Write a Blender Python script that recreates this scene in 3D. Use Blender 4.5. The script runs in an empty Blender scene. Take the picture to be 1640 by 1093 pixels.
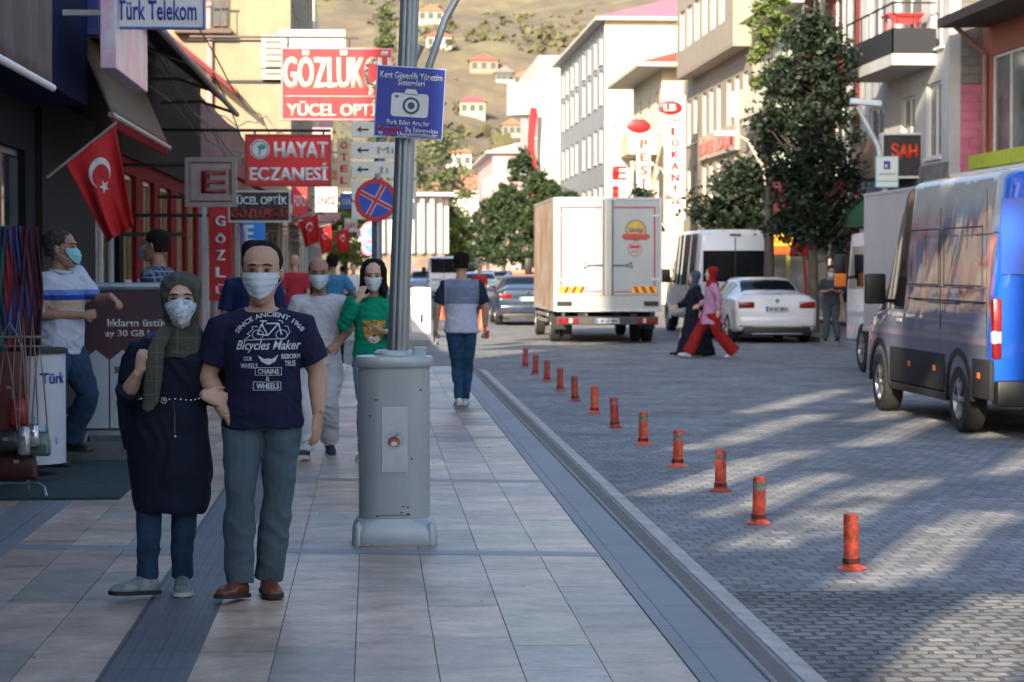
import bpy, bmesh, math, random
from mathutils import Vector, Matrix, noise, Euler
from mathutils.bvhtree import BVHTree
V = Vector; R = math.radians; PI = math.pi
random.seed(7)
S = bpy.context.scene
COL = S.collection
# ---------------- camera, world, sun, exposure ----------------
FPX = 3677.0; YAW = math.atan(225/FPX); PITCH = math.atan(121.5/FPX)
CAMZ = 1.62
cam_d = bpy.data.cameras.new('camera'); cam = bpy.data.objects.new('camera', cam_d); COL.objects.link(cam)
cam.location = (0, 0, CAMZ); cam.rotation_euler = (PI/2-PITCH, 0, -YAW)
cam_d.sensor_width = 22.3; cam_d.lens = 50.0; cam_d.clip_end = 5000; cam_d.clip_start = 0.1
cam_d.dof.use_dof = True; cam_d.dof.focus_distance = 11.8; cam_d.dof.aperture_fstop = 3.5
S.camera = cam
SUN_AZ = R(22)      # shadows run this far to the right of the street
SUN_EL = R(23)
w = bpy.data.worlds.new('World'); S.world = w; w.use_nodes = True
nt = w.node_tree; sky = nt.nodes.new('ShaderNodeTexSky'); sky.sky_type = 'NISHITA'; sky.sun_disc = False
sky.sun_elevation = SUN_EL; sky.sun_rotation = PI+SUN_AZ; sky.dust_density = 1.5
nt.links.new(sky.outputs[0], nt.nodes['Background'].inputs[0]); nt.nodes['Background'].inputs[1].default_value = 0.14
sd = bpy.data.lights.new('sun', 'SUN'); sd.energy = 4.8; sd.angle = R(0.4); sd.color = (1, .84, .61)
sun = bpy.data.objects.new('sun', sd); COL.objects.link(sun)
dirv = V((math.sin(SUN_AZ)*math.cos(SUN_EL), math.cos(SUN_AZ)*math.cos(SUN_EL), -math.sin(SUN_EL)))
sun.rotation_euler = dirv.to_track_quat('-Z', 'Y').to_euler(); sun.location = (-20, -30, 40)
S.view_settings.view_transform = 'Standard'; S.view_settings.look = 'None'
S.view_settings.exposure = 1.3; S.view_settings.gamma = 1
# ---------------- pixel helpers (photo pixels of the 1640 wide picture) ----------------
CM = Euler((PI/2-PITCH, 0, -YAW)).to_matrix()
def ray(px, py):
    return CM @ V(((px-820)/FPX, -(py-546.5)/FPX, -1))
CO = V((0, 0, CAMZ))
def G(px, py, z=0):
    d = ray(px, py); return CO + d*((z-CAMZ)/d.z)
def PY(px, py, y):
    d = ray(px, py); return CO + d*(y/d.y)
def PXX(px, py, x):
    d = ray(px, py); return CO + d*(x/d.x)
# ---------------- mesh builder ----------------
class MB:
    def __init__(s): s.v = []; s.f = []; s.m = []; s.mi = 0; s.cols = None
    def add(s, vs, fs):
        b = len(s.v); s.v += [tuple(v) for v in vs]
        s.f += [tuple(i+b for i in f) for f in fs]; s.m += [s.mi]*len(fs); return s
    def box(s, x0, x1, y0, y1, z0, z1):
        return s.add([(x0,y0,z0),(x1,y0,z0),(x1,y1,z0),(x0,y1,z0),(x0,y0,z1),(x1,y0,z1),(x1,y1,z1),(x0,y1,z1)],
                     [(0,3,2,1),(4,5,6,7),(0,1,5,4),(1,2,6,5),(2,3,7,6),(3,0,4,7)])
    def cbox(s, c, sx, sy, sz, rot=None):
        n = len(s.v); s.box(-sx/2, sx/2, -sy/2, sy/2, -sz/2, sz/2)
        M = rot if rot is not None else Matrix.Identity(3)
        for i in range(n, len(s.v)): s.v[i] = tuple(M @ V(s.v[i]) + V(c))
        return s
    def bbox(s, x0, x1, y0, y1, z0, z1, r=.02):
        # box with bevelled edges
        bm = bmesh.new(); bmesh.ops.create_cube(bm, size=1)
        for v in bm.verts: v.co = V((x0+(v.co.x+.5)*(x1-x0), y0+(v.co.y+.5)*(y1-y0), z0+(v.co.z+.5)*(z1-z0)))
        bmesh.ops.bevel(bm, geom=bm.edges[:], offset=r, segments=2, profile=.5, affect='EDGES')
        s.add([v.co.copy() for v in bm.verts], [[v.index for v in f.verts] for f in bm.faces]) if not bm.verts.index_update() else None
        bm.free(); return s
    def prism(s, pts, a, b, axis='y'):
        # pts 2D polygon; extruded from a to b along axis. plane: y->(x,z), x->(y,z), z->(x,y)
        f = {'y': lambda p, t: (p[0], t, p[1]), 'x': lambda p, t: (t, p[0], p[1]), 'z': lambda p, t: (p[0], p[1], t)}[axis]
        n = len(pts); vs = [f(p, a) for p in pts]+[f(p, b) for p in pts]
        fs = [tuple(range(n))[::-1], tuple(range(n, 2*n))]+[(i, (i+1) % n, n+(i+1) % n, n+i) for i in range(n)]
        return s.add(vs, fs)
    def loft(s, rings, cap=True):
        n = len(rings[0]); vs = [p for r in rings for p in r]; fs = []
        for j in range(len(rings)-1):
            for i in range(n): fs.append((j*n+i, j*n+(i+1) % n, (j+1)*n+(i+1) % n, (j+1)*n+i))
        if cap: fs += [tuple(range(n))[::-1], tuple((len(rings)-1)*n+i for i in range(n))]
        return s.add(vs, fs)
    def tube(s, pts, rad, n=10, round_ends=False, flat=1.0):
        pts = [V(p) for p in pts]
        if not hasattr(rad, '__len__'): rad = [rad]*len(pts)
        rad = list(rad)
        if round_ends:
            a = (pts[0]-pts[1]).normalized(); b = (pts[-1]-pts[-2]).normalized(); r0, r1 = rad[0], rad[-1]
            pts = [pts[0]+a*r0*.95, pts[0]+a*r0*.7]+pts+[pts[-1]+b*r1*.7, pts[-1]+b*r1*.95]
            rad = [r0*.3, r0*.72]+rad+[r1*.72, r1*.3]
        rings = []; t0 = (pts[1]-pts[0]).normalized()
        up = V((0, 0, 1)) if abs(t0.z) < .9 else V((0, 1, 0))
        u = t0.cross(up).normalized()
        for i, p in enumerate(pts):
            t = ((pts[min(i+1, len(pts)-1)]-pts[i]).normalized()+(pts[i]-pts[max(i-1, 0)]).normalized())
            t = t.normalized() if t.length > 1e-6 else t0
            u = (u-t*u.dot(t)).normalized(); w_ = t.cross(u)
            rings.append([p+(u*math.cos(2*PI*k/n)+w_*math.sin(2*PI*k/n)*flat)*rad[i] for k in range(n)])
        return s.loft(rings)
    def lathe(s, prof, n=20, c=(0, 0, 0), axis='z'):
        rings = []
        for r, h in prof:
            ring = []
            for k in range(n):
                a = 2*PI*k/n; x, y = r*math.cos(a), r*math.sin(a)
                ring.append((c[0]+x, c[1]+y, c[2]+h) if axis == 'z' else ((c[0]+h, c[1]+x, c[2]+y) if axis == 'x' else (c[0]+x, c[1]+h, c[2]-y)))
            rings.append(ring)
        if prof[0][0] > .0015 and prof[-1][0] > .0015: return s.loft(rings+[rings[0]], cap=False)
        return s.loft(rings)
    def sphere(s, c, r, n=12, m=8):
        if not hasattr(r, '__len__'): r = (r, r, r)
        rings = []
        for j in range(m+1):
            t = PI*(j+.0)/m; sr = max(math.sin(t), .02)
            rings.append([(c[0]+r[0]*sr*math.cos(2*PI*k/n), c[1]+r[1]*sr*math.sin(2*PI*k/n), c[2]-r[2]*math.cos(t)) for k in range(n)])
        return s.loft(rings)
    def obj(s, name, mats, parent=None, smooth=False, loc=None):
        me = bpy.data.meshes.new(name); me.from_pydata(s.v, [], s.f)
        mats = mats if isinstance(mats, (list, tuple)) else [mats]
        for m in mats: me.materials.append(m)
        if len(mats) > 1: me.polygons.foreach_set('material_index', s.m)
        me.validate(clean_customdata=False); me.update()
        fixn(me)
        if smooth:
            me.polygons.foreach_set('use_smooth', [True]*len(me.polygons))
            try: me.set_sharp_from_angle(angle=R(42 if smooth is True else smooth))
            except Exception: pass
        o = bpy.data.objects.new(name, me); COL.objects.link(o)
        if parent: o.parent = parent
        if loc: o.location = loc
        return o
def fixn(me):
    bm = bmesh.new(); bm.from_mesh(me); bmesh.ops.recalc_face_normals(bm, faces=bm.faces); bm.to_mesh(me); bm.free()
def tag(o, label=None, cat=None, group=None, kind=None):
    if label: o['label'] = label
    if cat: o['category'] = cat
    if group: o['group'] = group
    if kind: o['kind'] = kind
    return o
def thing(name, label, cat, loc=(0, 0, 0), rz=0, group=None, scale=None):
    o = bpy.data.objects.new(name, None); COL.objects.link(o); o.empty_display_size = .2
    o.location = loc; o.rotation_euler = (0, 0, rz)
    if scale: o.scale = (scale,)*3
    return tag(o, label, cat, group)
def kids(o): return [c for c in COL.objects if c.parent == o]
def dup(o, loc, rz=0, label=None, scale=None, parent=None):
    c = o.copy(); COL.objects.link(c)
    if parent is None:
        c.location = loc; c.rotation_euler = (0, 0, rz)
        if label: c['label'] = label
        if scale: c.scale = (scale,)*3 if not hasattr(scale, '__len__') else scale
    else: c.parent = parent
    for ch in kids(o): dup(ch, None, parent=c)
    return c
def bake(o):
    dg = bpy.context.evaluated_depsgraph_get(); dg.update()
    me = bpy.data.meshes.new_from_object(o.evaluated_get(dg)); old = o.data
    o.modifiers.clear(); o.data = me; me.name = o.name
    return o
def islands(o):
    me = o.data; par = list(range(len(me.vertices)))
    def find(a):
        while par[a] != a: par[a] = par[par[a]]; a = par[a]
        return a
    for e in me.edges:
        a, b = find(e.vertices[0]), find(e.vertices[1])
        if a != b: par[a] = b
    gr = {}
    for p in me.polygons: gr.setdefault(find(p.vertices[0]), []).append(p)
    return list(gr.values())
def split_loose(o):
    """every separate piece of o becomes an object of its own"""
    me = o.data; gs = islands(o)
    if len(gs) < 2: return [o]
    out = []
    for g in gs:
        ids = sorted({v for p in g for v in p.vertices}); mp = {v: i for i, v in enumerate(ids)}
        m2 = bpy.data.meshes.new(o.name); m2.from_pydata([me.vertices[i].co.copy() for i in ids], [], [[mp[v] for v in p.vertices] for p in g])
        for m in me.materials: m2.materials.append(m)
        m2.polygons.foreach_set('use_smooth', [True]*len(m2.polygons)); m2.set_sharp_from_angle(angle=R(45))
        q = bpy.data.objects.new(o.name.split('.')[0], m2); COL.objects.link(q); q.parent = o.parent; q.location = o.location; out.append(q)
    bpy.data.objects.remove(o); return out
# ---------------- materials ----------------
MATS = {}
def mat(name, c, rough=.6, metal=0, var=.12, nscale=6, bump=0, bscale=30, c2=None, stretch=None, spec=.5, coat=0, contrast=None, space='Object'):
    if name in MATS: return MATS[name]
    m = bpy.data.materials.new(name); m.use_nodes = True; n = m.node_tree.nodes; l = m.node_tree.links
    b = n['Principled BSDF']; b.inputs['Roughness'].default_value = rough; b.inputs['Metallic'].default_value = metal
    b.inputs['Specular IOR Level'].default_value = spec; b.inputs['Coat Weight'].default_value = coat
    tc = n.new('ShaderNodeTexCoord'); src = tc.outputs[space]
    if space == 'World': pass
    if stretch:
        mp = n.new('ShaderNodeMapping'); mp.inputs['Scale'].default_value = stretch; l.new(src, mp.inputs[0]); src = mp.outputs[0]
    no = n.new('ShaderNodeTexNoise'); no.inputs['Scale'].default_value = nscale; no.inputs['Detail'].default_value = 6; no.inputs['Roughness'].default_value = .6
    l.new(src, no.inputs[0])
    cr = n.new('ShaderNodeValToRGB'); e = cr.color_ramp.elements
    lo, hi = contrast or (.35, .68); e[0].position = lo; e[1].position = hi
    a = c2 if c2 else tuple(x*(1-var) for x in c); d = c if c2 else tuple(min(1, x*(1+var)) for x in c)
    e[0].color = (*a, 1); e[1].color = (*d, 1)
    l.new(no.outputs[0], cr.inputs[0]); l.new(cr.outputs[0], b.inputs['Base Color'])
    rr = n.new('ShaderNodeMapRange'); rr.inputs[3].default_value = max(.03, rough-.08); rr.inputs[4].default_value = min(1, rough+.1)
    l.new(no.outputs[0], rr.inputs[0]); l.new(rr.outputs[0], b.inputs['Roughness'])
    if bump:
        nb = n.new('ShaderNodeTexNoise'); nb.inputs['Scale'].default_value = bscale; nb.inputs['Detail'].default_value = 5; l.new(src, nb.inputs[0])
        bp = n.new('ShaderNodeBump'); bp.inputs['Strength'].default_value = bump; bp.inputs['Distance'].default_value = .02
        l.new(nb.outputs[0], bp.inputs['Height']); l.new(bp.outputs[0], b.inputs['Normal'])
    MATS[name] = m; return m
def attr_mat(name, attr, rough=.5, nscale=9, amt=.5, bump=.15, veins=None):
    m = bpy.data.materials.new(name); m.use_nodes = True; n = m.node_tree.nodes; l = m.node_tree.links
    b = n['Principled BSDF']; b.inputs['Roughness'].default_value = rough
    at = n.new('ShaderNodeAttribute'); at.attribute_name = attr
    tc = n.new('ShaderNodeTexCoord'); no = n.new('ShaderNodeTexNoise'); no.inputs['Scale'].default_value = nscale; no.inputs['Detail'].default_value = 8; no.inputs['Roughness'].default_value = .65
    l.new(tc.outputs['Object'], no.inputs[0])
    mr = n.new('ShaderNodeMapRange'); mr.inputs[1].default_value = .3; mr.inputs[2].default_value = .7; mr.inputs[3].default_value = 1-amt*.5; mr.inputs[4].default_value = 1+amt*.3
    l.new(no.outputs[0], mr.inputs[0])
    mx = n.new('ShaderNodeMix'); mx.data_type = 'RGBA'; mx.blend_type = 'MULTIPLY'; mx.inputs[0].default_value = 1
    l.new(at.outputs['Color'], mx.inputs[6]); l.new(mr.outputs[0], mx.inputs[7])
    out = mx.outputs[2]
    if veins:
        mp = n.new('ShaderNodeMapping'); mp.inputs['Scale'].default_value = veins; l.new(tc.outputs['Object'], mp.inputs[0])
        n2 = n.new('ShaderNodeTexNoise'); n2.inputs['Scale'].default_value = 1; n2.inputs['Detail'].default_value = 9; n2.inputs['Distortion'].default_value = 1.2; l.new(mp.outputs[0], n2.inputs[0])
        m2 = n.new('ShaderNodeMapRange'); m2.inputs[1].default_value = .32; m2.inputs[2].default_value = .46; m2.inputs[3].default_value = .55; m2.inputs[4].default_value = 1; l.new(n2.outputs[0], m2.inputs[0])
        m3 = n.new('ShaderNodeMix'); m3.data_type = 'RGBA'; m3.blend_type = 'MULTIPLY'; m3.inputs[0].default_value = .5
        l.new(out, m3.inputs[6]); l.new(m2.outputs[0], m3.inputs[7]); out = m3.outputs[2]
        for sc, lo, hi, a_, b_ in (((.7, .9, 1), .38, .62, .80, 1.06), ((5, 22, 1), .27, .36, .42, 1.0), ((26, 30, 1), .30, .62, .86, 1.07)):
            mq = n.new('ShaderNodeMapping'); mq.inputs['Scale'].default_value = sc; l.new(tc.outputs['Object'], mq.inputs[0])
            nq = n.new('ShaderNodeTexNoise'); nq.inputs['Scale'].default_value = 1; nq.inputs['Detail'].default_value = 5; nq.inputs['Roughness'].default_value = .65; l.new(mq.outputs[0], nq.inputs[0])
            rq = n.new('ShaderNodeMapRange'); rq.inputs[1].default_value = lo; rq.inputs[2].default_value = hi; rq.inputs[3].default_value = a_; rq.inputs[4].default_value = b_; l.new(nq.outputs[0], rq.inputs[0])
            xq = n.new('ShaderNodeMix'); xq.data_type = 'RGBA'; xq.blend_type = 'MULTIPLY'; xq.inputs[0].default_value = 1; l.new(out, xq.inputs[6]); l.new(rq.outputs[0], xq.inputs[7]); out = xq.outputs[2]
    l.new(out, b.inputs['Base Color'])
    bp = n.new('ShaderNodeBump'); bp.inputs['Strength'].default_value = bump; bp.inputs['Distance'].default_value = .01
    l.new(no.outputs[0], bp.inputs['Height']); l.new(bp.outputs[0], b.inputs['Normal'])
    return m
def brick_mat(name, c1, c2, cm, bw, bh, ms, rough=.7, bump=.5, rot=0, plane=None, offset=.5, dist=.01, dirt=.3, bias=0, space='Object'):
    m = bpy.data.materials.new(name); m.use_nodes = True; n = m.node_tree.nodes; l = m.node_tree.links
    b = n['Principled BSDF']; b.inputs['Roughness'].default_value = rough
    tc = n.new('ShaderNodeTexCoord'); mp = n.new('ShaderNodeMapping'); l.new(tc.outputs[space], mp.inputs[0])
    if plane == 'xz': mp.inputs['Rotation'].default_value = (R(90), 0, 0)
    if plane == 'yz': mp.inputs['Rotation'].default_value = (R(90), 0, R(90)); 
    if rot: mp.inputs['Rotation'].default_value = (0, 0, rot)
    # slight wobble of the joints
    nz = n.new('ShaderNodeTexNoise'); nz.inputs['Scale'].default_value = 3; l.new(mp.outputs[0], nz.inputs[0])
    ad = n.new('ShaderNodeVectorMath'); ad.operation = 'MULTIPLY_ADD'; ad.inputs[1].default_value = (dist*2, dist*2, 0); l.new(nz.outputs['Color'], ad.inputs[0]); l.new(mp.outputs[0], ad.inputs[2])
    br = n.new('ShaderNodeTexBrick'); l.new(ad.outputs[0], br.inputs[0]); br.inputs['Scale'].default_value = 1
    br.inputs['Color1'].default_value = (*c1, 1); br.inputs['Color2'].default_value = (*c2, 1); br.inputs['Mortar'].default_value = (*cm, 1)
    br.inputs['Mortar Size'].default_value = ms; br.inputs['Mortar Smooth'].default_value = .35; br.inputs['Brick Width'].default_value = bw; br.inputs['Row Height'].default_value = bh
    br.inputs['Bias'].default_value = bias; br.offset = offset
    no = n.new('ShaderNodeTexNoise'); no.inputs['Scale'].default_value = .8; no.inputs['Detail'].default_value = 9; no.inputs['Roughness'].default_value = .7; l.new(tc.outputs[space], no.inputs[0])
    mr = n.new('ShaderNodeMapRange'); mr.inputs[1].default_value = .3; mr.inputs[2].default_value = .7; mr.inputs[3].default_value = 1-dirt; mr.inputs[4].default_value = 1+dirt*.4; l.new(no.outputs[0], mr.inputs[0])
    mx = n.new('ShaderNodeMix'); mx.data_type = 'RGBA'; mx.blend_type = 'MULTIPLY'; mx.inputs[0].default_value = 1
    l.new(br.outputs[0], mx.inputs[6]); l.new(mr.outputs[0], mx.inputs[7]); l.new(mx.outputs[2], b.inputs['Base Color'])
    nf = n.new('ShaderNodeTexNoise'); nf.inputs['Scale'].default_value = 25; nf.inputs['Detail'].default_value = 4; l.new(tc.outputs[space], nf.inputs[0])
    ma = n.new('ShaderNodeMath'); ma.operation = 'MULTIPLY_ADD'; ma.inputs[1].default_value = -1.0; l.new(br.outputs['Fac'], ma.inputs[0]); l.new(nf.outputs[0], ma.inputs[2])
    bp = n.new('ShaderNodeBump'); bp.inputs['Strength'].default_value = bump; bp.inputs['Distance'].default_value = .015
    l.new(ma.outputs[0], bp.inputs['Height']); l.new(bp.outputs[0], b.inputs['Normal'])
    return m
def glass(name='window_glass', c=(.03, .045, .055), rough=.06):
    return mat(name, c, rough=rough, var=.25, nscale=1.2, spec=.8)
GLASS = glass()
BLACK = mat('black_plastic', (.012, .012, .013), .5, var=.2)
DARKM = mat('dark_interior', (.01, .01, .012), .9)
STEEL = mat('galvanised_steel', (.30, .33, .36), .38, .75, var=.18, nscale=5, bump=.05, stretch=(1, 1, .25))
WHITE = mat('white_paint', (.78, .78, .76), .45, var=.05)
RUBBER = mat('tyre_rubber', (.018, .018, .019), .8, var=.25, nscale=20)
ALU = mat('alloy', (.42, .43, .45), .35, .85, var=.15, nscale=14)
CHROME = mat('chrome', (.6, .6, .62), .15, 1.0)
# ---------------- lettering ----------------
FONTC = {}
def lettering(parent, s, o, u, v, w_, h_, m, bold=.02, depth=.004, shear=0, name='lettering', fit=True, align='c', x_heavy=1.0):
    """text s stretched into the box w_ x h_ centred on o, in the plane u,v; stands `depth` proud"""
    cu = bpy.data.curves.new('t', 'FONT'); cu.body = s; hv = bold*(x_heavy); cu.offset = min(bold, .018); cu.resolution_u = 3; cu.extrude = 0; cu.shear = shear
    t = bpy.data.objects.new('t', cu); COL.objects.link(t)
    dg = bpy.context.evaluated_depsgraph_get(); dg.update()
    me = bpy.data.meshes.new_from_object(t.evaluated_get(dg)); COL.objects.unlink(t); bpy.data.objects.remove(t); bpy.data.curves.remove(cu)
    xs = [q.co.x for q in me.vertices]; ys = [q.co.y for q in me.vertices]
    x0, x1, y0, y1 = min(xs), max(xs), min(ys), max(ys); kx = w_/(x1-x0); ky = h_/(y1-y0)
    u = V(u); v = V(v); nn = u.cross(v); o = V(o)
    bm = bmesh.new(); bm.from_mesh(me)
    bmesh.ops.remove_doubles(bm, verts=bm.verts, dist=1e-5)
    if hv > .019:
        g0 = bm.verts[:]+bm.edges[:]+bm.faces[:]
        for dx, dy, dz in ((hv-.014, 0, 1), (-(hv-.014), 0, 2)):
            d_ = bmesh.ops.duplicate(bm, geom=g0)
            for q in d_['geom']:
                if isinstance(q, bmesh.types.BMVert): q.co += V((dx, dy, .00006*dz/max(kx, ky)*10 if depth > .0015 else 0))
    for q in bm.verts: q.co = o+nn*(q.co.z*max(kx, ky))+u*((q.co.x-(x0+x1)/2)*kx)+v*((q.co.y-(y0+y1)/2)*ky)+nn*depth
    if depth > .0015:
        r = bmesh.ops.extrude_face_region(bm, geom=bm.faces[:])
        for q in r['geom']:
            if isinstance(q, bmesh.types.BMVert): q.co -= nn*(depth-.0006)
    bmesh.ops.recalc_face_normals(bm, faces=bm.faces)
    bm.to_mesh(me); bm.free()
    me.materials.clear(); me.materials.append(m)
    ob = bpy.data.objects.new(name, me); COL.objects.link(ob); ob.parent = parent
    return ob
UX, UZ, UY = V((1, 0, 0)), V((0, 0, 1)), V((0, 1, 0))
# ================= SETTING =================
ROADZ = -.12
m_road = brick_mat('road_cobbles', (.31, .31, .315), (.19, .197, .21), (.165, .165, .17), .125, .155, .010, rough=.7, bump=.8, dist=.035, dirt=.55, space='Object')
m_cob = brick_mat('worn_cobbles', (.29, .285, .275), (.18, .18, .18), (.10, .095, .09), .125, .11, .014, rough=.75, bump=1.0, dist=.06, dirt=.6)
ground = MB().add([(-300, -60, ROADZ), (300, -60, ROADZ), (300, 330, ROADZ), (-300, 330, ROADZ)], [(0, 1, 2, 3)]).obj('road', m_road); tag(ground, kind='structure')
worn = MB().add([(1.84, -20, ROADZ+.004), (10.1, -20, ROADZ+.004), (10.1, 11.6, ROADZ+.004), (1.84, 12.1, ROADZ+.004)], [(0, 1, 2, 3)]).obj('road_worn_patch', m_cob); tag(worn, kind='structure')
m_conc = mat('kerb_stone', (.27, .28, .29), .75, var=.2, nscale=3, bump=.2, bscale=60)
m_kerbl = mat('kerb_light_stone', (.44, .41, .38), .7, var=.22, nscale=4, bump=.3)
m_slate = brick_mat('grey_paving', (.21, .225, .25), (.175, .19, .215), (.09, .09, .095), 1.2, .27, .006, rough=.55, bump=.2, rot=R(90), dirt=.2)
m_grout = mat('grout', (.17, .155, .145), .9)
# left sidewalk slab with rounded far corner
def corner(x, y, r, n=8):
    return [(x-r+r*math.cos(PI/2*i/n), y-r+r*math.sin(PI/2*i/n)) for i in range(n+1)]
EY = 38.3
slab = MB().prism([(-12, -12), (1.66, -12)]+corner(1.66, EY-.17, 2.2)+[(-12, EY-.17)], ROADZ-.1, -.006, 'z').obj('pavement', m_grout); tag(slab, kind='structure')
kp = [(1.75, -12), (1.75, 0)]+[(1.75, y) for y in range(4, 34, 4)]+corner(1.75, EY-.08, 2.28)+[(-12, EY-.08)]
def strip(path, a, b, z0, z1, prof=None):
    mb = MB(); rings = []
    for i, p in enumerate(path):
        p = V((*p, 0)); q = V((*path[min(i+1, len(path)-1)], 0)); o_ = V((*path[max(i-1, 0)], 0))
        t = (q-o_).normalized(); nrm = V((t.y, -t.x, 0))
        if prof: rings.append([p+nrm*x+V((0, 0, z)) for x, z in prof])
        else: rings.append([p+nrm*a+V((0, 0, z0)), p+nrm*b+V((0, 0, z0)), p+nrm*b+V((0, 0, z1)), p+nrm*a+V((0, 0, z1))])
    return mb.loft(rings)
tag(strip(kp, 0, 0, 0, 0, [(-.05, -.2), (.08, -.2), (.08, -.07), (.055, -.035), (-.045, -.018), (-.05, -.02)]).obj('kerb', m_kerbl), kind='structure')
tag(strip(kp, 0, 0, 0, 0, [(-.19, -.05), (-.055, -.05), (-.06, -.016), (-.1, -.024), (-.14, -.012), (-.185, -.003)]).obj('gutter_stone', m_conc), kind='structure')
tag(MB().box(1.275, 1.535, -12, 35.8, -.03, .001).obj('grey_paving_strip', m_slate), kind='structure')
tag(MB().box(1.553, 1.56, -12, 35.8, -.03, -.001).obj('pavement_edge', m_slate), kind='structure')
# stone slabs, each a slightly different stone
def tiles():
    rnd = random.Random(3); mb = MB(); cols = []
    pal = [(.50, .40, .335), (.44, .375, .325), (.55, .42, .34), (.36, .345, .32), (.54, .45, .37), (.46, .365, .305), (.34, .325, .30)]
    x = -12.0; xs = []
    c = 1.27
    while c > -11: xs.append((c-.335, c)); c -= .335
    for (x0, x1) in xs:
        y = -3+rnd.random()*1.2
        while y < EY-.3:
            L = rnd.choice([.66, .9, 1.2, .66, .9])
            y1 = min(y+L, EY-.3)
            inside = not (x1 > 1.66-2.2 and y1 > EY-.17-2.2 and math.hypot(x1-(1.66-2.2), max(0, y1-(EY-.17-2.2))) > 2.1)
            if inside and not (x0 < -1.75 and False):
                g = .0022; z = -.0015+rnd.random()*.0018
                b = len(mb.v); mb.add([(x0+g, y+g, -.02), (x1-g, y+g, -.02), (x1-g, y1-g, -.02), (x0+g, y1-g, -.02), (x0+g, y+g, z), (x1-g, y+g, z), (x1-g, y1-g, z), (x0+g, y1-g, z)],
                                       [(4, 5, 6, 7), (0, 1, 5, 4), (1, 2, 6, 5), (2, 3, 7, 6), (3, 0, 4, 7)])
                p = rnd.choice(pal); k = .74+rnd.random()*.34
                if rnd.random() < .035: p = (.55, .48, .37)
                if (x0 < .72 < x1 and y < 9.9 < y1) or (x0 < 1.0 < x1 and y < 20.4 < y1): p = (.56, .50, .38)
                cols += [(p[0]*k*1.16, p[1]*k*1.09, p[2]*k*1.01)]*8
            y = y1
    o = mb.obj('paving_slabs', attr_mat('stone_slabs', 'tile', rough=.42, nscale=4, amt=.75, bump=.12, veins=(1.6, 5, 1)))
    ca = o.data.color_attributes.new('tile', 'FLOAT_COLOR', 'POINT')
    for i, c_ in enumerate(cols): ca.data[i].color = (*c_, 1)
    tag(o, kind='structure'); return o
tiles()
bands = MB()
for k in range(-2, 6):
    y0 = 12.92+4.37*k; sl = -.17
    f = lambda x: y0+sl*(x+.26)
    if y0 > 36: break
    a = -1.7 if y0 > 15 else -11
    bands.add([(a, f(a), .001), (1.27, f(1.27), .001), (1.27, f(1.27)+.2, .001), (a, f(a)+.2, .001)], [(0, 1, 2, 3)])
tag(bands.obj('paving_bands', mat('band_stone', (.21, .235, .265), .5, var=.15, nscale=4)), kind='structure')
tac = MB().box(-1.07, -.72, -3, 36, -.01, .004)
for i in range(6):
    x = -1.045+i*.056; tac.box(x, x+.022, -3, 36, .004, .008)
for i in range(110): pass
tag(tac.obj('tactile_strip', brick_mat('tactile_stone', (.13, .145, .165), (.11, .125, .145), (.06, .06, .06), .4, .35, .006, rough=.6, bump=.1, rot=R(90))), kind='structure')
tag(MB().box(-2.40, -2.05, -3, 15.9, -.01, .003).obj('grey_paving_lane', m_slate), kind='structure')
# raised shop platform with carpet
tag(MB().box(-9, -1.80, 19.0, 22.4, -.05, .12).obj('shop_step', mat('step_concrete', (.10, .11, .11), .8, var=.2)), kind='structure')
m_carpet = mat('green_carpet', (.022, .06, .062), .95, var=.3, nscale=9, bump=.5, bscale=300)
cp = MB().bbox(-8.9, -1.74, 15.95, 18.98, .001, .022, .006)
tag(cp.obj('carpet', m_carpet), 'worn dark green carpet over the shop step', 'carpet')
# far pavement, right pavement
tag(MB().box(-12, 1.4, 50, 175, -.3, -.01).obj('far_pavement', brick_mat('far_paving', (.36, .34, .32), (.3, .3, .3), (.15, .15, .15), .6, .4, .01, bump=.1)), kind='structure')
tag(MB().box(10.2, 40, -10, 240, -.3, -.005).obj('right_pavement', brick_mat('right_paving', (.25, .25, .25), (.2, .21, .22), (.08, .08, .08), .4, .4, .01, bump=.1)), kind='structure')
tag(MB().box(10.05, 10.197, -10, 240, -.3, 0).obj('right_kerb', m_conc), kind='structure')
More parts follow.
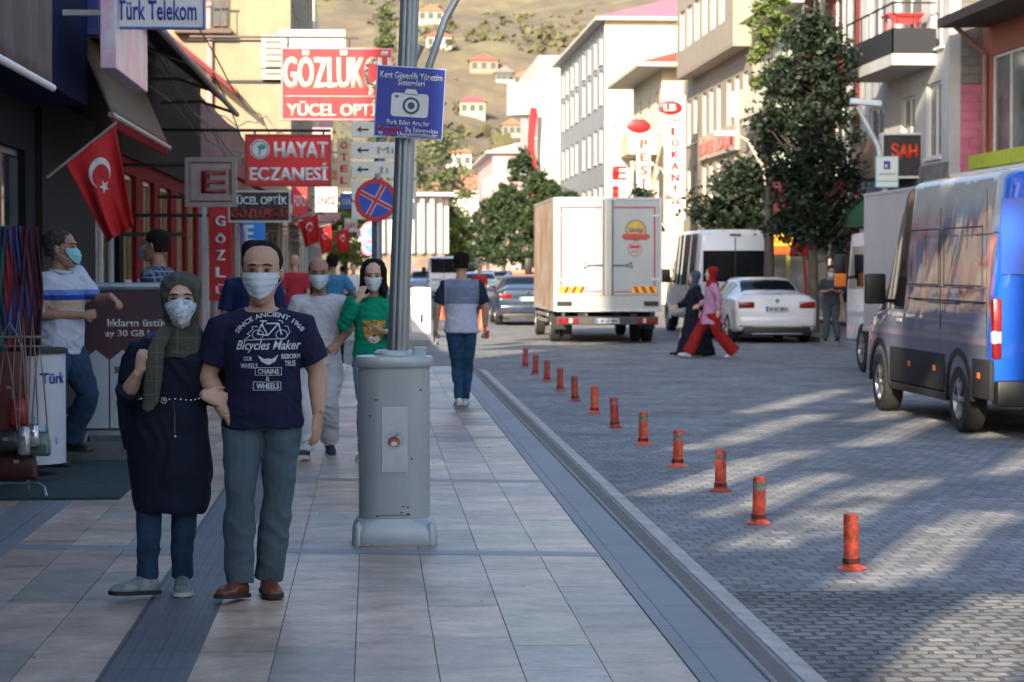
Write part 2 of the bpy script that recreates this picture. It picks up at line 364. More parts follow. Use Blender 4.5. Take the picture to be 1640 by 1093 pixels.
# hill
def hz(x, y):
    t = max(0, y-250)
    z = t*.135 + t*t*.00008
    z += 9*noise.noise(V((x*.012, y*.012, 1)))*min(1, t/120) + 2.5*noise.noise(V((x*.05, y*.05, 4)))*min(1, t/60)
    z += .02*abs(x-20)*min(1, t/200)
    return z-.6
def hill():
    mb = MB(); nx, ny = 150, 130; xs = [-330+660*i/nx for i in range(nx+1)]; ys = [240+(j/ny)**1.3*1000 for j in range(ny+1)]
    mb.v = [(x, y, hz(x, y)) for y in ys for x in xs]
    mb.f = [(j*(nx+1)+i, j*(nx+1)+i+1, (j+1)*(nx+1)+i+1, (j+1)*(nx+1)+i) for j in range(ny) for i in range(nx)]; mb.m = [0]*len(mb.f)
    m = mat('dry_hillside', (.20, .160, .11), .95, nscale=.09, c2=(.125, .105, .072), bump=.6, bscale=.25)
    n = m.node_tree.nodes; l = m.node_tree.links; b = n['Principled BSDF']
    tc = n['Texture Coordinate']; no = n.new('ShaderNodeTexNoise'); no.inputs['Scale'].default_value = .045; no.inputs['Detail'].default_value = 8; no.inputs['Roughness'].default_value = .65; l.new(tc.outputs['Object'], no.inputs[0])
    mr = n.new('ShaderNodeMapRange'); mr.inputs[1].default_value = .5; mr.inputs[2].default_value = .66; l.new(no.outputs[0], mr.inputs[0])
    mx = n.new('ShaderNodeMix'); mx.data_type = 'RGBA'; old = b.inputs['Base Color'].links[0].from_socket
    l.new(mr.outputs[0], mx.inputs[0]); l.new(old, mx.inputs[6]); mx.inputs[7].default_value = (.20, .19, .09, 1); l.new(mx.outputs[2], b.inputs['Base Color'])
    return tag(mb.obj('hill', m, smooth=180), kind='structure')
hill()
def scrub():
    rnd = random.Random(5); mb = MB(); cols = []
    for i in range(3600):
        y = 270+rnd.random()**1.3*650; x = (rnd.random()-.35)*y*.34
        if noise.noise(V((x*.03, y*.02, 9))) < -.12+rnd.random()*.35: continue
        r = .6+rnd.random()**2*2.2*(1.4 if y < 420 else 1); z = hz(x, y)
        c = V((x, y, z+r*.35)); g = rnd.random(); col = (.09+.05*g, .09+.04*g, .05+.02*g)
        for k in range(9):
            d = V((rnd.gauss(0, 1), rnd.gauss(0, 1), rnd.gauss(0, .6))).normalized()*r*.6; q = c+d; e = r*.45
            u = V((rnd.gauss(0, 1), rnd.gauss(0, 1), rnd.gauss(0, 1))).normalized()*e; w_ = u.cross(V((rnd.gauss(0, 1), rnd.gauss(0, 1), rnd.gauss(0, 1)))).normalized()*e
            mb.add([q-u, q-w_, q+u, q+w_], [(0, 1, 2, 3)]); cols += [col]*4
    o = mb.obj('hillside_scrub', attr_mat('scrub_leaves', 'leafc', rough=.9, nscale=1, amt=.3, bump=0))
    ca = o.data.color_attributes.new('leafc', 'FLOAT_COLOR', 'POINT')
    for i, c_ in enumerate(cols): ca.data[i].color = (*c_, 1)
    tag(o, 'low olive green scrub scattered over the dry hillside', 'scrub', kind='stuff')
scrub()
# ---------------- trees ----------------
def leafmat(name, c, rough=.55):
    m = mat(name, c, rough, var=.45, nscale=2.2, contrast=(.3, .7)); m.node_tree.nodes['Principled BSDF'].inputs['Subsurface Weight'].default_value = 0
    b = m.node_tree.nodes['Principled BSDF']
    tr = m.node_tree.nodes.new('ShaderNodeBsdfTranslucent'); mx = m.node_tree.nodes.new('ShaderNodeMixShader'); mx.inputs[0].default_value = .16
    l = m.node_tree.links; src = b.inputs['Base Color'].links[0].from_socket; hs = m.node_tree.nodes.new('ShaderNodeHueSaturation'); hs.inputs['Value'].default_value = 1.6; hs.inputs['Saturation'].default_value = 1.2
    l.new(src, hs.inputs['Color']); l.new(hs.outputs[0], tr.inputs[0]); l.new(b.outputs[0], mx.inputs[1]); l.new(tr.outputs[0], mx.inputs[2])
    l.new(mx.outputs[0], m.node_tree.nodes['Material Output'].inputs[0]); return m
BARK = mat('bark', (.10, .085, .07), .9, var=.35, nscale=9, bump=.6, stretch=(1, 1, .3))
def tree(name, label, cat, loc, H, rad, trunk_h, lm, seed, nclump=90, leaves=90, leaf=.09, shape='round', group=None, lean=0, trunk_r=.14):
    rnd = random.Random(seed); t = thing(name, label, cat, loc, 0, group)
    tr = MB(); top = V((lean, 0, H*.9)); pts = [V((lean*f*f, .06*math.sin(f*5+seed), H*.9*f)) for f in [0, .15, .3, .5, .7, .85, 1]]
    tr.tube(pts, [trunk_r*1.25, trunk_r, trunk_r*.85, trunk_r*.6, trunk_r*.4, trunk_r*.25, .02], 9)
    cl = []
    for i in range(nclump):
        f = rnd.random(); z = trunk_h+(H-trunk_h)*f
        if shape == 'cone': rr = rad*(1-f)**.8*(.75+.25*math.sin(f*40))
        elif shape == 'column': rr = rad*min(1, 4*f+.3)*min(1, 3.2*(1-f))
        else: rr = rad*math.sqrt(max(.02, 1-(2*f-.85)**2/1.35))
        a = rnd.random()*2*PI; q = (.25+.75*rnd.random()**.5)*(1 if rnd.random() < .85 else 1.2)
        wob = .78+.32*noise.noise(V((math.cos(a)*1.3, math.sin(a)*1.3, z*.7+seed)))*1.6
        c = V((lean*(z/H)**2+math.cos(a)*rr*q*wob, math.sin(a)*rr*q*wob, z+rnd.gauss(0, .15))); cl.append(c)
        if i % 4 == 0:
            zb = max(trunk_h*.8, c.z-abs(c.x)*.8-abs(c.y)*.5); b = V((lean*(zb/H)**2, 0, zb))
            tr.tube([b, (b+c)/2+V((0, 0, -.1)), c], [trunk_r*.33, trunk_r*.2, .012], 5)
    tr.obj('trunk', BARK, t, smooth=True)
    cr = MB(); cs = rad*.21 if shape != 'cone' else rad*.16
    for c in cl:
        k = .7+rnd.random()*.6
        for j in range(leaves):
            d = V((rnd.gauss(0, 1), rnd.gauss(0, 1), rnd.gauss(0, .72)))*cs*k*.62
            q = c+d; s = leaf*(.6+rnd.random()*.8); u = V((rnd.gauss(0, 1), rnd.gauss(0, 1), rnd.gauss(0, .7))).normalized(); w_ = u.cross(V((rnd.gauss(0, 1), rnd.gauss(0, 1), rnd.gauss(0, 1)))).normalized()
            cr.add([q-u*s, q-w_*s*.55, q+u*s, q+w_*s*.55], [(0, 1, 2, 3)])
    cr.obj('crown', lm, t); return t
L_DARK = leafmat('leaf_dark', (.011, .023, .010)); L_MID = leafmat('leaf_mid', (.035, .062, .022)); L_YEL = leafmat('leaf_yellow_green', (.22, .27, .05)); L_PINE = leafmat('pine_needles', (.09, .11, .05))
# ---------------- buildings ----------------
def wallg(mb, o, u, v, W, H, ops, depth=.14, mi=0):
    """wall sheet W x H in plane u,v (normal u x v outward) with rectangular openings and reveals. ops: (u0,u1,v0,v1)"""
    o, u, v = V(o), V(u), V(v); n = u.cross(v); mb.mi = mi
    us = sorted(set([0, W]+[a for op in ops for a in op[:2]])); vs = sorted(set([0, H]+[a for op in ops for a in op[2:4]]))
    P = lambda a, b, d=0: o+u*a+v*b-n*d
    for i in range(len(us)-1):
        for j in range(len(vs)-1):
            cu, cv = (us[i]+us[i+1])/2, (vs[j]+vs[j+1])/2
            if any(op[0] < cu < op[1] and op[2] < cv < op[3] for op in ops): continue
            mb.add([P(us[i], vs[j]), P(us[i+1], vs[j]), P(us[i+1], vs[j+1]), P(us[i], vs[j+1])], [(0, 1, 2, 3)])
    for a, b, c, d in [op[:4] for op in ops]:
        mb.add([P(a, c), P(b, c), P(b, c, depth), P(a, c, depth)], [(0, 1, 2, 3)]); mb.add([P(a, d), P(b, d), P(b, d, depth), P(a, d, depth)], [(0, 1, 2, 3)])
        mb.add([P(a, c), P(a, d), P(a, d, depth), P(a, c, depth)], [(0, 1, 2, 3)]); mb.add([P(b, c), P(b, d), P(b, d, depth), P(b, c, depth)], [(0, 1, 2, 3)])
def beam(mb, o, u, v, a, b, c, d, n0, n1):
    """box in wall coordinates: u a..b, v c..d, normal n0..n1"""
    o, u, v = V(o), V(u), V(v); n = u.cross(v)
    vs = [o+u*x+v*z+n*y for z in (c, d) for y in (n0, n1) for x in (a, b)]
    return mb.add(vs, [(0, 1, 3, 2), (4, 6, 7, 5), (0, 4, 5, 1), (2, 3, 7, 6), (0, 2, 6, 4), (1, 5, 7, 3)])
def window(root, o, u, v, a, b, c, d, fm, gm, depth=.12, mull=1, name='window', curtain=None):
    fr = MB(); t = .06
    for (x0, x1, z0, z1) in [(a, b, c, c+t), (a, b, d-t, d), (a, a+t, c+t, d-t), (b-t, b, c+t, d-t)]+[(a+(b-a)*k/(mull+1)-t/2, a+(b-a)*k/(mull+1)+t/2, c+t, d-t) for k in range(1, mull+1)]:
        beam(fr, o, u, v, x0, x1, z0, z1, -depth, -depth+.05)
    w_ = fr.obj(name, fm, root)
    g = MB(); beam(g, o, u, v, a+t, b-t, c+t, d-t, -depth-.0, -depth+.015); p = g.obj('pane', gm, w_)
    return w_
def sill(root, o, u, v, a, b, c, m):
    s = MB(); beam(s, o, u, v, a-.06, b+.06, c-.06, c-.002, -.02, .07); s.obj('sill', m, root)
PVC = mat('pvc_frame', (.62, .62, .6), .4, var=.05)
BROWNF = mat('brown_frame', (.09, .055, .035), .5)
GL2 = mat('curtained_glass', (.11, .125, .135), .14, var=.5, nscale=.9, spec=.7)
def building(name, label, x0, x1, y0, y1, z1, wm, street='-x', ops=[], ops_s=[], fm=PVC, gm=GLASS, roof=None, roofm=None, sills=None, mull=1, z0=-.2, endwall=True, eave=.5, curt=.35, seed=1, rh=2.0):
    """axis-aligned block; street face has windows `ops` (u from near end), south face `ops_s` (u from west)"""
    rnd = random.Random(seed)
    t = thing(name, label, 'building', ((x0+x1)/2, y0, 0)); ox, oy = (x0+x1)/2, y0
    X0, X1, Y1 = x0-ox, x1-ox, y1-oy; mb = MB(); H = z1-z0
    if street == '-x': o, u = V((X0, Y1, z0)), V((0, -1, 0)); conv = lambda p: (Y1-p[1], Y1-p[0], p[2]-z0, p[3]-z0)
    else: o, u = V((X1, 0, z0)), V((0, 1, 0)); conv = lambda p: (p[0], p[1], p[2]-z0, p[3]-z0)
    so = [conv(p) for p in ops]; wallg(mb, o, u, UZ, Y1, H, so)
    ss = [(p[0], p[1], p[2]-z0, p[3]-z0) for p in ops_s]; wallg(mb, (X0, 0, z0), UX, UZ, X1-X0, H, ss)
    # back, far side, top
    bx = X1 if street == '-x' else X0
    mb.add([(bx, 0, z0), (bx, Y1, z0), (bx, Y1, z1), (bx, 0, z1)], [(0, 1, 2, 3)]); mb.add([(X0, Y1, z0), (X1, Y1, z0), (X1, Y1, z1), (X0, Y1, z1)], [(0, 1, 2, 3)])
    mb.add([(X0, 0, z1), (X1, 0, z1), (X1, Y1, z1), (X0, Y1, z1)], [(0, 1, 2, 3)])
    mb.mi = 1; e = .2
    mb.box(X0+.16, X1-.16, .16, Y1-.16, z0+.01, z1-.02)   # dark rooms behind the openings
    mb.obj('wall', [wm, DARKM], t)
    sm = sills or PVC
    for p in so:
        g = gm if rnd.random() > curt else GL2
        w_ = window(t, o, u, UZ, *p, fm, g, mull=mull)
        if p[2] > 3: sill(w_, o, u, UZ, p[0], p[1], p[2], sm)
    for p in ss:
        w_ = window(t, (X0, 0, z0), UX, UZ, *p, fm, gm if rnd.random() > curt else GL2, mull=mull)
        if p[2] > 3: sill(w_, (X0, 0, z0), UX, UZ, p[0], p[1], p[2], sm)
    if roof == 'hip':
        r = MB(); a, b, c, d = X0-eave, X1+eave, -eave, Y1+eave; zz = z1+.05; w2 = min(b-a, d-c)/2
        if (d-c) > (b-a): A, B = (a+w2, c+w2), (a+w2, d-w2)
        else: A, B = (a+w2, (c+d)/2), (b-w2, (c+d)/2)
        r.add([(a, c, zz), (b, c, zz), (b, d, zz), (a, d, zz), (*A, zz+rh), (*B, zz+rh)], [(0, 1, 4), (2, 3, 5), (1, 2, 5, 4), (3, 0, 4, 5), (0, 3, 2, 1)] if (d-c) > (b-a) else [(0, 1, 5, 4), (2, 3, 4, 5), (1, 2, 5), (3, 0, 4), (0, 3, 2, 1)])
        r.obj('roof', roofm, t)
        f = MB().box(a-.03, b+.03, c-.03, d+.03, z1-.12, z1+.045); f.obj('eaves', mat('eaves_board', (.5, .48, .44), .7), t)
    elif roof == 'parapet':
        r = MB().box(X0-.08, X1+.08, -.08, Y1+.08, z1+.002, z1+.15); r.obj('parapet', sm, t)
    elif roof == 'gable':   # ridge along x (faces the street as a slope)
        r = MB(); a, b, c, d = X0-eave, X1+eave, -eave*.6, Y1+eave*.6
        r.prism([(a, z1+.02), (a, z1-.1), (X0+(X1-X0)*.5, z1+rh-.1), (b, z1-.1), (b, z1+.02), (X0+(X1-X0)*.5, z1+rh+.04)], c, d, 'y'); r.obj('roof', roofm, t)
    return t
TILE_R = mat('red_roof', (.40, .09, .06), .7, var=.25, nscale=8, bump=.4, stretch=(1, 6, 1)); PURP = mat('purple_roof', (.36, .17, .22), .5, var=.12, nscale=3)
OR_R = mat('orange_roof', (.48, .2, .11), .7, var=.2, nscale=6)
# ================= BUILDINGS =================
def rep(y0, n, w_, gap, a, b): return [(y0+i*(w_+gap), y0+i*(w_+gap)+w_, a, b) for i in range(n)]
# --- right side, near to far ---
SAL = mat('salmon_render', (.28, .09, .065), .8, var=.12, nscale=2, bump=.1)
b1 = building('shop_building', 'salmon red rendered building with brown eaves and wide curtained windows', 13.4, 24, 30, 49.9, 6.9, SAL, ops=[(2, 6.5, .1, 2.9), (8, 12.4, .1, 2.9), (13.8, 18.8, .1, 2.9), (3, 8, 3.95, 6.15), (9.4, 13.8, 3.95, 6.15), (15.2, 19.2, 3.95, 6.15)], gm=GL2, mull=2, seed=2)
ev = MB().prism([(-5.3-1.15, 6.75), (-5.3-1.15, 6.95), (.0, 8.6), (0, 6.9)], -.6, 19.3, 'y'); ev.obj('eaves', mat('brown_eaves', (.06, .04, .03), .8), b1)
dp = MB().tube([(-6.1, 19.2, 6.8), (-5.38, 19.35, 6.2), (-5.38, 19.35, -.1)], .06, 8); dp.obj('downpipe', mat('pinkish_pipe', (.30, .14, .13), .6), b1)
fz = MB(); beam(fz, (-5.3, 19.9, 0), (0, -1, 0), UZ, .8, 13, 3.68, 3.98, .02, .5); fz.obj('fascia', mat('lime_fascia', (.42, .46, .04), .5), b1)
aw = MB().prism([(-6.6, 3.32), (-6.6, 3.52), (-5.32, 3.62), (-5.32, 3.38)], 4.0, 17.5, 'y'); aw.obj('canopy', WHITE, b1)
GREYW = mat('grey_white_render', (.42, .42, .43), .8, var=.10, nscale=1.2, bump=.1)
b3 = building('apartment_building', 'pale grey apartment block with black railed balcony holding a red table', 12.7, 26, 50, 59.3, 11.5, GREYW,
              ops=[(.7, 2.1, 4.05, 5.75), (3.2, 4.6, 4.05, 5.6), (.5, 1.7, 6.5, 8.9), (2.6, 5.2, 6.5, 8.9), (6.3, 8.4, 6.5, 8.9), (.6, 8.6, .1, 2.7), (6.4, 8.2, 4.05, 5.6)], curt=.6, seed=4, z0=-.2)
# brick flank with the painted lower part: a proud skin over the side wall facing south
m_brick = brick_mat('old_brick', (.40, .17, .12), (.30, .13, .10), (.30, .27, .24), .22, .075, .012, rough=.85, bump=.6, plane='xz')
m_block = brick_mat('grey_block', (.22, .20, .19), (.17, .16, .15), (.12, .11, .1), .4, .2, .012, rough=.9, bump=.5, plane='xz')
ox = (12.7+26)/2
fl = MB().box(12.95-ox, 26-ox, -.03, -.002, 7.2, 11.4); fl.obj('brick_flank', m_brick, b3)
fl = MB().box(12.95-ox, 26-ox, -.035, -.002, 5.6, 7.19).box(12.95-ox, 13.5-ox, -.045, -.031, 7.2, 11.4); fl.obj('block_flank', m_block, b3)
fl = MB().box(12.95-ox, 26-ox, -.04, -.002, 2.4, 5.59); fl.obj('painted_flank', brick_mat('pink_paint', (.55, .17, .27), (.50, .15, .24), (.33, .09, .15), .4, .2, .008, rough=.7, bump=.4, plane='xz', dirt=.4), b3)
fl = MB(); beam(fl, (12.7-ox, 9.3, 0), (0, -1, 0), UZ, 0, 9.3, 2.85, 3.9, .003, .05); fl.obj('stained_band', mat('stained_band', (.16, .15, .16), .8, var=.35, nscale=3), b3)
# balcony
bl = MB().box(-1.0, -.003, 1.2, 6.2, 6.12, 6.38); s_ = bl.obj('balcony', GREYW, b3); s_.location = (12.7-ox, 0, 0)
rl = MB().box(-1.0, -.97, 1.2, 6.2, 6.384, 6.95).box(-1.0, 0, 1.2, 1.24, 6.384, 6.95)
for y in [1.22+.83*i for i in range(7)]: rl.box(-.995, -.965, y, y+.03, 6.9, 7.5)
rl.box(-1.0, -.96, 1.2, 6.2, 7.5, 7.54).box(-1, 0, 1.2, 1.24, 7.5, 7.54).box(-.53, -.5, 1.205, 1.235, 6.9, 7.5).obj('railing', mat('black_screen', (.012, .013, .02), .7), s_)
tb = thing('balcony_table', 'small red plastic table standing on the black railed balcony', 'table', (12.15, 52.2, 6.385))
MB().bbox(-.42, .42, -.42, .42, .92, .97, .02).prism([(-.4, .92), (.4, .92), (.25, .72), (-.25, .72)], -.42, -.38, 'y').obj('table_top', mat('red_plastic', (.6, .03, .03), .4), tb)
for sx in (-.33, .33):
    for sy in (-.33, .33): MB().tube([(sx, sy, 0), (sx*.9, sy*.9, .915)], [.025, .03], 8).obj('leg', MATS['red_plastic'], tb)
# sign with red letters under the balcony
def wallsign(name, label, px, y0, y1, z0, z1, th, facem, x, side='-x', frame=None):
    """sign flat on a street wall: x = wall plane"""
    t = thing(name, label, 'sign', (x, y0, z0)); s = -1 if side == '-x' else 1
    MB().box(min(0, s*th), max(0, s*th), 0, y1-y0, 0, z1-z0).obj('panel', facem, t)
    if frame:
        f = MB(); W, H = y1-y0, z1-z0; a, b = (s*th, s*(th+.03)); a, b = min(a, b), max(a, b)
        f.box(a, b, 0, W, 0, .06).box(a, b, 0, W, H-.06, H).box(a, b, 0, .06, .06, H-.06).box(a, b, W-.06, W, .06, H-.06); f.obj('frame', frame, t)
    return t
t = thing('shop_sign', 'black projecting shop sign with glowing red letters below the pale grey block', 'sign', (11.82, 52.6, 3.68))
MB().bbox(0, .9, 0, .25, 0, .95, .02).obj('panel', mat('black_sign', (.03, .025, .03), .4), t)
f = MB()
for bx_ in [(-.03, .93, -.03, .28, -.05, 0), (-.03, .93, -.03, .28, .95, 1.0), (-.03, 0, -.03, .28, 0, .95), (.9, .93, -.03, .28, 0, .95)]: f.box(*bx_)
f.obj('frame', PVC, t)
MB().box(0, .9, .3, 3.6, 0, .95).obj('side_panel', mat('worn_sign_side', (.25, .16, .12), .5, var=.5, nscale=2), t)
LEDR = mat('led_red', (.75, .06, .02), .4)
lettering(t, 'ŞAH', (.5, -.004, .55), UX, UZ, .6, .42, LEDR, .04)
DRED = mat('dark_red_render', (.11, .012, .016), .75, var=.15, nscale=1.5)
b4 = building('apartment_building', 'dark red apartment block with white window frames and red balconies', 12.5, 26, 59.35, 66, 13.5, DRED,
              ops=[(.6, 2.4, 3.9, 5.9), (3.6, 5.6, 3.9, 5.9), (.6, 2.4, 7.0, 9.2), (3.6, 5.6, 7.0, 9.2), (.6, 6, .1, 2.7)], sills=WHITE, seed=5)
for z in (3.1, 6.3, 9.6):
    q = MB().box(-1.15, -.003, .4, 6.2, z, z+.2).box(-1.15, -1.05, .4, 6.2, z+.2, z+.85).box(-1.05, 0, .4, .5, z+.2, z+.85); q.obj('balcony', DRED, b4).location = (12.5-19.25, 0, 0)
MB().tube([(-6.83, -.15, 2.8), (-6.83, -.15, 9), (-6.6, -.15, 9.2)], .12, 10).obj('flue_pipe', ALU, b4)
CREAM = mat('cream_render', (.62, .57, .48), .85, var=.08, nscale=.8, bump=.1)
PGREEN = mat('pale_green_render', (.34, .40, .33), .85, var=.12, nscale=.8)
b5 = building('apartment_building', 'pale green apartment block rising behind the big street tree', 12.8, 26, 66.05, 75.5, 15.5, PGREEN, ops=[(a, a+1.5, z, z+1.7) for a in (1, 3.6, 6.4) for z in (3.9, 7, 10.1, 12.8)]+[(.6, 8.6, .1, 2.7)], seed=6)
for z in (6.3, 9.4, 12.3): MB().box(-7.55, -6.603, 1.5, 8, z, z+.15).box(-7.55, -7.47, 1.5, 8, z+.15, z+.95).obj('balcony', CREAM, b5)
BEIGE = brick_mat('beige_cladding', (.34, .29, .24), (.30, .26, .21), (.2, .17, .14), 1.0, .6, .01, rough=.7, bump=.15, plane='yz', dirt=.12)
wz = [(a, a+1.0, z, z+1.75) for a in (1, 2.8, 4.6, 7, 8.8, 10.6, 13, 14.8) for z in (3.7, 6.4)]
b6 = building('office_building', 'long beige clad office block with rows of narrow windows behind a restaurant sign', 12.6, 26, 75.55, 92.5, 9.0, BEIGE, ops=wz+[(.6, 16, .1, 2.7)], seed=7, curt=.5)
ub = MB().box(-7.6, 6, .4, 14.4, 9.05, 14.6)
up = MB(); wallg(up, (-7.3, 14.4, 9.02), (0, -1, 0), UZ, 14.0, 5.6, [(a, a+1.3, z, z+1.5) for a in (.8, 2.8, 4.8, 6.8, 8.8, 10.8) for z in (.9, 3.3)]); up.mi = 1; up.box(-7.14, 6, .6, 14.2, 9.03, 14.5); up.mi = 0
up.add([(-7.3, .4, 9.02), (6, .4, 9.02), (6, .4, 14.6), (-7.3, .4, 14.6)], [(0, 1, 2, 3)]).box(-7.3, -6.69, .4, 14.4, 8.9, 9.019).box(-7.3, 6, .4, 14.4, 14.62, 14.8)
uo = up.obj('upper_storeys', [BEIGE, DARKM], b6)
for a in (.8, 2.8, 4.8, 6.8, 8.8, 10.8):
    for z in (.9, 3.3): window(b6, (-7.3, 14.4, 9.02), (0, -1, 0), UZ, a, a+1.3, z, z+1.5, PVC, GL2 if (a*3+z) % 2 > 1 else GLASS)
CRM2 = mat('warm_cream_render', (.66, .57, .43), .85, var=.08, nscale=.8)
b7 = building('house', 'small cream house with red roof and deep dark eaves', 12.05, 26, 95, 105.5, 9.9, CRM2, ops=[(a, a+1.2, z, z+1.7) for a in (1, 4, 7.3) for z in (4.1, 7.2)]+[(.6, 9.5, .1, 2.7)], roof='hip', roofm=TILE_R, seed=8, eave=1.1)
MB().box(-8.2, -6.98, 1.5, 8, 6.3, 6.45).box(-8.2, -8.1, 1.5, 8, 6.45, 7.2).box(-8.1, -6.98, 1.5, 1.6, 6.45, 7.2).obj('balcony', CRM2, b7)
LGREY = mat('light_grey_render', (.27, .28, .30), .8, var=.08, nscale=.7); YCR = mat('yellow_cream_render', (.56, .50, .37), .85, var=.05)
b8 = building('apartment_building', 'tall grey block with purple hipped roof and cream end wall', 12.0, 27, 118, 146, 14.3, LGREY,
              ops=[(a, a+1.5, z, z+1.8) for a in (1.2, 4.2, 7.6, 11, 15.5, 18.6, 22, 25) for z in (4, 7, 10, 12.1)]+[(.6, 26, .1, 2.7)], ops_s=[(4.2, 8.2, 11.5, 13.2), (4.6, 7.4, 7.6, 9.6)], roof='hip', roofm=PURP, seed=9, curt=.2, rh=2.6, mull=1)
cap = MB(); wallg(cap, (-7.5, -.02, -.2), UX, UZ, 15, 14.4, [(4.2, 8.2, 11.7, 13.4), (4.6, 7.4, 7.8, 9.8)], depth=.015); cap.obj('end_wall', YCR, b8)
b9 = building('apartment_building', 'white block with a rounded grey balcony above the trees', 10.9, 24, 150, 168, 15.3, mat('bright_white_render', (.45, .44, .42), .85, var=.04), ops=[(a, a+1.5, z, z+1.8) for a in (2, 6, 10) for z in (4, 7, 10)], seed=10)
for z in (7.2, 11.5):
    rb = MB(); ring = [(-6.56, .2)]+[(-6.56-1.9*math.sin(PI*k/10), 1.6+2.2*(1-math.cos(PI*k/10))-1.4) for k in range(11)]
    rb.prism(ring, z, z+1.4 if z < 10 else z+2.1, 'z')
    rb.obj('balcony', mat('balcony_grey', (.50, .50, .50), .8), b9)
PINK = mat('pink_render', (.60, .38, .38), .85, var=.06)
b10 = building('house', 'pink house with pale gabled roof beyond the row of trees', 9.3, 22, 176, 200, 10.3, PINK, ops=[(a, a+1.5, z, z+1.8) for a in (2, 6, 10, 14) for z in (4, 7)], roof='hip', roofm=mat('pale_roof', (.62, .5, .42), .8), seed=11)
# long red banner hanging at the white block
t = thing('banner', 'long narrow red banner hanging from the white block', 'banner', (10.2, 148.9, 5.6))
rnd = random.Random(2); bn = MB(); vs = []
for i in range(13):
    for j in range(4): vs.append((.16*j+.1*math.sin(i*.6)-.02*i*0, .08*math.sin(i*.9+j), 6.2*i/12))
bn.add(vs, [(i*4+j, i*4+j+1, i*4+j+5, i*4+j+4) for i in range(12) for j in range(3)]).obj('cloth', mat('banner_red', (.6, .02, .03), .8), t)
MB().tube([(-.1, 0, 6.25), (.75, 1.2, 6.25)], .03, 6).obj('pole', STEEL, t)
# --- centre distance ---
MOS = mat('pale_fins', (.48, .49, .49), .7, var=.06)
t = thing('public_building', 'pale building of tall vertical fins closing the end of the street', 'building', (4.3, 190, 0))
MB().box(-6, 1.55, .5, 40, 2.6, 7.3).obj('wall', mat('fin_back', (.40, .42, .43), .7), t)
MB().box(-6.2, 1.75, .3, 40, -.2, 2.55).obj('plinth_wall', mat('brown_plinth', (.22, .17, .14), .8, var=.4, nscale=.8), t)
for i in range(9): MB().box(-6+.82*i, -6+.82*i+.3, -.25, .49, 2.6, 7.1).obj('fin', MOS, t)
for i in range(10): MB().box(1.552, 2.1, 1+3.6*i, 1.5+3.6*i, 2.6, 7.1).obj('fin', MOS, t)
MB().box(-6.6, 2.5, -.8, 40.5, 7.32, 7.6).obj('roof', MOS, t)
b11 = building('house', 'white building with orange roof at the end of the street', 3, 17.5, 236, 250, 9.2, mat('white_render', (.72, .68, .6), .85), street='-x', ops_s=[(1, 2.6, 3, 4.6), (5, 6.6, 3, 4.6), (9, 10.6, 3, 4.6), (3, 4.6, 6, 7.4), (8, 9.6, 6, 7.4)], roof='hip', roofm=OR_R, seed=12)
hh = [(703, 60, 420, 9, 5, 'white', 'TILE'), (775, 100, 400, 10, 5, 'pinkw', 'TILE'), (808, 112, 395, 6, 4, 'white', 'dark'), (757, 165, 345, 9, 5.5, 'cream', 'PURP'), (840, 118, 400, 8, 4, 'white', 'OR'),
      (735, 250, 285, 9, 6, 'white', 'OR'), (765, 290, 262, 8, 6, 'cream', 'OR'), (690, 20, 520, 9, 5, 'cream', 'OR'), (745, 345, 255, 7, 5, 'pinkw', 'TILE'), (820, 200, 330, 7, 4.5, 'cream', 'OR')]
wm_ = {'white': mat('hill_white', (.44, .42, .39), .8), 'pinkw': mat('hill_pink', (.34, .21, .165), .8), 'cream': mat('hill_cream', (.38, .33, .26), .8)}
rm_ = {'TILE': mat('dull_red_roof', (.24, .09, .07), .8), 'dark': mat('dark_roof', (.16, .16, .18), .7), 'PURP': mat('maroon_roof', (.26, .06, .09), .7), 'OR': mat('dull_orange_roof', (.28, .14, .09), .8)}
hl = ['small white hillside house highest on the left by the lamp arm', 'brick pink hillside house with a red roof among shrubs', 'little white hillside house with a dark roof', 'cream hillside house with a maroon roof right of the blue sign', 'low white hillside house beside the rounded balcony block',
      'white house with orange roof at the foot of the hill', 'cream house with orange roof low behind the pink house', 'tiny cream house highest up the hill', 'pinkish house with red roof just above the street end', 'low cream hillside house with orange roof halfway down the slope']
for i, (px, py, y, w_, h_, wk, rk) in enumerate(hh):
    x = PY(px, py, y).x; z = hz(x, y); z2 = PY(px, py, y).z - h_*.5
    # stand on the terrain: pick the distance where the sight line meets the hill
    best = min((abs(PY(px, py+20, yy).z-hz(PY(px, py, yy).x, yy)), yy) for yy in range(255, 700, 3)); y = best[1]; x = PY(px, py, y).x; z = hz(x, y)
    k = y/430.
    t = thing('hillside_house', hl[i], 'house', (x, y, z-1.2), group='houses on the hillside'); W = w_*k*.52; Hh = h_*k*.5+1.2
    MB().box(-W/2, W/2, 0, W*.8, 0, Hh).obj('wall', wm_[wk], t)
    MB().prism([(-W/2-.5, Hh+.02), (0, Hh+1.3*k), (W/2+.5, Hh+.02)], -.5, W*.8+.5, 'y').obj('roof', rm_[rk], t)
    for q in range(3):
        wx = -W/2+W*(q+.5)/3
        MB().box(wx-.5*k, wx+.5*k, -.05, .0-.003, Hh*.55, Hh*.55+1.2*k).obj('window', GLASS, t)
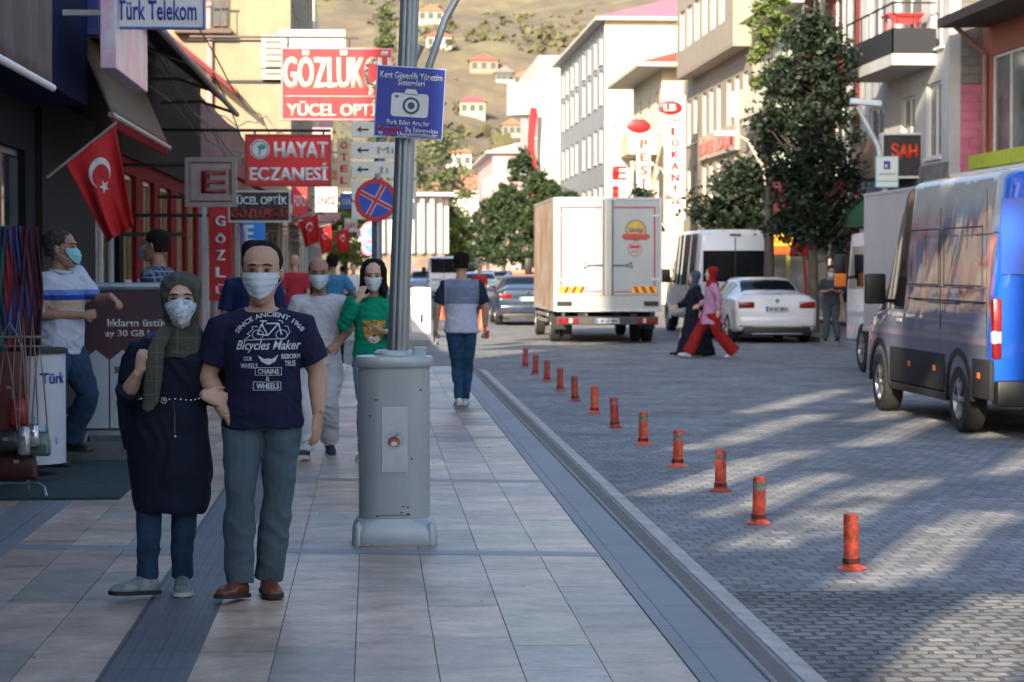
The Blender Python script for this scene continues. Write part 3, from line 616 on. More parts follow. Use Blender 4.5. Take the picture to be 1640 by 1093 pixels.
# --- left side ---
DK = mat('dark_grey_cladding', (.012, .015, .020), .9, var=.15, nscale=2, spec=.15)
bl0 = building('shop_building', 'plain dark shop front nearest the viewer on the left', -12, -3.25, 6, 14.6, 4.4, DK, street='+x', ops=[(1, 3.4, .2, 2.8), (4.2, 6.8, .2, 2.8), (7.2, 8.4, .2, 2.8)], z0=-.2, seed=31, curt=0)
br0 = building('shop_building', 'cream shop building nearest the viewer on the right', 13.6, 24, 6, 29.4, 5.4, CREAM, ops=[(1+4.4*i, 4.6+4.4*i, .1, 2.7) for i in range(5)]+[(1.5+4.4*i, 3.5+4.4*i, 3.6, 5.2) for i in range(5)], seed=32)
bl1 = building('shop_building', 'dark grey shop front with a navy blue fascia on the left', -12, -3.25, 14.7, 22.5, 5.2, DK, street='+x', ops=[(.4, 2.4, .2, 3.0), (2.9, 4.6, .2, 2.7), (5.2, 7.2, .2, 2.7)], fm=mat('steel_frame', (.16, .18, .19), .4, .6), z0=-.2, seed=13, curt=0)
MB().box(4.378, 4.9, 2.5, 7.7, 3.15, 4.9).obj('fascia', mat('navy_fascia', (.008, .012, .05), .9, var=.1, spec=.1), bl1)
m_shut = brick_mat('roller_shutter', (.014, .014, .016), (.012, .012, .014), (.003, .003, .003), 30, .11, .02, rough=.9, bump=.8, plane='yz', dirt=.2)
bl2 = building('shop_building', 'black shop front with horizontal roller shutter slats on the left', -12, -3.3, 22.6, 30.9, 5.0, mat('black_cladding', (.008, .008, .010), .95, spec=.1), street='+x', ops=[(5.2, 7.8, .1, 3.0)], seed=14, curt=0)
MB().box(4.353, 4.4, .4, 4.8, .1, 3.3).obj('roller_shutter', m_shut, bl2)
m_redf = mat('red_shopfront', (.19, .008, .010), .9, var=.25, nscale=2, spec=.12)
bl3 = building('pharmacy_building', 'pharmacy front of red panels and white blocks with tall glass', -12, -3.4, 31, 45.6, 5.3, m_redf, street='+x', ops=[(.8, 2.6, .1, 2.9), (3.6, 5.4, .1, 2.9), (6.4, 8.4, .1, 2.9), (9.6, 11.4, .1, 2.9), (12, 14, .1, 2.9)], seed=15, fm=mat('gold_frame', (.35, .26, .12), .4, .5))
dfz = MB().box(4.302, 4.36, .05, 14.5, 3.12, 5.25); dfz.obj('fascia', mat('brown_black_fascia', (.022, .015, .012), .95, spec=.1), bl3)  # added dark sheet, gives the darkness under the awning
wb = MB()
for y in (.02, 2.7, 5.5, 8.5): wb.box(4.3, 4.42, y, y+.72, 1.0, 1.42).box(4.3, 4.42, y, y+.72, 0.0, .35)
wb.obj('white_blocks', mat('white_stone', (.5, .5, .5), .5), bl3)
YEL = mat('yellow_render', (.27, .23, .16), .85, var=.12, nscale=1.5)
def oriel(b, cx, x1, y0, y1, z0, z1, m, wins, nm='bay'):
    o = MB(); H = z1-z0; wallg(o, (x1, y0, z0), UY, UZ, y1-y0, H, [(p[0], p[1], p[2]-z0, p[3]-z0) for p in wins], depth=.1)
    o.add([(cx, y0, z0), (x1, y0, z0), (x1, y0, z1), (cx, y0, z1)], [(0, 1, 2, 3)]).add([(cx, y1, z0), (x1, y1, z0), (x1, y1, z1), (cx, y1, z1)], [(0, 1, 2, 3)]).add([(cx, y0, z0), (x1, y0, z0), (x1, y1, z0), (cx, y1, z0)], [(0, 1, 2, 3)]).add([(cx, y0, z1), (x1, y0, z1), (x1, y1, z1), (cx, y1, z1)], [(0, 1, 2, 3)])
    o.mi = 1; o.box(cx, x1-.12, y0+.05, y1-.05, z0+.05, z1-.05)
    r = o.obj(nm, [m, DARKM], b)
    for p in wins: window(r, (x1, y0, z0), UY, UZ, p[0], p[1], p[2]-z0, p[3]-z0, PVC, GL2, depth=.08)
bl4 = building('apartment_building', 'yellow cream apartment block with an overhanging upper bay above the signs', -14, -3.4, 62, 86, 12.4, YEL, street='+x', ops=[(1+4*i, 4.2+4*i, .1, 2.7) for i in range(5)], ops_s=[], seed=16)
oriel(bl4, 5.303, 6.55, .0, 23.8, 3.6, 12.3, YEL, [(a, a+1.5, z, z+1.6) for a in (1.5, 4.5, 8, 12, 16, 20) for z in (4.4, 7.2, 9.9)])
for i, (x, z) in enumerate([(-2.0, 5.3), (-2.0, 8.0), (1.2, 5.3), (1.2, 8.0), (3.6, 8.0)]):
    window(bl4, (0, -.06, 0), UX, UZ, x, x+1.3, z, z+1.6, BROWNF, GL2, depth=.0)
    sh_ = MB().box(x-.1, x+1.4, -.5, -.02, z-.22, z-.1)
    for k in range(8): sh_.box(x-.08+.2*k, x-.055+.2*k, -.49, -.46, z-.1, z+.6)
    sh_.box(x-.1, x+1.4, -.5, -.45, z+.6, z+.65).obj('balcony', mat('iron_brown', (.10, .07, .06), .7), bl4)
MB().tube([(4.4, -.12, 3), (4.4, -.12, 12)], .09, 8).obj('downpipe', mat('pink_pipe', (.5, .3, .3), .7), bl4)
MB().prism([(2.3, 8.6), (5.2, 6.2), (5.2, 6.05), (2.3, 8.45)], -1.6, -.05, 'y').obj('awning_cloth', mat('maroon_cloth', (.16, .02, .025), .85), bl4)
MB().tube([(.3, -1.2, 7.9), (5.25, -1.2, 5.1)], .07, 6).obj('awning_arm', BLACK, bl4)
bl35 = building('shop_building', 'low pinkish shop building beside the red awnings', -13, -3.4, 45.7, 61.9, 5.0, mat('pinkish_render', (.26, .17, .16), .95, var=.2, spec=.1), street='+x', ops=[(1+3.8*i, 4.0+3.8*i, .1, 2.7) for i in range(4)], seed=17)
bl5 = building('apartment_building', 'beige apartment block further along the left pavement', -14, -3.3, 86.2, 112, 12.5, mat('beige_render', (.60, .50, .38), .85, var=.08), street='+x', ops=[(1+4*i, 4.2+4*i, .1, 2.7) for i in range(6)]+[(1+4*i, 2.6+4*i, z, z+1.7) for i in range(6) for z in (4, 7, 9.7)], seed=18)
oriel(bl5, 5.353, 6.4, 6, 14, 3.6, 12.3, MATS['warm_cream_render'], [(a, a+1.5, z, z+1.6) for a in (1, 4.5) for z in (4.4, 7.2, 9.9)])
bl6 = building('apartment_building', 'white apartment block with brown balconies farthest along the left pavement', -14, -3.2, 112.2, 150, 10.5, MATS['hill_white'], street='+x', ops=[(1+4*i, 4.2+4*i, .1, 2.7) for i in range(9)]+[(1+4*i, 2.6+4*i, z, z+1.7) for i in range(9) for z in (4, 7)], seed=19)
oriel(bl6, 5.403, 6.6, 4, 9, 3.6, 10, MATS['pink_render'], [(1.5, 3, 4.4, 6), (1.5, 3, 7.2, 8.8)])
for z in (3.9, 7): MB().box(5.403, 6.3, 14, 30, z, z+.15).box(6.2, 6.3, 14, 30, z+.15, z+1).obj('balcony', mat('brown_balcony', (.22, .1, .07), .7), bl6)
# --- behind the camera: unseen walls and trees added to shade the near street and cut streaks of sun ---
BY = -10.0
bb = building('corner_building', 'large plain apartment block behind the viewpoint shading the street', -40, 20, -34, -24, 9.0, CREAM, street='-x', seed=20)
def shade_wall(x0, x1, z1, name, label):
    t = thing(name, label, 'building', ((x0+x1)/2, BY-14, 0)); W = (x1-x0)/2
    MB().box(-W, W, 13.7, 14.0, -.2, z1).obj('wall', CREAM, t); return t
shade_wall(-19.4, -11.2, 34, 'apartment_building', 'tall cream tower behind the viewpoint on the left')  # added sun-blocking wall left of the slits
shade_wall(-4.2, -1.0, 17, 'apartment_building', 'tall cream tower behind the viewpoint on the right')  # added sun-blocking wall right of the slits
t = thing('building_frame', 'unfinished concrete storey with scattered openings between the two towers behind the viewpoint', 'building', (-7.7, BY, 0))  # added unseen wall, its slits shape the sun streaks on the road
OP = []
def zz(d): return (d+10)*.458
rnd = random.Random(9)
for a, b, d0, d1 in [(-5.75, -5.15, 8.4, 11.6), (-5.2, -4.85, 13, 17), (-6.45, -5.98, 11.9, 15.6), (-7.5, -6.95, 13.7, 18.2), (-8.1, -7.75, 15.5, 18.6), (-8.98, -8.5, 17.0, 21.0), (-8.3, -7.9, 21.5, 25.5), (-9.85, -9.4, 21.2, 26.2), (-10.55, -10.15, 26.5, 31.5), (-9.5, -9.15, 28.5, 33), (-7.2, -6.75, 22.5, 27), (-6.5, -6.15, 18.5, 22), (-5.7, -5.35, 20, 25), (-10.9, -10.5, 15.2, 16.3), (-8.9, -8.5, 25, 29), (-7.7, -7.3, 30, 35)]:
    a += 7.7+3.48+.0; b += 7.7+3.48+.0; h = zz(d1)-zz(d0)
    OP += [(a, b, zz(d0)+h*.12, zz(d1)-h*.2), (a+.1, b+.09, zz(d1)-h*.2, zz(d1)), (a-.08, b-.16, zz(d0), zz(d0)+h*.12)]
wb_ = MB(); wallg(wb_, (-3.48, 0, 0), UX, UZ, 6.96, 34, OP, depth=.02); wb_.obj('wall', CREAM, t)
# ================= TREES =================
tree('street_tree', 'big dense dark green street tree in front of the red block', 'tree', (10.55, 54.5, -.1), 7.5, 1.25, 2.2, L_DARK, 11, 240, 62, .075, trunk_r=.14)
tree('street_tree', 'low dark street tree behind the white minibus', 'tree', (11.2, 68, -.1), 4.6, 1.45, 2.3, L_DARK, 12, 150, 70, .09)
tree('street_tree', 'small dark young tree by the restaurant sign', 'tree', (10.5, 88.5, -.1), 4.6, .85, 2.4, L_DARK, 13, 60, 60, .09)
for i, (y, x, h, r_) in enumerate([(100, 8.5, 4.7, 1.0), (113, 8.3, 6.2, 1.15), (128, 8.5, 7.9, 1.35), (142, 8.2, 6.6, 1.25), (160, 8.1, 6.0, 1.3)]):
    tree('street_tree', ['nearest green tree rising above the left edge of the white truck', 'second green tree in the row left of the white truck', 'tallest green tree of the row left of the white truck', 'fourth green tree of the row left of the white truck', 'farthest green tree of the row by the pink house'][i], 'tree', (x, y, -.1), h, r_, 2.0, L_MID if i % 2 else leafmat('leaf_row', (.028, .052, .020)), 20+i, 110, 60, .12, group='row of trees along the right kerb')
tree('pine_tree', 'sparse olive pine tree behind the blue camera sign', 'tree', tuple(PY(705, 425, 215).xy)+(-.5,), 14.5, 3.4, 5.5, L_PINE, 31, 70, 60, .22, trunk_r=.2)
tree('pine_tree', 'tall pointed pine on the slope above the red signs', 'tree', tuple(PY(617, 425, 265).xy)+(0,), 31, 3.4, 16, L_PINE, 32, 80, 60, .25, shape='cone', trunk_r=.25)
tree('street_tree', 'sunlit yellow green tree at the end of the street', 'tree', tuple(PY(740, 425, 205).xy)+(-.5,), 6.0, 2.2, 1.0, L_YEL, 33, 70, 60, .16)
tree('street_tree', 'yellow green tree beyond the pole of direction signs', 'tree', (-1.3, 118, -.1), 4.7, 1.4, 1.8, L_YEL, 34, 60, 60, .12)
tree('street_tree', 'light green upper tree growing behind the big street tree', 'tree', (9.75, 56.0, 0), 8.3, .62, 6.1, leafmat('leaf_lit', (.09, .13, .03)), 35, 34, 60, .07)  # lighter leaf colour paints the sunlit top of the big tree
# unseen poplars added behind the camera to dapple the sun streaks
px_ = -10.9; k = 0; rn = random.Random(4)
for (x, h, r_) in [(-9.3, 19, .3), (-6.7, 17, .3)]:
    tree('poplar_tree', ['tall sparse poplar behind the viewpoint', 'shorter sparse poplar behind the viewpoint'][k], 'tree', (x, BY+1.6, 0), h, r_, 7, L_DARK, 40+k, 60, 16, .08, shape='column', trunk_r=.05, group='poplars behind the viewpoint'); k += 1
# ================= SIGNS AND STREET FURNITURE =================
RED = mat('sign_red', (.62, .012, .02), .4, var=.08); SWHITE = mat('sign_white', (.62, .62, .62), .4, var=.04); NAVY = mat('sign_navy', (.012, .035, .30), .35, var=.08)
SFRAME = mat('sign_frame', (.45, .45, .45), .4, .5); BLK = mat('sign_black', (.012, .014, .02), .35)
def psign(name, label, cat, px0, py0, px1, py1, y, face, th=.12, frame=None, fw=.03):
    """board facing down the street filling that part of the view at distance y"""
    a = PY(px0, py1, y); b = PY(px1, py0, y); W = b.x-a.x; H = b.z-a.z
    t = thing(name, label, cat, (a.x, y, a.z))
    MB().bbox(0, W, 0, th, 0, H, .006).obj('panel', face, t)
    if frame:
        f = MB(); e = fw
        f.box(-.004, W+.004, -.012, th*.6, -.004, e).box(-.004, W+.004, -.012, th*.6, H-e, H+.004).box(-.004, e, -.012, th*.6, e, H-e).box(W-e, W+.004, -.012, th*.6, e, H-e); f.obj('frame', frame, t)
    return t, W, H
def ftext(t, s, W, H, x0, x1, z0, z1, m, bold=.02, **k):
    return lettering(t, s, ((x0+x1)/2*W, -.004 if 'dy' not in k else k.pop('dy'), (z0+z1)/2*H), UX, UZ, (x1-x0)*W, (z1-z0)*H, m, bold, **k)
def bracket(t, x0, x1, z, y=.05, m=None): MB().tube([(x0, y, z), (x1, y, z)], .022, 8).obj('bracket', m or BLACK, t)
# telecom sign
t, W, H = psign('telecom_sign', 'white hanging sign with blue lettering at the top left', 'sign', 173, -60, 327, 45, 20.5, SWHITE, .14, mat('sign_blue_edge', (.05, .12, .4), .4), .012)
ftext(t, 'Türk Telekom', W, H, .1, .92, .12, .42, NAVY, .015); bracket(t, -.9, 0, H*.6)
t = thing('light_box', 'white light box with faded pink and blue picture under the white telecom sign', 'sign', (-2.35, 20.2, 3.33))
MB().bbox(0, .14, 0, 2.8, 0, .62, .01).obj('panel', mat('lightbox_face', (.62, .60, .66), .35, c2=(.62, .38, .5), nscale=2.2, contrast=(.45, .55)), t)
MB().box(-.9, -.002, .4, .45, .5, .55).box(-.9, -.002, 2.4, 2.45, .5, .55).obj('frame', SFRAME, t)
# pharmacy E sign
t, W, H = psign('pharmacy_sign', 'dim square sign with a large dark red letter E', 'sign', 297, 253, 378, 331, 27, mat('e_ground', (.12, .012, .012), .4), .2, mat('e_frame', (.22, .2, .19), .4), .05)
MB().box(W*.1, W*.9, -.016, -.002, H*.12, H*.24).box(W*.1, W*.9, -.016, -.002, H*.76, H*.88).box(W*.1, W*.24, -.016, -.002, H*.24, H*.76).obj('border', mat('e_border', (.26, .20, .19), .4), t)
MB().box(W*.22, W*.86, -.012, -.003, H*.22, H*.78).obj('letter_ground', mat('e_border2', (.24, .18, .17), .4), t)
lettering(t, 'E', (W*.56, -.016, H*.5), UX, UZ, W*.46, H*.46, mat('e_red', (.16, .012, .015), .4), .03); bracket(t, -.9, 0, H*.85)
MB().box(-.75, -.02, .02, .06, -.35, -.3).obj('strut', BLACK, t)
t, W, H = psign('pharmacy_sign', 'bright red sign reading HAYAT ECZANESİ with round green emblem', 'sign', 393, 216, 530, 298, 33, RED, .18, mat('red_edge', (.35, .02, .02), .4), .03)
for s, x0, x1, z0, z1 in [('HAYAT', .34, .96, .55, .86), ('ECZANESİ', .05, .96, .1, .45)]: ftext(t, s, W, H, x0, x1, z0, z1, SWHITE, .045)
MB().lathe([(.001, 0), (H*.19, 0), (H*.19, -.008), (.001, -.008)], 28, (W*.17, -.003, H*.71), 'y').obj('emblem', SWHITE, t)
MB().lathe([(H*.15, 0), (H*.17, 0), (H*.17, -.006), (H*.15, -.006)], 28, (W*.17, -.012, H*.71), 'y').obj('emblem_ring', mat('emblem_green', (.05, .25, .22), .4), t)
MB().tube([(W*.165, -.014, H*.6), (W*.175, -.014, H*.7), (W*.15, -.014, H*.78)], .012, 6).sphere((W*.2, -.014, H*.76), (.05, .006, .04)).obj('emblem_snake', MATS['emblem_green'], t)
bracket(t, -1.2, W, H+.06); 
for x in (.12, W-.12): MB().box(x, x+.03, .02, .05, H, H+.05).obj('hanger', BLACK, t)
t, W, H = psign('optician_sign', 'black sign with white and dark red letters under the pharmacy sign', 'sign', 366, 306, 465, 356, 29.5, BLK, .15, SFRAME, .02)
ftext(t, 'YÜCEL OPTİK', W, H, .04, .95, .56, .9, SWHITE, .03); ftext(t, 'GÖZLÜKÇÜ', W, H, .04, .95, .06, .5, mat('dim_red', (.30, .015, .01), .4), .05)
bracket(t, -.9, 0, H*.8)
m_gz = mat('sign_red_sun', (.50, .014, .025), .45, var=.06)
t, W, H = psign('optician_sign', 'largest red sign with cream letters GÖZLÜKÇÜ above YÜCEL OPTİK', 'sign', 451, 78, 628, 192, 38, m_gz, .2, mat('pink_edge', (.7, .25, .3), .4), .02)
CRL = mat('cream_letters', (.60, .55, .45), .45); ftext(t, 'GÖZLÜKÇÜ', W, H, .02, .99, .34, .97, CRL, .05); ftext(t, 'YÜCEL OPTİK', W, H, .05, .97, .05, .28, CRL, .04)
MB().box(W*.03, W*.97, -.008, 0, H*.325, H*.335).obj('rule', CRL, t); bracket(t, -1.5, W*.7, H+.18, m=mat('rust_pipe', (.12, .09, .08), .7))
for x in (.1, 1.1): MB().box(x, x+.03, .03, .06, H, H+.17).obj('hanger', BLACK, t)
t, W, H = psign('dentist_sign', 'white sign with thin dark letters behind the bracket above the big red sign', 'sign', 446, 48, 553, 84, 41, SWHITE, .12)
ftext(t, 'DİŞ HEKİMİ', W, H, .04, .96, .12, .5, mat('thin_grey', (.2, .2, .22), .5), -.008); bracket(t, -1.6, 0, H*.5)
t, W, H = psign('roadside_banner', 'tall red vertical banner with white letters reading GÖZLÜ', 'sign', 335, 330, 371, 482, 31.0, mat('vert_red', (.48, .012, .016), .5), .05)
for i, c in enumerate('GÖZLÜ'): lettering(t, c, (W*.5, -.004, H*(.84-.18*i)), UX, UZ, W*.42, H*.11, SWHITE, .04)
MB().box(-.09, -.03, 0, .05, -1.2, H).obj('post', SFRAME, t); bracket(t, -1.0, 0, H*.9)
t, W, H = psign('shop_sign', 'bright blue sign with white marks behind the standing man', 'sign', 388, 357, 424, 398, 46, mat('bright_blue', (.02, .25, .75), .4), .1)
ftext(t, 'E', W, H, .1, .5, .25, .9, SWHITE, .03)
mc = [('white', (.62, .60, .56)), ('red', (.55, .03, .03)), ('cream', (.62, .52, .36)), ('pink', (.62, .30, .32)), ('blue', (.04, .12, .45)), ('white', (.62, .60, .56)), ('red', (.55, .03, .03)), ('cream', (.62, .52, .36)), ('white', (.62, .60, .56)), ('pink', (.62, .3, .32))]
sp_ = [(505, 300, 540, 340, 55, 'İNCİ'), (468, 300, 492, 345, 49, 'FOTO'), (540, 222, 562, 300, 72, 'O T E L'), (520, 340, 545, 352, 76, 'KUAFÖR'), (545, 310, 565, 335, 84, 'GÜL'), (552, 350, 572, 372, 92, 'KAFE'), (566, 330, 582, 352, 104, 'EV'), (530, 262, 545, 300, 88, 'DOKTOR'), (572, 368, 588, 380, 112, 'PASAJ'), (500, 205, 532, 225, 63, 'TERZİ')]
for i, ((cn, cc), (a0, b0, a1, b1, y, tx)) in enumerate(zip(mc, sp_)):
    t, W, H = psign('shop_sign', f'small {cn} projecting sign reading {tx} among the left shops', 'sign', a0, b0, a1, b1, y, mat('shop_sign_'+cn, cc, .5), .15)
    if tx == 'O T E L':
        for k, c in enumerate('OTEL'): lettering(t, c, (W/2, -.004, H*(.86-.24*k)), UX, UZ, W*.5, H*.15, RED, .03)
    else: ftext(t, tx, W, H, .12, .88, .3, .7, RED if cn not in ('red', 'blue', 'pink') else SWHITE, .02)
    MB().box(-1.2, -.001, .04, .08, H*.7, H*.7+.04).obj('bracket', BLACK, t)
# smart pole
SG = mat('painted_steel', (.40, .45, .47), .42, .3, c2=(.33, .375, .395), nscale=3.5, contrast=(.3, .6), bump=.06, stretch=(1, 1, .4)); 
gp = G(632, 872); t = thing('camera_pole', 'grey steel lamp pole with fluted mast rising from a wide housing', 'pole', (gp.x, gp.y+.12, 0))
def rrect(w_, d_, r, n=5):
    out = []
    for cx, cy, a0 in [(w_/2-r, d_/2-r, 0), (-w_/2+r, d_/2-r, 90), (-w_/2+r, -d_/2+r, 180), (w_/2-r, -d_/2+r, 270)]:
        for k in range(n+1): a = R(a0+90*k/n); out.append((cx+r*math.cos(a), cy+r*math.sin(a)))
    return out
def rloft(prof, n=6):
    return [[(p[0], p[1], z) for p in rrect(w_, d_, r, n)] for w_, d_, r, z in prof]
MB().loft(rloft([(.41, .32, .13, .08), (.415, .325, .13, .10), (.415, .33, .13, 1.03), (.415, .33, .13, 1.05)])).obj('housing', SG, t, smooth=True)
MB().loft(rloft([(.45, .37, .15, 1.03), (.455, .375, .15, 1.035), (.455, .375, .15, 1.075), (.44, .36, .15, 1.09), (.3, .25, .1, 1.095)])).obj('housing_lid', SG, t, smooth=True)
bp = MB().loft(rloft([(.49, .39, .08, .0), (.495, .395, .08, .015), (.49, .39, .08, .085), (.46, .36, .1, .12), (.42, .33, .13, .15), (.40, .30, .13, .152)]))
for sx in (-.21, .21):
    for sy in (-.16, .16): bp.lathe([(.001, 0), (.032, 0), (.032, .095), (.02, .12), (.001, .14)], 12, (sx, sy, 0))
bp.obj('base_plate', SG, t, smooth=True)
dr = MB().bbox(-.075, .075, -.170, -.150, .42, .80, .003).obj('access_door', mat('door_steel', (.47, .52, .54), .4, .3, var=.08), t)
MB().lathe([(.001, 0), (.058, 0), (.058, -.0015), (.001, -.0015)], 28, (-.003, -.1705, .61), 'y').obj('sticker', mat('sticker_clear', (.40, .44, .45), .3), dr)
MB().sphere((-.003, -.174, .60), (.036, .002, .030), 16, 8).obj('sticker_emblem', mat('emblem_dark', (.05, .05, .055), .5, c2=(.5, .08, .05), nscale=18, contrast=(.45, .5)), dr)
MB().sphere((-.003, -.1765, .588), (.02, .001, .014), 12, 6).obj('sticker_emblem_light', SWHITE, dr)
MB().tube([(.0, -.174, .632), (.02, -.174, .646)], [.003, .007], 6).obj('sticker_leaf', mat('leaf_teal', (.05, .4, .3), .5), dr)
scr = MB()
for x, z in [(-.10, .14+.03), (.1, .5), (-.14, .75), (.15, .9)]: scr.sphere((x, -.168, z), (.006, .002, .006), 8, 4)
scr.obj('screw', BLACK, t)
wr = MB(); rnd = random.Random(6)
for k in range(8):
    x, z = rnd.uniform(-.17, .17), rnd.choice([rnd.uniform(.16, .24), rnd.uniform(.2, 1.0)]); wr.sphere((x*.75, -.1655, z), (rnd.uniform(.003, .016), .0012, rnd.uniform(.002, .008)), 8, 4)
wr.box(-.1, .09, -.1665, -.1645, .172, .176).obj('scuffs', mat('scuff_dark', (.12, .12, .11), .8, var=.5, nscale=30), t)
# fluted mast, leaning as in the photo
ms = []; LE = .022
for z, r_ in [(1.06, .062), (2.2, .058), (4.2, .052), (7.0, .046)]:
    ring = []
    for k in range(48):
        a = 2*PI*k/48; rr = r_*(1-.14*(.5-.5*math.cos(8*a))**3*1.0)
        ring.append((.02+LE*(z-1.06)*1.6+rr*math.cos(a), rr*math.sin(a), z))
    ms.append(ring)
MB().loft(ms).obj('mast', STEEL, t, smooth=60)
MB().loft(rloft([(.24, .2, .09, 1.09), (.24, .2, .09, 1.11), (.2, .18, .08, 1.125)])).box(.12, .185, -.02, .1, 1.09, 1.14).obj('mast_collar', SG, t, smooth=True)
MB().tube([(.08, 0, 2.32), (.13, 0, 2.55), (.30, 0, 3.05), (.6, 0, 3.6)], .022, 10).obj('side_arm', STEEL, t)
MB().tube([(.02+LE*6*1.6, 0, 6.9), (.6, 0, 7.6), (1.6, -.1, 7.9)], [.045, .04, .03], 12).bbox(1.5, 2.2, -.22, .02, 7.85, 7.97, .03).obj('lamp_arm', STEEL, t)
# blue camera sign
yb = gp.y-.02; a = PY(598, 218, yb); b = PY(709, 104, yb); W = b.x-a.x; H = b.z-a.z
t = thing('camera_warning_sign', 'blue square sign with a white camera picture on the grey pole', 'sign', (a.x, yb, a.z)); t.rotation_euler = (0, R(3.2), R(4))
MB().bbox(0, W, 0, .012, 0, H, .003).obj('panel', mat('sign_white_back', (.55, .6, .72), .4), t)
MB().box(.006, W-.006, -.002, -.0003, .006, H-.006).obj('blue_face', mat('camera_blue', (.014, .035, .30), .35, var=.06), t)
for s, x0, x1, z0, z1, m in [('Kent Güvenlik Yönetim', .05, .95, .82, .92, SWHITE), ('Sistemleri', .31, .70, .73, .815, SWHITE), ('Park Eden Araçlar', .18, .80, .165, .245, SWHITE),
        ('Kameralar', .06, .42, .09, .155, RED), ('İle İzlenmekte', .45, .93, .085, .165, SWHITE), ('ve', .06, .13, .025, .075, SWHITE), ('Ceza', .16, .31, .015, .08, RED), ('Uygulanmaktadır.', .34, .94, .005, .085, SWHITE)]:
    ftext(t, s, W, H, x0, x1, z0, z1, m, .016, depth=.0035, dy=-.0022)
c = MB().prism([(p[0]*1+W*.5, p[1]+H*.46) for p in rrect(W*.54, H*.33, .02)], -.004, -.0022, 'y').prism([(W*.40, H*.6), (W*.44, H*.685), (W*.58, H*.685), (W*.62, H*.6)], -.004, -.0022, 'y'); c.obj('camera_picture', SWHITE, t)
MB().lathe([(H*.088, 0), (H*.12, 0), (H*.12, -.002), (H*.088, -.002)], 32, (W*.52, -.0042, H*.455), 'y').lathe([(.001, 0), (H*.05, 0), (H*.05, -.002), (.001, -.002)], 24, (W*.52, -.0042, H*.455), 'y').box(W*.28, W*.33, -.006, -.0042, H*.56, H*.59).obj('camera_lens', mat('lens_dark', (.02, .06, .09), .3), t)
MB().tube([(W*.47, .03, H*.15), (W*.58, .03, H*.15)], .02, 6).box(W*.3, W*.7, .012, .03, H*.2, H*.25).box(W*.3, W*.7, .012, .03, H*.75, H*.8).obj('clamp', STEEL, t)
# direction sign post behind
gy = 27.0; x0 = PY(604, 425, gy).x
t = thing('direction_post', 'grey tube post carrying pale direction boards with black arrows', 'sign post', (x0, gy, 0))
MB().tube([(-.01, 0, 0), (0, 0, 2.5), (.06, 0, 3.2), (.5, 0, 4.2)], .062, 12).obj('post', mat('post_grey', (.22, .27, .33), .4, .5), t, smooth=True)
PALE = mat('pale_board', (.66, .66, .58), .5, var=.06)
for i, (y0, y1, s) in enumerate([(196, 220, 'As'), (228, 254, 'Mili'), (259, 285, 'İl Sa'), (290, 318, ''), (324, 352, '')]):
    a = PY(563, y1, gy-.1); b = PY(667, y0, gy-.1); W = b.x-a.x; H = b.z-a.z
    p = MB().bbox(0, W, 0, .03, 0, H, .004).obj('direction_board', PALE, t, loc=(a.x-x0, -.1, a.z))
    MB().prism([(.06, H/2), (.11, H*.72), (.11, H*.56), (.2, H*.56), (.2, H*.44), (.11, H*.44), (.11, H*.28)], -.003, .001, 'y').obj('arrow', BLK, p)
    if s: lettering(p, s, (.24+.05*len(s), -.004, H*.5), UX, UZ, .07*len(s), H*.4, mat('grey_text', (.2, .2, .2), .5), 0)
# no stopping sign
gy = 25.5; c0 = PY(602, 321, gy)
t = thing('no_stopping_sign', 'round red and blue no stopping sign half hidden by the pole', 'sign', (c0.x, gy, c0.z)); t.rotation_euler = (0, 0, 0)
r_ = 34/FPX*gy
MB().lathe([(.001, .01), (r_, .01), (r_, 0), (.001, 0)], 40, (0, 0, 0), 'y').obj('panel', mat('traffic_blue', (.01, .06, .42), .4), t, smooth=True)
MB().lathe([(r_*.80, 0), (r_, 0), (r_, -.004), (r_*.80, -.004)], 40, (0, -.0005, 0), 'y').obj('red_ring', mat('traffic_red', (.5, .012, .018), .4), t)
cr = MB(); cw = MB()
for a in (62, -28):
    a = R(a); d = V((math.cos(a), 0, math.sin(a))); n = V((-math.sin(a), 0, math.cos(a)))
    for mb, wd, yy in ((cw, r_*.115, -.002), (cr, r_*.075, -.006)):
        p = [d*-r_*.82-n*wd, d*r_*.82-n*wd, d*r_*.82+n*wd, d*-r_*.82+n*wd]; mb.prism([(q.x, q.z) for q in p], yy-.002-(.001 if a < 0 else 0), yy+.0005, 'y')
cw.obj('white_edge', SWHITE, t); cr.obj('red_cross', MATS['traffic_red'], t)
MB().tube([(0.02, .08, -c0.z), (.02, .08, .3)], .03, 10).obj('post', STEEL, t)
for i, (px, py, y, r_) in enumerate([(594, 372, 60, .27), (590, 398, 60, .19)]):
    c0 = PY(px, py, y); t = thing('round_sign', ['faded pink and blue round traffic sign beyond the post', 'smaller faded pink round sign below the other'][i], 'sign', (c0.x, y, c0.z))
    MB().lathe([(.001, .02), (r_, .02), (r_, 0), (.001, 0)], 24, (0, 0, 0), 'y').obj('panel', mat('faded_pink', (.7, .25, .42), .5), t); MB().lathe([(.001, 0), (r_*.5, 0), (r_*.5, -.01), (.001, -.01)], 24, (0, -.001, 0), 'y').obj('centre', mat('faded_blue', (.1, .3, .75), .5), t)
    MB().tube([(0.1, .06, -c0.z), (.1, .06, .2)], .03, 8).obj('post', SWHITE, t)
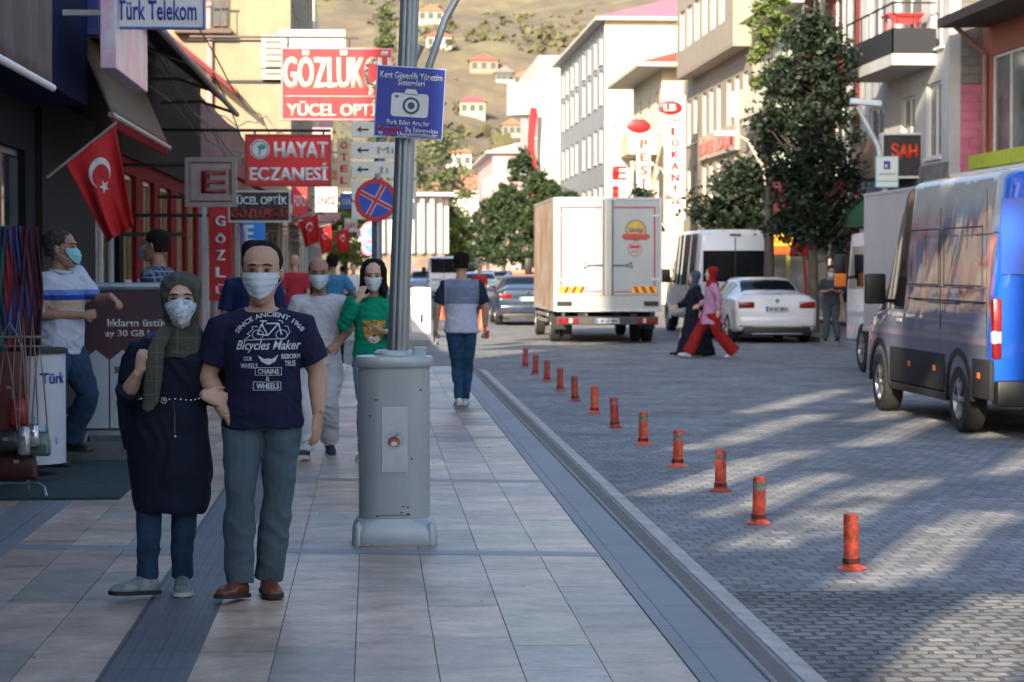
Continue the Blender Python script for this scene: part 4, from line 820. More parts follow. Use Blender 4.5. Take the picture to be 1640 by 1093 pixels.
# bollards
BO = mat('bollard_orange', (.72, .10, .045), .5, var=.3, nscale=14, contrast=(.4, .6)); BD = mat('bollard_dirty', (.46, .06, .035), .6, var=.45, nscale=14)
REFL = mat('reflective_band', (.24, .22, .18), .4, var=.4, nscale=40)
ys = [(1364, 915, 0), (1215, 842, 1), (1154, 790, 2), (1085, 750, 1), (1030, 715, 1), (985, 688, 3), (952, 665, 0), (921, 645, 2), (897, 629, 2), (876, 614, 2), (857, 603, 2), (841, 591, 2)]
BL = ['nearest orange flexible bollard with a dark band near its foot', 'second nearest orange bollard with a pale reflective band and bent stem', 'third bollard from the viewer, dark dirty red', 'fourth bollard from the viewer with a pale band', 'fifth bollard from the viewer with reflective band', 'sixth bollard from the viewer, dirty with thin pale rings', 'seventh bollard from the viewer, plain bright orange', 'eighth bollard in the line, dark red', 'ninth bollard in the line, dark red with pale ring', 'tenth bollard in the line', 'eleventh bollard in the line, second farthest', 'farthest bollard at the end of the line']
def bollard(kind, loc, label, lean, rz):
    t = thing('bollard', label, 'bollard', loc, rz, 'orange bollards along the kerb'); t.rotation_euler = (R(lean), R(lean*.6), rz)
    m = BO if kind in (0, 1) else BD
    MB().lathe([(.001, 0), (.085, 0), (.088, .006), (.075, .014), (.052, .022), (.048, .05), (.001, .05)], 24).obj('base', m, t, smooth=True)
    MB().lathe([(.001, .03), (.050, .03), (.052, .045), (.050, .065), (.001, .065)], 20).obj('collar', mat('collar_grime', (.16, .035, .025), .7, var=.5, nscale=20), t, smooth=True)
    MB().lathe([(.001, .06), (.044, .06), (.0435, .2), (.043, .305), (.038, .318), (.02, .322), (.001, .322)], 20).obj('stem', m, t, smooth=True)
    if kind: MB().lathe([(.0445, .225 if kind == 1 else .25), (.0447, .285 if kind != 3 else .27), (.0440, .285 if kind != 3 else .27), (.0440, .225 if kind == 1 else .25)], 20).obj('reflector', REFL if kind != 2 else mat('worn_refl', (.14, .1, .09), .5, var=.6, nscale=60), t)
for i, (px, py, k) in enumerate(ys): bollard(k, G(px, py-3, ROADZ), BL[i], random.uniform(-3, 3), random.uniform(0, 6))
# right street lamps
t = thing('street_lamp', 'white curved street lamp with a banner above the parked delivery truck', 'street lamp', (10.15, 45, 0))
MB().tube([(0, 0, 0), (0, 0, 3.4), (-.15, 0, 4.0), (-.55, 0, 4.75)], [.075, .065, .055, .045], 12).obj('pole', mat('lamp_white', (.5, .55, .58), .4, .3), t, smooth=True)
MB().bbox(-1.12, -.5, -.1, .1, 4.72, 4.84, .03).obj('lamp_head', mat('lamp_head', (.62, .68, .7), .4), t).rotation_euler = (0, R(5), 0)
t = thing('pole_banner', 'small white banner with teal edge and dark blue mark on the lamp pole', 'sign', (9.93, 44.85, 3.15))
MB().bbox(0, .46, 0, .04, 0, .62, .004).obj('panel', mat('teal_edge', (.12, .5, .5), .5), t); MB().box(.02, .44, -.004, 0, .14, .6).box(.02, .44, -.004, 0, .02, .11).obj('white_face', SWHITE, t)
MB().box(.16, .29, -.008, -.0045, .36, .52).obj('mark', NAVY, t); lettering(t, 'K', (.225, -.0105, .42), UX, UZ, .07, .08, SWHITE, .05)
lettering(t, 'BELEDİYE', (.23, -.006, .27), UX, UZ, .3, .035, mat('teal_text', (.1, .35, .4), .5))
for i, (px, y, h) in enumerate([(1232, 61, 4.2), (1085, 84, 4.4)]):
    x = PY(px, 425, y).x; t = thing('street_lamp', ['curved street lamp reaching out over the beige office front', 'small curved street lamp behind the truck'][i], 'street lamp', (x, y, 0))
    MB().tube([(0, 0, 0), (0, 0, h-.9), (-.15, 0, h), (-.6, 0, h+.75), (-1.0, 0, h+.95)], [.07, .06, .055, .045, .035], 10).obj('pole', mat('lamp_beige', (.42, .38, .33), .5), t, smooth=True)
    MB().bbox(-1.5, -.9, -.1, .1, h+.86, h+1.0, .03).obj('lamp_head', MATS['lamp_head'], t)
# vertical restaurant signs
t, W, H = psign('restaurant_sign', 'tall white vertical sign with red letters LALA LOKANTA', 'sign', 1066, 153, 1098, 352, 86.5, SWHITE, .25)
lettering(t, 'LALA', (W*.5, -.005, H*.8), UX, UZ, W*.62, H*.032, RED, .04)
for i, c in enumerate('LOKANTA'): lettering(t, c, (W*.48, -.005, H*(.71-.093*i)), UX, UZ, W*.38, H*.062, RED, .05)
MB().sphere((W*.2, -.06, H*.9), (W*.62, .06, H*.055), 24, 10).obj('oval', RED, t, smooth=True); lettering(t, 'LB', (W*.2, -.13, H*.9), UX, UZ, W*.6, H*.055, SWHITE, .05)
t, W, H = psign('shop_sign', 'white sign board with a pink butterfly and large red letters', 'sign', 973, 193, 1010, 325, 100, mat('sunny_white', (.72, .72, .7), .5), .25)
for i, c in enumerate('EL'): lettering(t, c, (W*.52, -.005, H*(.36-.24*i)), UX, UZ, W*.5, H*.17, RED, .08)
MB().prism([(W*.15, H*.98), (W*.2, H*.72), (W*.55, H*.66), (W*.98, H*.7), (W*.7, H*.78), (W*.45, H*.92), (W*.28, H*1.0)], -.02, -.001, 'y').obj('butterfly', mat('butterfly_pink', (.62, .22, .5), .5), t)
MB().tube([(W*.3, -.02, H*.66), (W*.75, -.02, H*.55)], .05, 6).obj('butterfly_body', mat('brownish', (.4, .25, .15), .6), t)
t, W, H = psign('shop_sign', 'narrow white vertical sign with orange brown letters and a red oval', 'sign', 1020, 196, 1042, 320, 93, SWHITE, .25)
for i, c in enumerate('PEST'): lettering(t, c, (W*.5, -.005, H*(.72-.17*i)), UX, UZ, W*.5, H*.12, mat('brown_red', (.45, .1, .05), .5), .05)
MB().sphere((W*.1, -.06, H*.95), (W*.9, .06, H*.09), 20, 8).obj('oval', RED, t, smooth=True)
t = thing('roof_letters', 'row of red and white letters on the beige office front', 'sign', (12.45, 78.2, 5.63)); MB().box(0, .14, 0, 9, -.05, .85).obj('panel', mat('beige_panel', (.45, .36, .3), .6), t)
lettering(t, 'BÖREK LOKUM', (-.005, 4.5, .4), (0, -1, 0), UZ, 8.2, .62, mat('letters_red', (.5, .12, .1), .5), .05)
t, W, H = psign('shop_sign', 'pale projecting sign with pink script by the big tree', 'sign', 1165, 148, 1228, 187, 74, mat('pale_lilac', (.55, .50, .55), .5), .15)
ftext(t, 'Lady', W, H, .35, .95, .45, .9, mat('hot_pink', (.7, .05, .3), .5), .04, shear=.3); ftext(t, 'BUTİK', W, H, .05, .7, .08, .2, MATS['hot_pink'], .02)
t, W, H = psign('shop_sign', 'yellow and red shop sign under the big street tree', 'sign', 1228, 372, 1272, 408, 60, mat('yellow_sign', (.7, .55, .03), .5), .15)
ftext(t, 'DÖNER', W, H, .1, .9, .5, .9, RED, .04); MB().box(0, W, -.01, -.001, 0, H*.4).obj('lower_band', mat('orange_band', (.6, .12, .02), .5), t); MB().box(.1, .2, .01, .1, -2.1, 0).box(W-.2, W-.1, .01, .1, -2.1, 0).obj('post', mat('yel_post', (.5, .45, .1), .6), t)
t = thing('green_awning', 'dark green shop awning near the lamp with the banner', 'awning', (11.9, 52, 2.5)); 
MB().loft([[(-.7+.7*(1-math.cos(a))-.0, y, .75*math.sin(a)) for a in [PI/2*k/6 for k in range(7)]]+[(.75, y, .6), (.75, y, 0)] for y in (0, 3.5)]).obj('cloth', mat('green_cloth', (.02, .09, .04), .8), t)
# ================= AWNINGS, FLAGS, STALL GOODS =================
def sheet(name, fn, nu, nv, m, parent, thick=.003):
    mb = MB(); mb.v = [tuple(fn(i/nu, j/nv)) for j in range(nv+1) for i in range(nu+1)]
    mb.f = [(j*(nu+1)+i, j*(nu+1)+i+1, (j+1)*(nu+1)+i+1, (j+1)*(nu+1)+i) for j in range(nv) for i in range(nu)]; mb.m = [0]*len(mb.f)
    o = mb.obj(name, m, parent, smooth=180); md = o.modifiers.new('s', 'SOLIDIFY'); md.thickness = thick; md.offset = 0; return bake(o)
MAUVE = mat('mauve_canvas', (.13, .085, .082), .85, var=.15, nscale=3, bump=.15)
t = thing('awning', 'mauve brown canvas awning with a white front rod at the top left corner', 'awning', (-3.25, 12, 2.9))
def aw1(u, v):
    y = u*5.15; w_ = .03*math.sin(u*26)+.02*math.sin(u*61+v*3)
    if v < .45: k = v/.45; return V((.90+w_*(1-abs(k-.5)), y, .05+.72*k))
    k = (v-.45)/.55; return V((.90-.88*k+w_*(1-k), y, .77+.75*k))
sheet('cloth', aw1, 60, 14, MAUVE, t)
MB().tube([(.9, -.1, .03), (.9, 5.2, .03)], .028, 10, True).obj('rod', WHITE, t, smooth=True)
DBR = mat('dark_brown_canvas', (.035, .024, .02), .85, var=.2, nscale=3)
t = thing('awning', 'wide dark brown awning seen from below behind the telecom sign', 'awning', (-3.3, 22.8, 3.95))
sheet('cloth', lambda u, v: V((1.2*(1-v)+.0, u*13.5, .05+.95*v+.03*math.sin(u*40)*(1-v))), 60, 8, DBR, t, .01)
fr = MB().tube([(1.2, 0, .03), (1.2, 13.5, .03)], .04, 8)
for y in (0.1, 4.5, 9, 13.4): fr.tube([(0.02, y, .2), (.65, y, .22), (1.2, y, .04)], .028, 6)
fr.obj('frame', mat('awning_frame', (.22, .2, .19), .5, .3), t)
GOLDC = mat('brown_gold_cloth', (.17, .115, .06), .7, c2=(.07, .045, .025), nscale=7, stretch=(1, 2.5, .3))
t = thing('awning', 'gold brown striped awning drop with a red lower border', 'awning', (-3.3, 22.4, 2.95))
sheet('cloth', lambda u, v: V((.80-(.35*v), u*6.3, .12+.85*v+.0)), 30, 6, GOLDC, t, .01)
sheet('border', lambda u, v: V((.80+.02*math.sin(u*50), u*6.3, .115-.12*v)), 50, 3, m_redf, t, .006)
MB().tube([(.80, -.05, .12), (.80, 6.35, .12)], .03, 8).obj('rod', mat('awning_rod', (.3, .26, .24), .4, .4), t)
t = thing('navy_sign', 'navy blue box sign jutting from the dark shop front', 'sign', (-3.24, 22.45, 3.85)); MB().bbox(0, .62, 0, .3, 0, 1.6, .01).obj('panel', mat('navy_box', (.015, .03, .16), .35), t); MB().box(-.0, .62, -.004, -.001, -.004, .05).obj('trim', mat('navy_trim', (.03, .05, .2), .4), t)
REDC = mat('red_canvas', (.55, .03, .025), .8, var=.1); WHC = mat('white_canvas', (.72, .68, .62), .8)
for i, (y, ln, z, xo) in enumerate([(47.5, 9, 2.95, 1.55), (60, 9, 2.75, 1.45), (73, 12, 2.7, 1.5), (92, 14, 2.6, 1.5)]):
    t = thing('awning', ['nearest red awning with a white under stripe beyond the black optician sign', 'second red awning along the left shops', 'third red awning along the left shops', 'farthest faded red awning along the left shops'][i], 'awning', (-3.38, y, z), group='red awnings along the left shops')
    sheet('cloth', lambda u, v: V((xo*(1-v), u*ln, .05+.75*v)), 20, 4, REDC, t, .012)
    sheet('valance', lambda u, v: V((xo+.01, u*ln, .05-.2*v+.01*math.sin(u*90))), 60, 2, REDC if i % 2 else WHC, t, .006)
    MB().tube([(.02, .2, 0), (xo, .2, .03), (xo, ln-.2, .03), (.02, ln-.2, 0)], .02, 6).obj('frame', SFRAME, t)
FRED = mat('flag_red', (.50, .012, .016), .7, var=.1); FWH = mat('flag_white', (.62, .60, .6), .7)
def flag(name, label, loc, poleA, poleB, A, B, C, D, cu=.34, cv=.5, s=.5):
    """cloth quad A (pole root end) B (pole tip) C (free corner below B) D (free corner below A), all local"""
    t = thing(name, label, 'flag', loc)
    MB().tube([poleA, poleB], .013, 8).obj('pole', mat('flag_pole', (.3, .28, .26), .5), t)
    A, B, C, D = map(V, (A, B, C, D))
    def P(u, v, off=0):   # u along pole, v down
        q = (A*(1-u)+B*u)*(1-v)+(D*(1-u)+C*u)*v
        d = V((0, 1, 0)); return q+d*(.05*math.sin(u*9+v*3)*(.2+v)+.03*math.sin(u*17)*v-off)
    sheet('cloth', P, 24, 24, FRED, t, .002)
    # crescent and star laid on the cloth: fly runs downwards here
    asp = ((A-D).length+(B-C).length)/2/(B-A).length
    def on(pts, nm):
        mb = MB(); n = len(pts)//2
        mb.v = [tuple(P(cu_, cv_, .006)) for cu_, cv_ in pts]; mb.f = [(i, i+1, n+i+1, n+i) for i in range(n-1)]; mb.m = [0]*(n-1); o = mb.obj(nm, FWH, t); md = o.modifiers.new('s', 'SOLIDIFY'); md.thickness = .002; bake(o)
    R0, R1, off = .25*s*2*.9, .2*s*2*.9, .0625*2*s*.95
    out = []; inn = []
    for k in range(-20, 21):
        a = PI/2+PI-PI+ (k/20)*R(142)+PI
        out.append((.5+R0*math.cos(a), .32+R0*math.sin(a)/asp)); b = PI/2+PI+(k/20)*R(130)
        inn.append((.5+R1*math.cos(b), .32+(off+R1*math.sin(b))/asp))
    on(out+inn, 'crescent')
    st = MB(); pts = []
    for k in range(10):
        rr = .125*s*2*.9 if k % 2 == 0 else .05*s*2*.9; a = PI/2*3+k*PI/5; pts.append((.5+rr*math.cos(a), .32+(off+.34*s+rr*math.sin(a))/asp))
    c = (.5, .32+(off+.34*s)/asp)
    st.v = [tuple(P(*c, .006))]+[tuple(P(*p, .006)) for p in pts]; st.f = [(0, i+1, (i+1) % 10+1) for i in range(10)]; st.m = [0]*10; st.obj('star', FWH, t)
    return t
y = 20.6; o = PY(75, 285, y)
f = lambda px, py, dy=0: tuple(PY(px, py, y+dy)-o)
flag('flag', 'large red flag with white crescent hanging from a slanting pole at the left', tuple(o), (0, .0, 0), f(187, 196), f(104, 262), f(184, 200), f(216, 362, .12), f(172, 388, .1), s=.5)
for i, (px, py, y, w_) in enumerate([(478, 356, 50, .42), (508, 372, 56, .34), (536, 376, 66, .4)]):
    o = PY(px, py, y); flag('flag', ['small red flag with crescent under the nearest red awning', 'small pinkish red flag next to the first one under the awnings', 'small red flag farthest under the awnings'][i], tuple(o), (-.6, 0, -.05), (w_+.1, 0, .22), (0, 0, 0), (w_, 0, .18), (w_*1.05, .1, -.42), (w_*.35, .08, -.55), s=.42)
y = 58; o = PY(1268, 372, y); flag('flag', 'dark red flag hanging beside the yellow sign on the right', tuple(o), (-.1, 0, .25), (.75, 0, .35), (.1, 0, .2), (.6, 0, .25), (.55, .1, -.6), (-.05, .1, -.62), s=.45)
# air conditioner
y = 39; a = PY(419, 128, y); b = PY(459, 56, y)
t = thing('air_conditioner', 'boxy cream air conditioner unit with dark slats beside the big red sign', 'air conditioner', (a.x, y, a.z)); W = b.x-a.x; H = b.z-a.z
MB().bbox(0, W, 0, .35, 0, H, .02).obj('casing', mat('ac_cream', (.66, .62, .52), .5), t)
g = MB()
for k in range(6): g.box(W*.16, W*.78, -.004, .01, H*(.1+.14*k), H*(.17+.14*k))
g.obj('grille', mat('ac_slats', (.16, .14, .1), .6), t); MB().box(-.6, W, .1, .14, -.05, 0).box(-.6, W, .26, .3, -.05, 0).obj('bracket', BLACK, t)
# cables along the left facades
cb = MB(); rnd = random.Random(8)
for k in range(7):
    y0, y1 = 24+rnd.random()*10, 60+rnd.random()*20; z0, z1 = 4.2+rnd.random()*1.2, 4.5+rnd.random()*1.6; x = -3.2+rnd.random()*1.0
    cb.tube([(x, y0+(y1-y0)*f/10, z0+(z1-z0)*f/10-1.1*rnd.uniform(.6, 1)*math.sin(PI*f/10)) for f in range(11)], .012, 5)
tag(cb.obj('overhead_cables', BLACK), 'tangle of thin black cables strung along the left shop fronts', 'cable', kind='stuff')
# scarf rack
t = thing('scarf_rack', 'metal rack of hanging scarves at the left edge', 'rack', (-2.75, 16.4, .022))
def lx(px, y=16.4): return PY(px, 425, y).x+2.75
MB().tube([(-.25, 0, 0), (-.25, 0, 1.86), (.33, 0, 1.86)], .012, 6).tube([(.3, .12, 0), (.3, .12, .95), (-.3, .12, .95)], .012, 6).obj('rail', STEEL, t)
scc = [(.01, .12, .09), (.012, .10, .10), (.03, .045, .12), (.22, .015, .02), (.25, .02, .025), (.03, .07, .22), (.06, .03, .1), (.045, .012, .03), (.10, .012, .03), (.03, .03, .09), (.14, .02, .05), (.05, .01, .02)]
scn = ['teal', 'dark teal', 'slate blue', 'dark red', 'bright red', 'blue', 'violet', 'plum', 'crimson', 'navy', 'raspberry', 'maroon']
for i, c in enumerate(scc):
    x = -.02+lx(2+62*i/11)-.0; s_ = thing('scarf', f'{scn[i]} scarf hanging on the metal rack at the left edge', 'scarf', (-2.75+x, 16.4, 1.875), group='scarves on the rack'); L = .86+.06*math.sin(i*2.3)
    def fn(u, v, i=i, L=L): return V(((u-.5)*.055*(1+.5*v)+.012*math.sin(v*6+i), -.03+.02*math.sin(u*7+i)+.015*math.sin(v*9+i*2), .02-L*v))
    sheet('cloth', fn, 5, 24, mat('scarf_'+scn[i], c, .8, var=.5, nscale=22, stretch=(1, 1, .25)), s_, .004)
# round counter and bags
t = thing('counter', 'round white promotion counter with blue letters and light blue mark', 'counter', (PY(48, 425, 17.3).x, 17.35, .023))
cprof = [(.001, .12), (.25, .12), (.25, .94), (.001, .94)]
MB().lathe(cprof, 36).obj('drum', mat('counter_white', (.50, .52, .58), .4, var=.04), t, smooth=True)
MB().lathe([(.001, .94), (.27, .94), (.27, .97), (.001, .97)], 36).obj('top', BLACK, t, smooth=True)
MB().lathe([(.001, 0), (.22, 0), (.22, .03), (.05, .05), (.05, .12), (.001, .12)], 24).obj('foot', mat('dark_foot', (.03, .03, .035), .6), t)
def curved_text(parent, s, r, a0, a1, z0, z1, m, name='lettering'):
    o = lettering(parent, s, (0, 0, 0), UX, UZ, 1, z1-z0, m, .02, .002, name=name)
    for v in o.data.vertices:
        a = a0+(v.co.x+.5)*(a1-a0); rr = r-v.co.y; v.co = V((rr*math.sin(a), -rr*math.cos(a), (z0+z1)/2+v.co.z))
    return o
curved_text(t, 'Türk', .253, R(22), R(75), .72, .80, NAVY)
lb = MB(); 
for a0, a1, z0, z1 in [(8, 34, .36, .50), (30, 55, .26, .38)]:
    vs = [(.2535*math.sin(R(a)), -.2535*math.cos(R(a)), z) for a, z in ((a0, z1), (a0, z1-.06), (a1, z0), (a1, z0+.05))]
    lb.add(vs, [(0, 1, 2, 3)])
lb.obj('blue_mark', mat('sky_mark', (.05, .35, .6), .4), t)
def bag(label, x, y, z, w_, h_, m, strap=.5, shiny=None, rz=0):
    t = thing('handbag', label, 'handbag', (x, y, z), rz, 'handbags hanging on the rack')
    b = MB().loft([[(p[0], p[1], z_) for p in rrect(w_*k, .10*k2, .03)] for z_, k, k2 in [(0, .9, .5), (.02, 1, .9), (h_*.5, .97, 1), (h_*.93, .85, .6), (h_, .8, .3)]])
    b.obj('body', m, t, smooth=True)
    MB().tube([(-w_*.38, 0, h_*.95), (-w_*.2, 0, h_+strap*.6), (0, 0, h_+strap), (w_*.2, 0, h_+strap*.6), (w_*.38, 0, h_*.95)], .006, 6).obj('strap', mat('strap_metal', (.3, .22, .18), .35, .6), t)
    MB().cbox((0, -.052, h_*.6), .035, .01, .025).obj('clasp', CHROME, t)
bm1 = mat('bag_darkred', (.10, .012, .016), .4); bm2 = mat('bag_silver', (.42, .45, .44), .22, .7, var=.3, nscale=12); bm3 = mat('bag_black', (.02, .02, .025), .35); bm4 = mat('bag_teal', (.10, .16, .15), .3, .3)
X = lambda px, y=16.1: PY(px, 425, y).x
bag('tall dark red handbag at the left edge of the rack', X(14), 16.12, .40, .24, .62, bm1, .2)
bag('small red handbag between the dark red and silver bags', X(30), 16.06, .50, .13, .2, mat('bag_red', (.26, .02, .025), .3), .6)
bag('black handbag with shiny pale front low on the rack', X(12), 16.0, .34, .2, .14, bm3, .6)
bag('silver handbag with pale strap beside the white counter', X(40), 16.0, .31, .09, .2, bm2, .75)
bag('small mirror like silver handbag on a long strap', X(53), 16.05, .36, .09, .16, mat('bag_mirror', (.6, .62, .62), .12, .9), .75)
bag('dull teal handbag lowest beside the white counter', X(60), 16.15, .29, .15, .17, bm4, .6)
bag('maroon handbag lowest at the left edge', X(22), 16.2, .12, .28, .22, mat('bag_maroon', (.06, .012, .014), .5), .3)
t = thing('bag_rack', 'thin metal floor rack carrying the handbags at the left edge', 'rack', (X(30, 16.1), 16.1, .022))
r_ = MB().tube([(-.22, 0, .04), (-.22, 0, 1.1), (.2, 0, 1.1)], .01, 6).tube([(-.22, 0, .08), (.12, 0, .08), (.17, -.06, .06), (.19, -.08, 0)], .012, 6).tube([(-.22, .1, 1.03), (.22, .1, 1.03)], .01, 6).tube([(-.2, 0, .0), (-.2, 0, .06)], .012, 6); r_.obj('frame', STEEL, t, smooth=True)
# advertisement board
y = 19.6; a = PY(131, 690, y); b = PY(262, 463, y); W = b.x-a.x+.22; H = b.z-a.z
t = thing('advert_board', 'grey framed advertisement board offering 30 GB behind the leaning man', 'sign', (a.x, y, a.z))
MB().box(0, W, 0, .03, 0, H).obj('panel', mat('ad_maroon', (.075, .014, .022), .45, c2=(.03, .02, .035), nscale=1.5), t)
MB().tube([(-.02, 0, H+.02), (W+.02, 0, H+.02)], .035, 10).obj('top_rail', mat('rail_grey', (.26, .33, .36), .35, .4), t)
MB().box(-.03, 0, -.01, .04, -.05, H).box(W, W+.03, -.01, .04, -.05, H).box(0, W, -.012, .035, -.04, .0).obj('frame', STEEL, t)
for x in (.04, W-.06):
    for yy in (-.15, .18): MB().tube([(x, .0, -.02), (x, yy, -(a.z-.125))], .014, 6).obj('leg', STEEL, t)
pm = mat('ad_pale', (.34, .38, .42), .5, var=.06); xs = [.0, .20, .42, .64, .84]
pn = MB()
for i in range(4):
    x0, x1 = W*(.02+.245*i), W*(.02+.245*i)+W*.23; pn.prism([(x0, .0+.02), (x1, .02), (x1, H*.50), ((x0+x1)/2, H*.57), (x0, H*.50)], -.006, -.001, 'y')
pn.obj('price_panels', pm, t)
AW = mat('ad_white', (.45, .42, .42), .5); AD = mat('ad_dark', (.04, .045, .06), .5)
lettering(t, 'lıkların üstüne', (W*.55, -.004, H*.76), UX, UZ, W*.62, H*.055, AW, .03); lettering(t, 'ay 30 GB hediye', (W*.54, -.004, H*.68), UX, UZ, W*.64, H*.06, AW, .03)
for i in range(1, 4):
    xc = W*(.135+.245*i)
    lettering(t, '30 GB', (xc, -.009, H*.43), UX, UZ, W*.15, H*.05, AD, .02); lettering(t, '500 DK', (xc, -.009, H*.33), UX, UZ, W*.1, H*.025, AD); lettering(t, '1000 SMS', (xc, -.009, H*.28), UX, UZ, W*.1, H*.025, AD); lettering(t, '59 TL', (xc, -.009, H*.19), UX, UZ, W*.12, H*.04, AD, .02)
MB().prism([(W*.4, H*.06), (W*.47, H*.0), (W*.9, H*.15), (W*.85, H*.24)], -.012, -.007, 'y').obj('ribbon', AD, t)
# white a-board, cones
gp = G(674, 534); t = thing('a_board', 'tall white advertising stand with faint red marks on the sunny pavement', 'sign', (gp.x, gp.y, 0))
MB().bbox(-.24, .24, 0, .08, .03, 1.08, .02).obj('panel', mat('aboard_white', (.75, .74, .72), .4, c2=(.75, .5, .46), nscale=2.5, contrast=(.2, .32)), t); MB().box(-.22, .22, -.12, .2, 0, .03).obj('base', SWHITE, t); lettering(t, '1', (.02, -.004, .35), UX, UZ, .05, .2, BLK, .03)
for i, (px, py) in enumerate([(707, 512), (771, 527)]):
    gp = G(px, py, -.01 if i == 0 else ROADZ); t = thing('traffic_cone', ['orange traffic cone left of the walking man', 'orange traffic cone right of the walking man'][i], 'traffic cone', (gp.x, gp.y, gp.z), group='two traffic cones')
    cm_ = mat('cone_orange', (.75, .10, .04), .5); MB().lathe([(.001, .02), (.13, .02), (.03, .52), (.001, .53)], 16).obj('cone', cm_, t, smooth=True); MB().bbox(-.18, .18, -.18, .18, 0, .03, .01).obj('base', cm_, t); MB().lathe([(.093, .19), (.068, .32), (.06, .32), (.08, .19)], 16).obj('stripe', SWHITE, t)
# fallen leaves and litter
lv = MB(); rnd = random.Random(12)
for i in range(90):
    x, y = rnd.uniform(-3, 1.2), rnd.uniform(9, 24); s = rnd.uniform(.006, .014); z = .012 if not (x < -1.74 and y > 15.9) else (.028 if y < 18.9 else .126)
    if -1.07 < x < -.72: z = .014
    a = rnd.random()*6; lv.add([(x+s*math.cos(a), y+s*math.sin(a), z), (x-s*.5*math.sin(a), y+s*.5*math.cos(a), z+.004), (x-s*math.cos(a), y-s*math.sin(a), z), (x+s*.5*math.sin(a), y-s*.5*math.cos(a), z+.002)], [(0, 1, 2, 3)])
tag(lv.obj('fallen_leaves', mat('dry_leaf', (.22, .15, .05), .8, var=.4)), 'tiny dry leaves and crumbs scattered on the pavement', 'leaves', kind='stuff')
# ================= VEHICLES =================  local: rear at y=0, front towards +y, z=0 at ground
def interp(st, y):
    for i in range(len(st)-1):
        if st[i][0] <= y <= st[i+1][0]:
            a, b = st[i], st[i+1]; f = (y-a[0])/(b[0]-a[0]) if b[0] > a[0] else 0
            f2 = f*f*(3-2*f)*.5+f*.5
            return [a[k]+(b[k]-a[k])*f2 for k in range(len(a))]
    return list(st[-1] if y > st[-1][0] else st[0])
def hull(st, name, paint, parent, glass_rules, n=44, side_split=None, sill=.0, low=None):
    """st rows: y, zbot, zbelt, zroof, wbot, wbelt, wroof. glass_rules(y, part) part 'side' or 'top' -> bool"""
    ys = sorted(set([round(st[0][0]+(st[-1][0]-st[0][0])*i/n, 4) for i in range(n+1)]+[s[0] for s in st]+(side_split or [])))
    rings = []
    for y in ys:
        _, zb, zl, zr, wb, wl, wr = interp(st, y); wr_ = wr
        h = zr-zl
        half = [(wb*.55, zb-.0), (wb*.93, zb+.01), (wb, zb+.09), (wb+(wl-wb)*.6+.012, zb+(zl-zb)*.45), (wl+.012, zb+(zl-zb)*.78), (wl, zl)]
        half += [(wl-.012, zl+min(.03, h*.2)), (wr+.02, zr-min(.1, h*.45)), (wr-.015, zr-min(.055, h*.25)), (wr*.88, zr-min(.012, h*.05)), (wr*.45, zr+.003)]
        rings.append([(x, y, z) for x, z in half]+[(-x, y, z) for x, z in half[::-1]])
    N = 22; mb = MB(); gl = {}
    vs = [p for r_ in rings for p in r_]; mb.add(vs, [])
    def addf(b, f): b.f.append(f); b.m.append(0)
    G_ = {'side_window': MB(), 'windscreen': MB(), 'rear_window': MB()}
    for g in G_.values(): g.add(vs, [])
    for j in range(len(ys)-1):
        ym = (ys[j]+ys[j+1])/2
        for i in range(N):
            f = (j*N+i, j*N+(i+1) % N, (j+1)*N+(i+1) % N, (j+1)*N+i)
            k = min(i, N-2-i) if i < N-1 else -1   # 6 = glass band, 9,10(mid) top
            part = 'side' if k == 6 else ('top' if k in (8, 9, 10) else None)
            w_ = glass_rules(ym, part) if part else None
            addf(G_[w_] if w_ else mb, f)
    mb.f += [tuple(range(N))[::-1], tuple((len(ys)-1)*N+i for i in range(N))]; mb.m += [0, 0]
    def clean(b, nm, m, par, push=0):
        if not b.f: return None
        o = b.obj(nm, m, par, smooth=50); bm = bmesh.new(); bm.from_mesh(o.data); bmesh.ops.delete(bm, geom=[v for v in bm.verts if not v.link_faces], context='VERTS')
        bm.to_mesh(o.data); bm.free(); return o
    body = clean(mb, name, paint, parent)
    md = body.modifiers.new('b', 'SOLIDIFY'); md.thickness = .02; md.offset = -1
    bake(body); body.data.polygons.foreach_set('use_smooth', [True]*len(body.data.polygons)); body.data.set_sharp_from_angle(angle=R(45))
    for nm, b in G_.items():
        o = clean(b, nm, CARGL, parent)
        if o:
            for v in o.data.vertices: v.co.x *= .992; v.co.z -= .004
            if nm == 'side_window': split_loose(o)
    return body
CARGL = mat('car_glass', (.008, .010, .014), .06, var=.3, spec=.18)
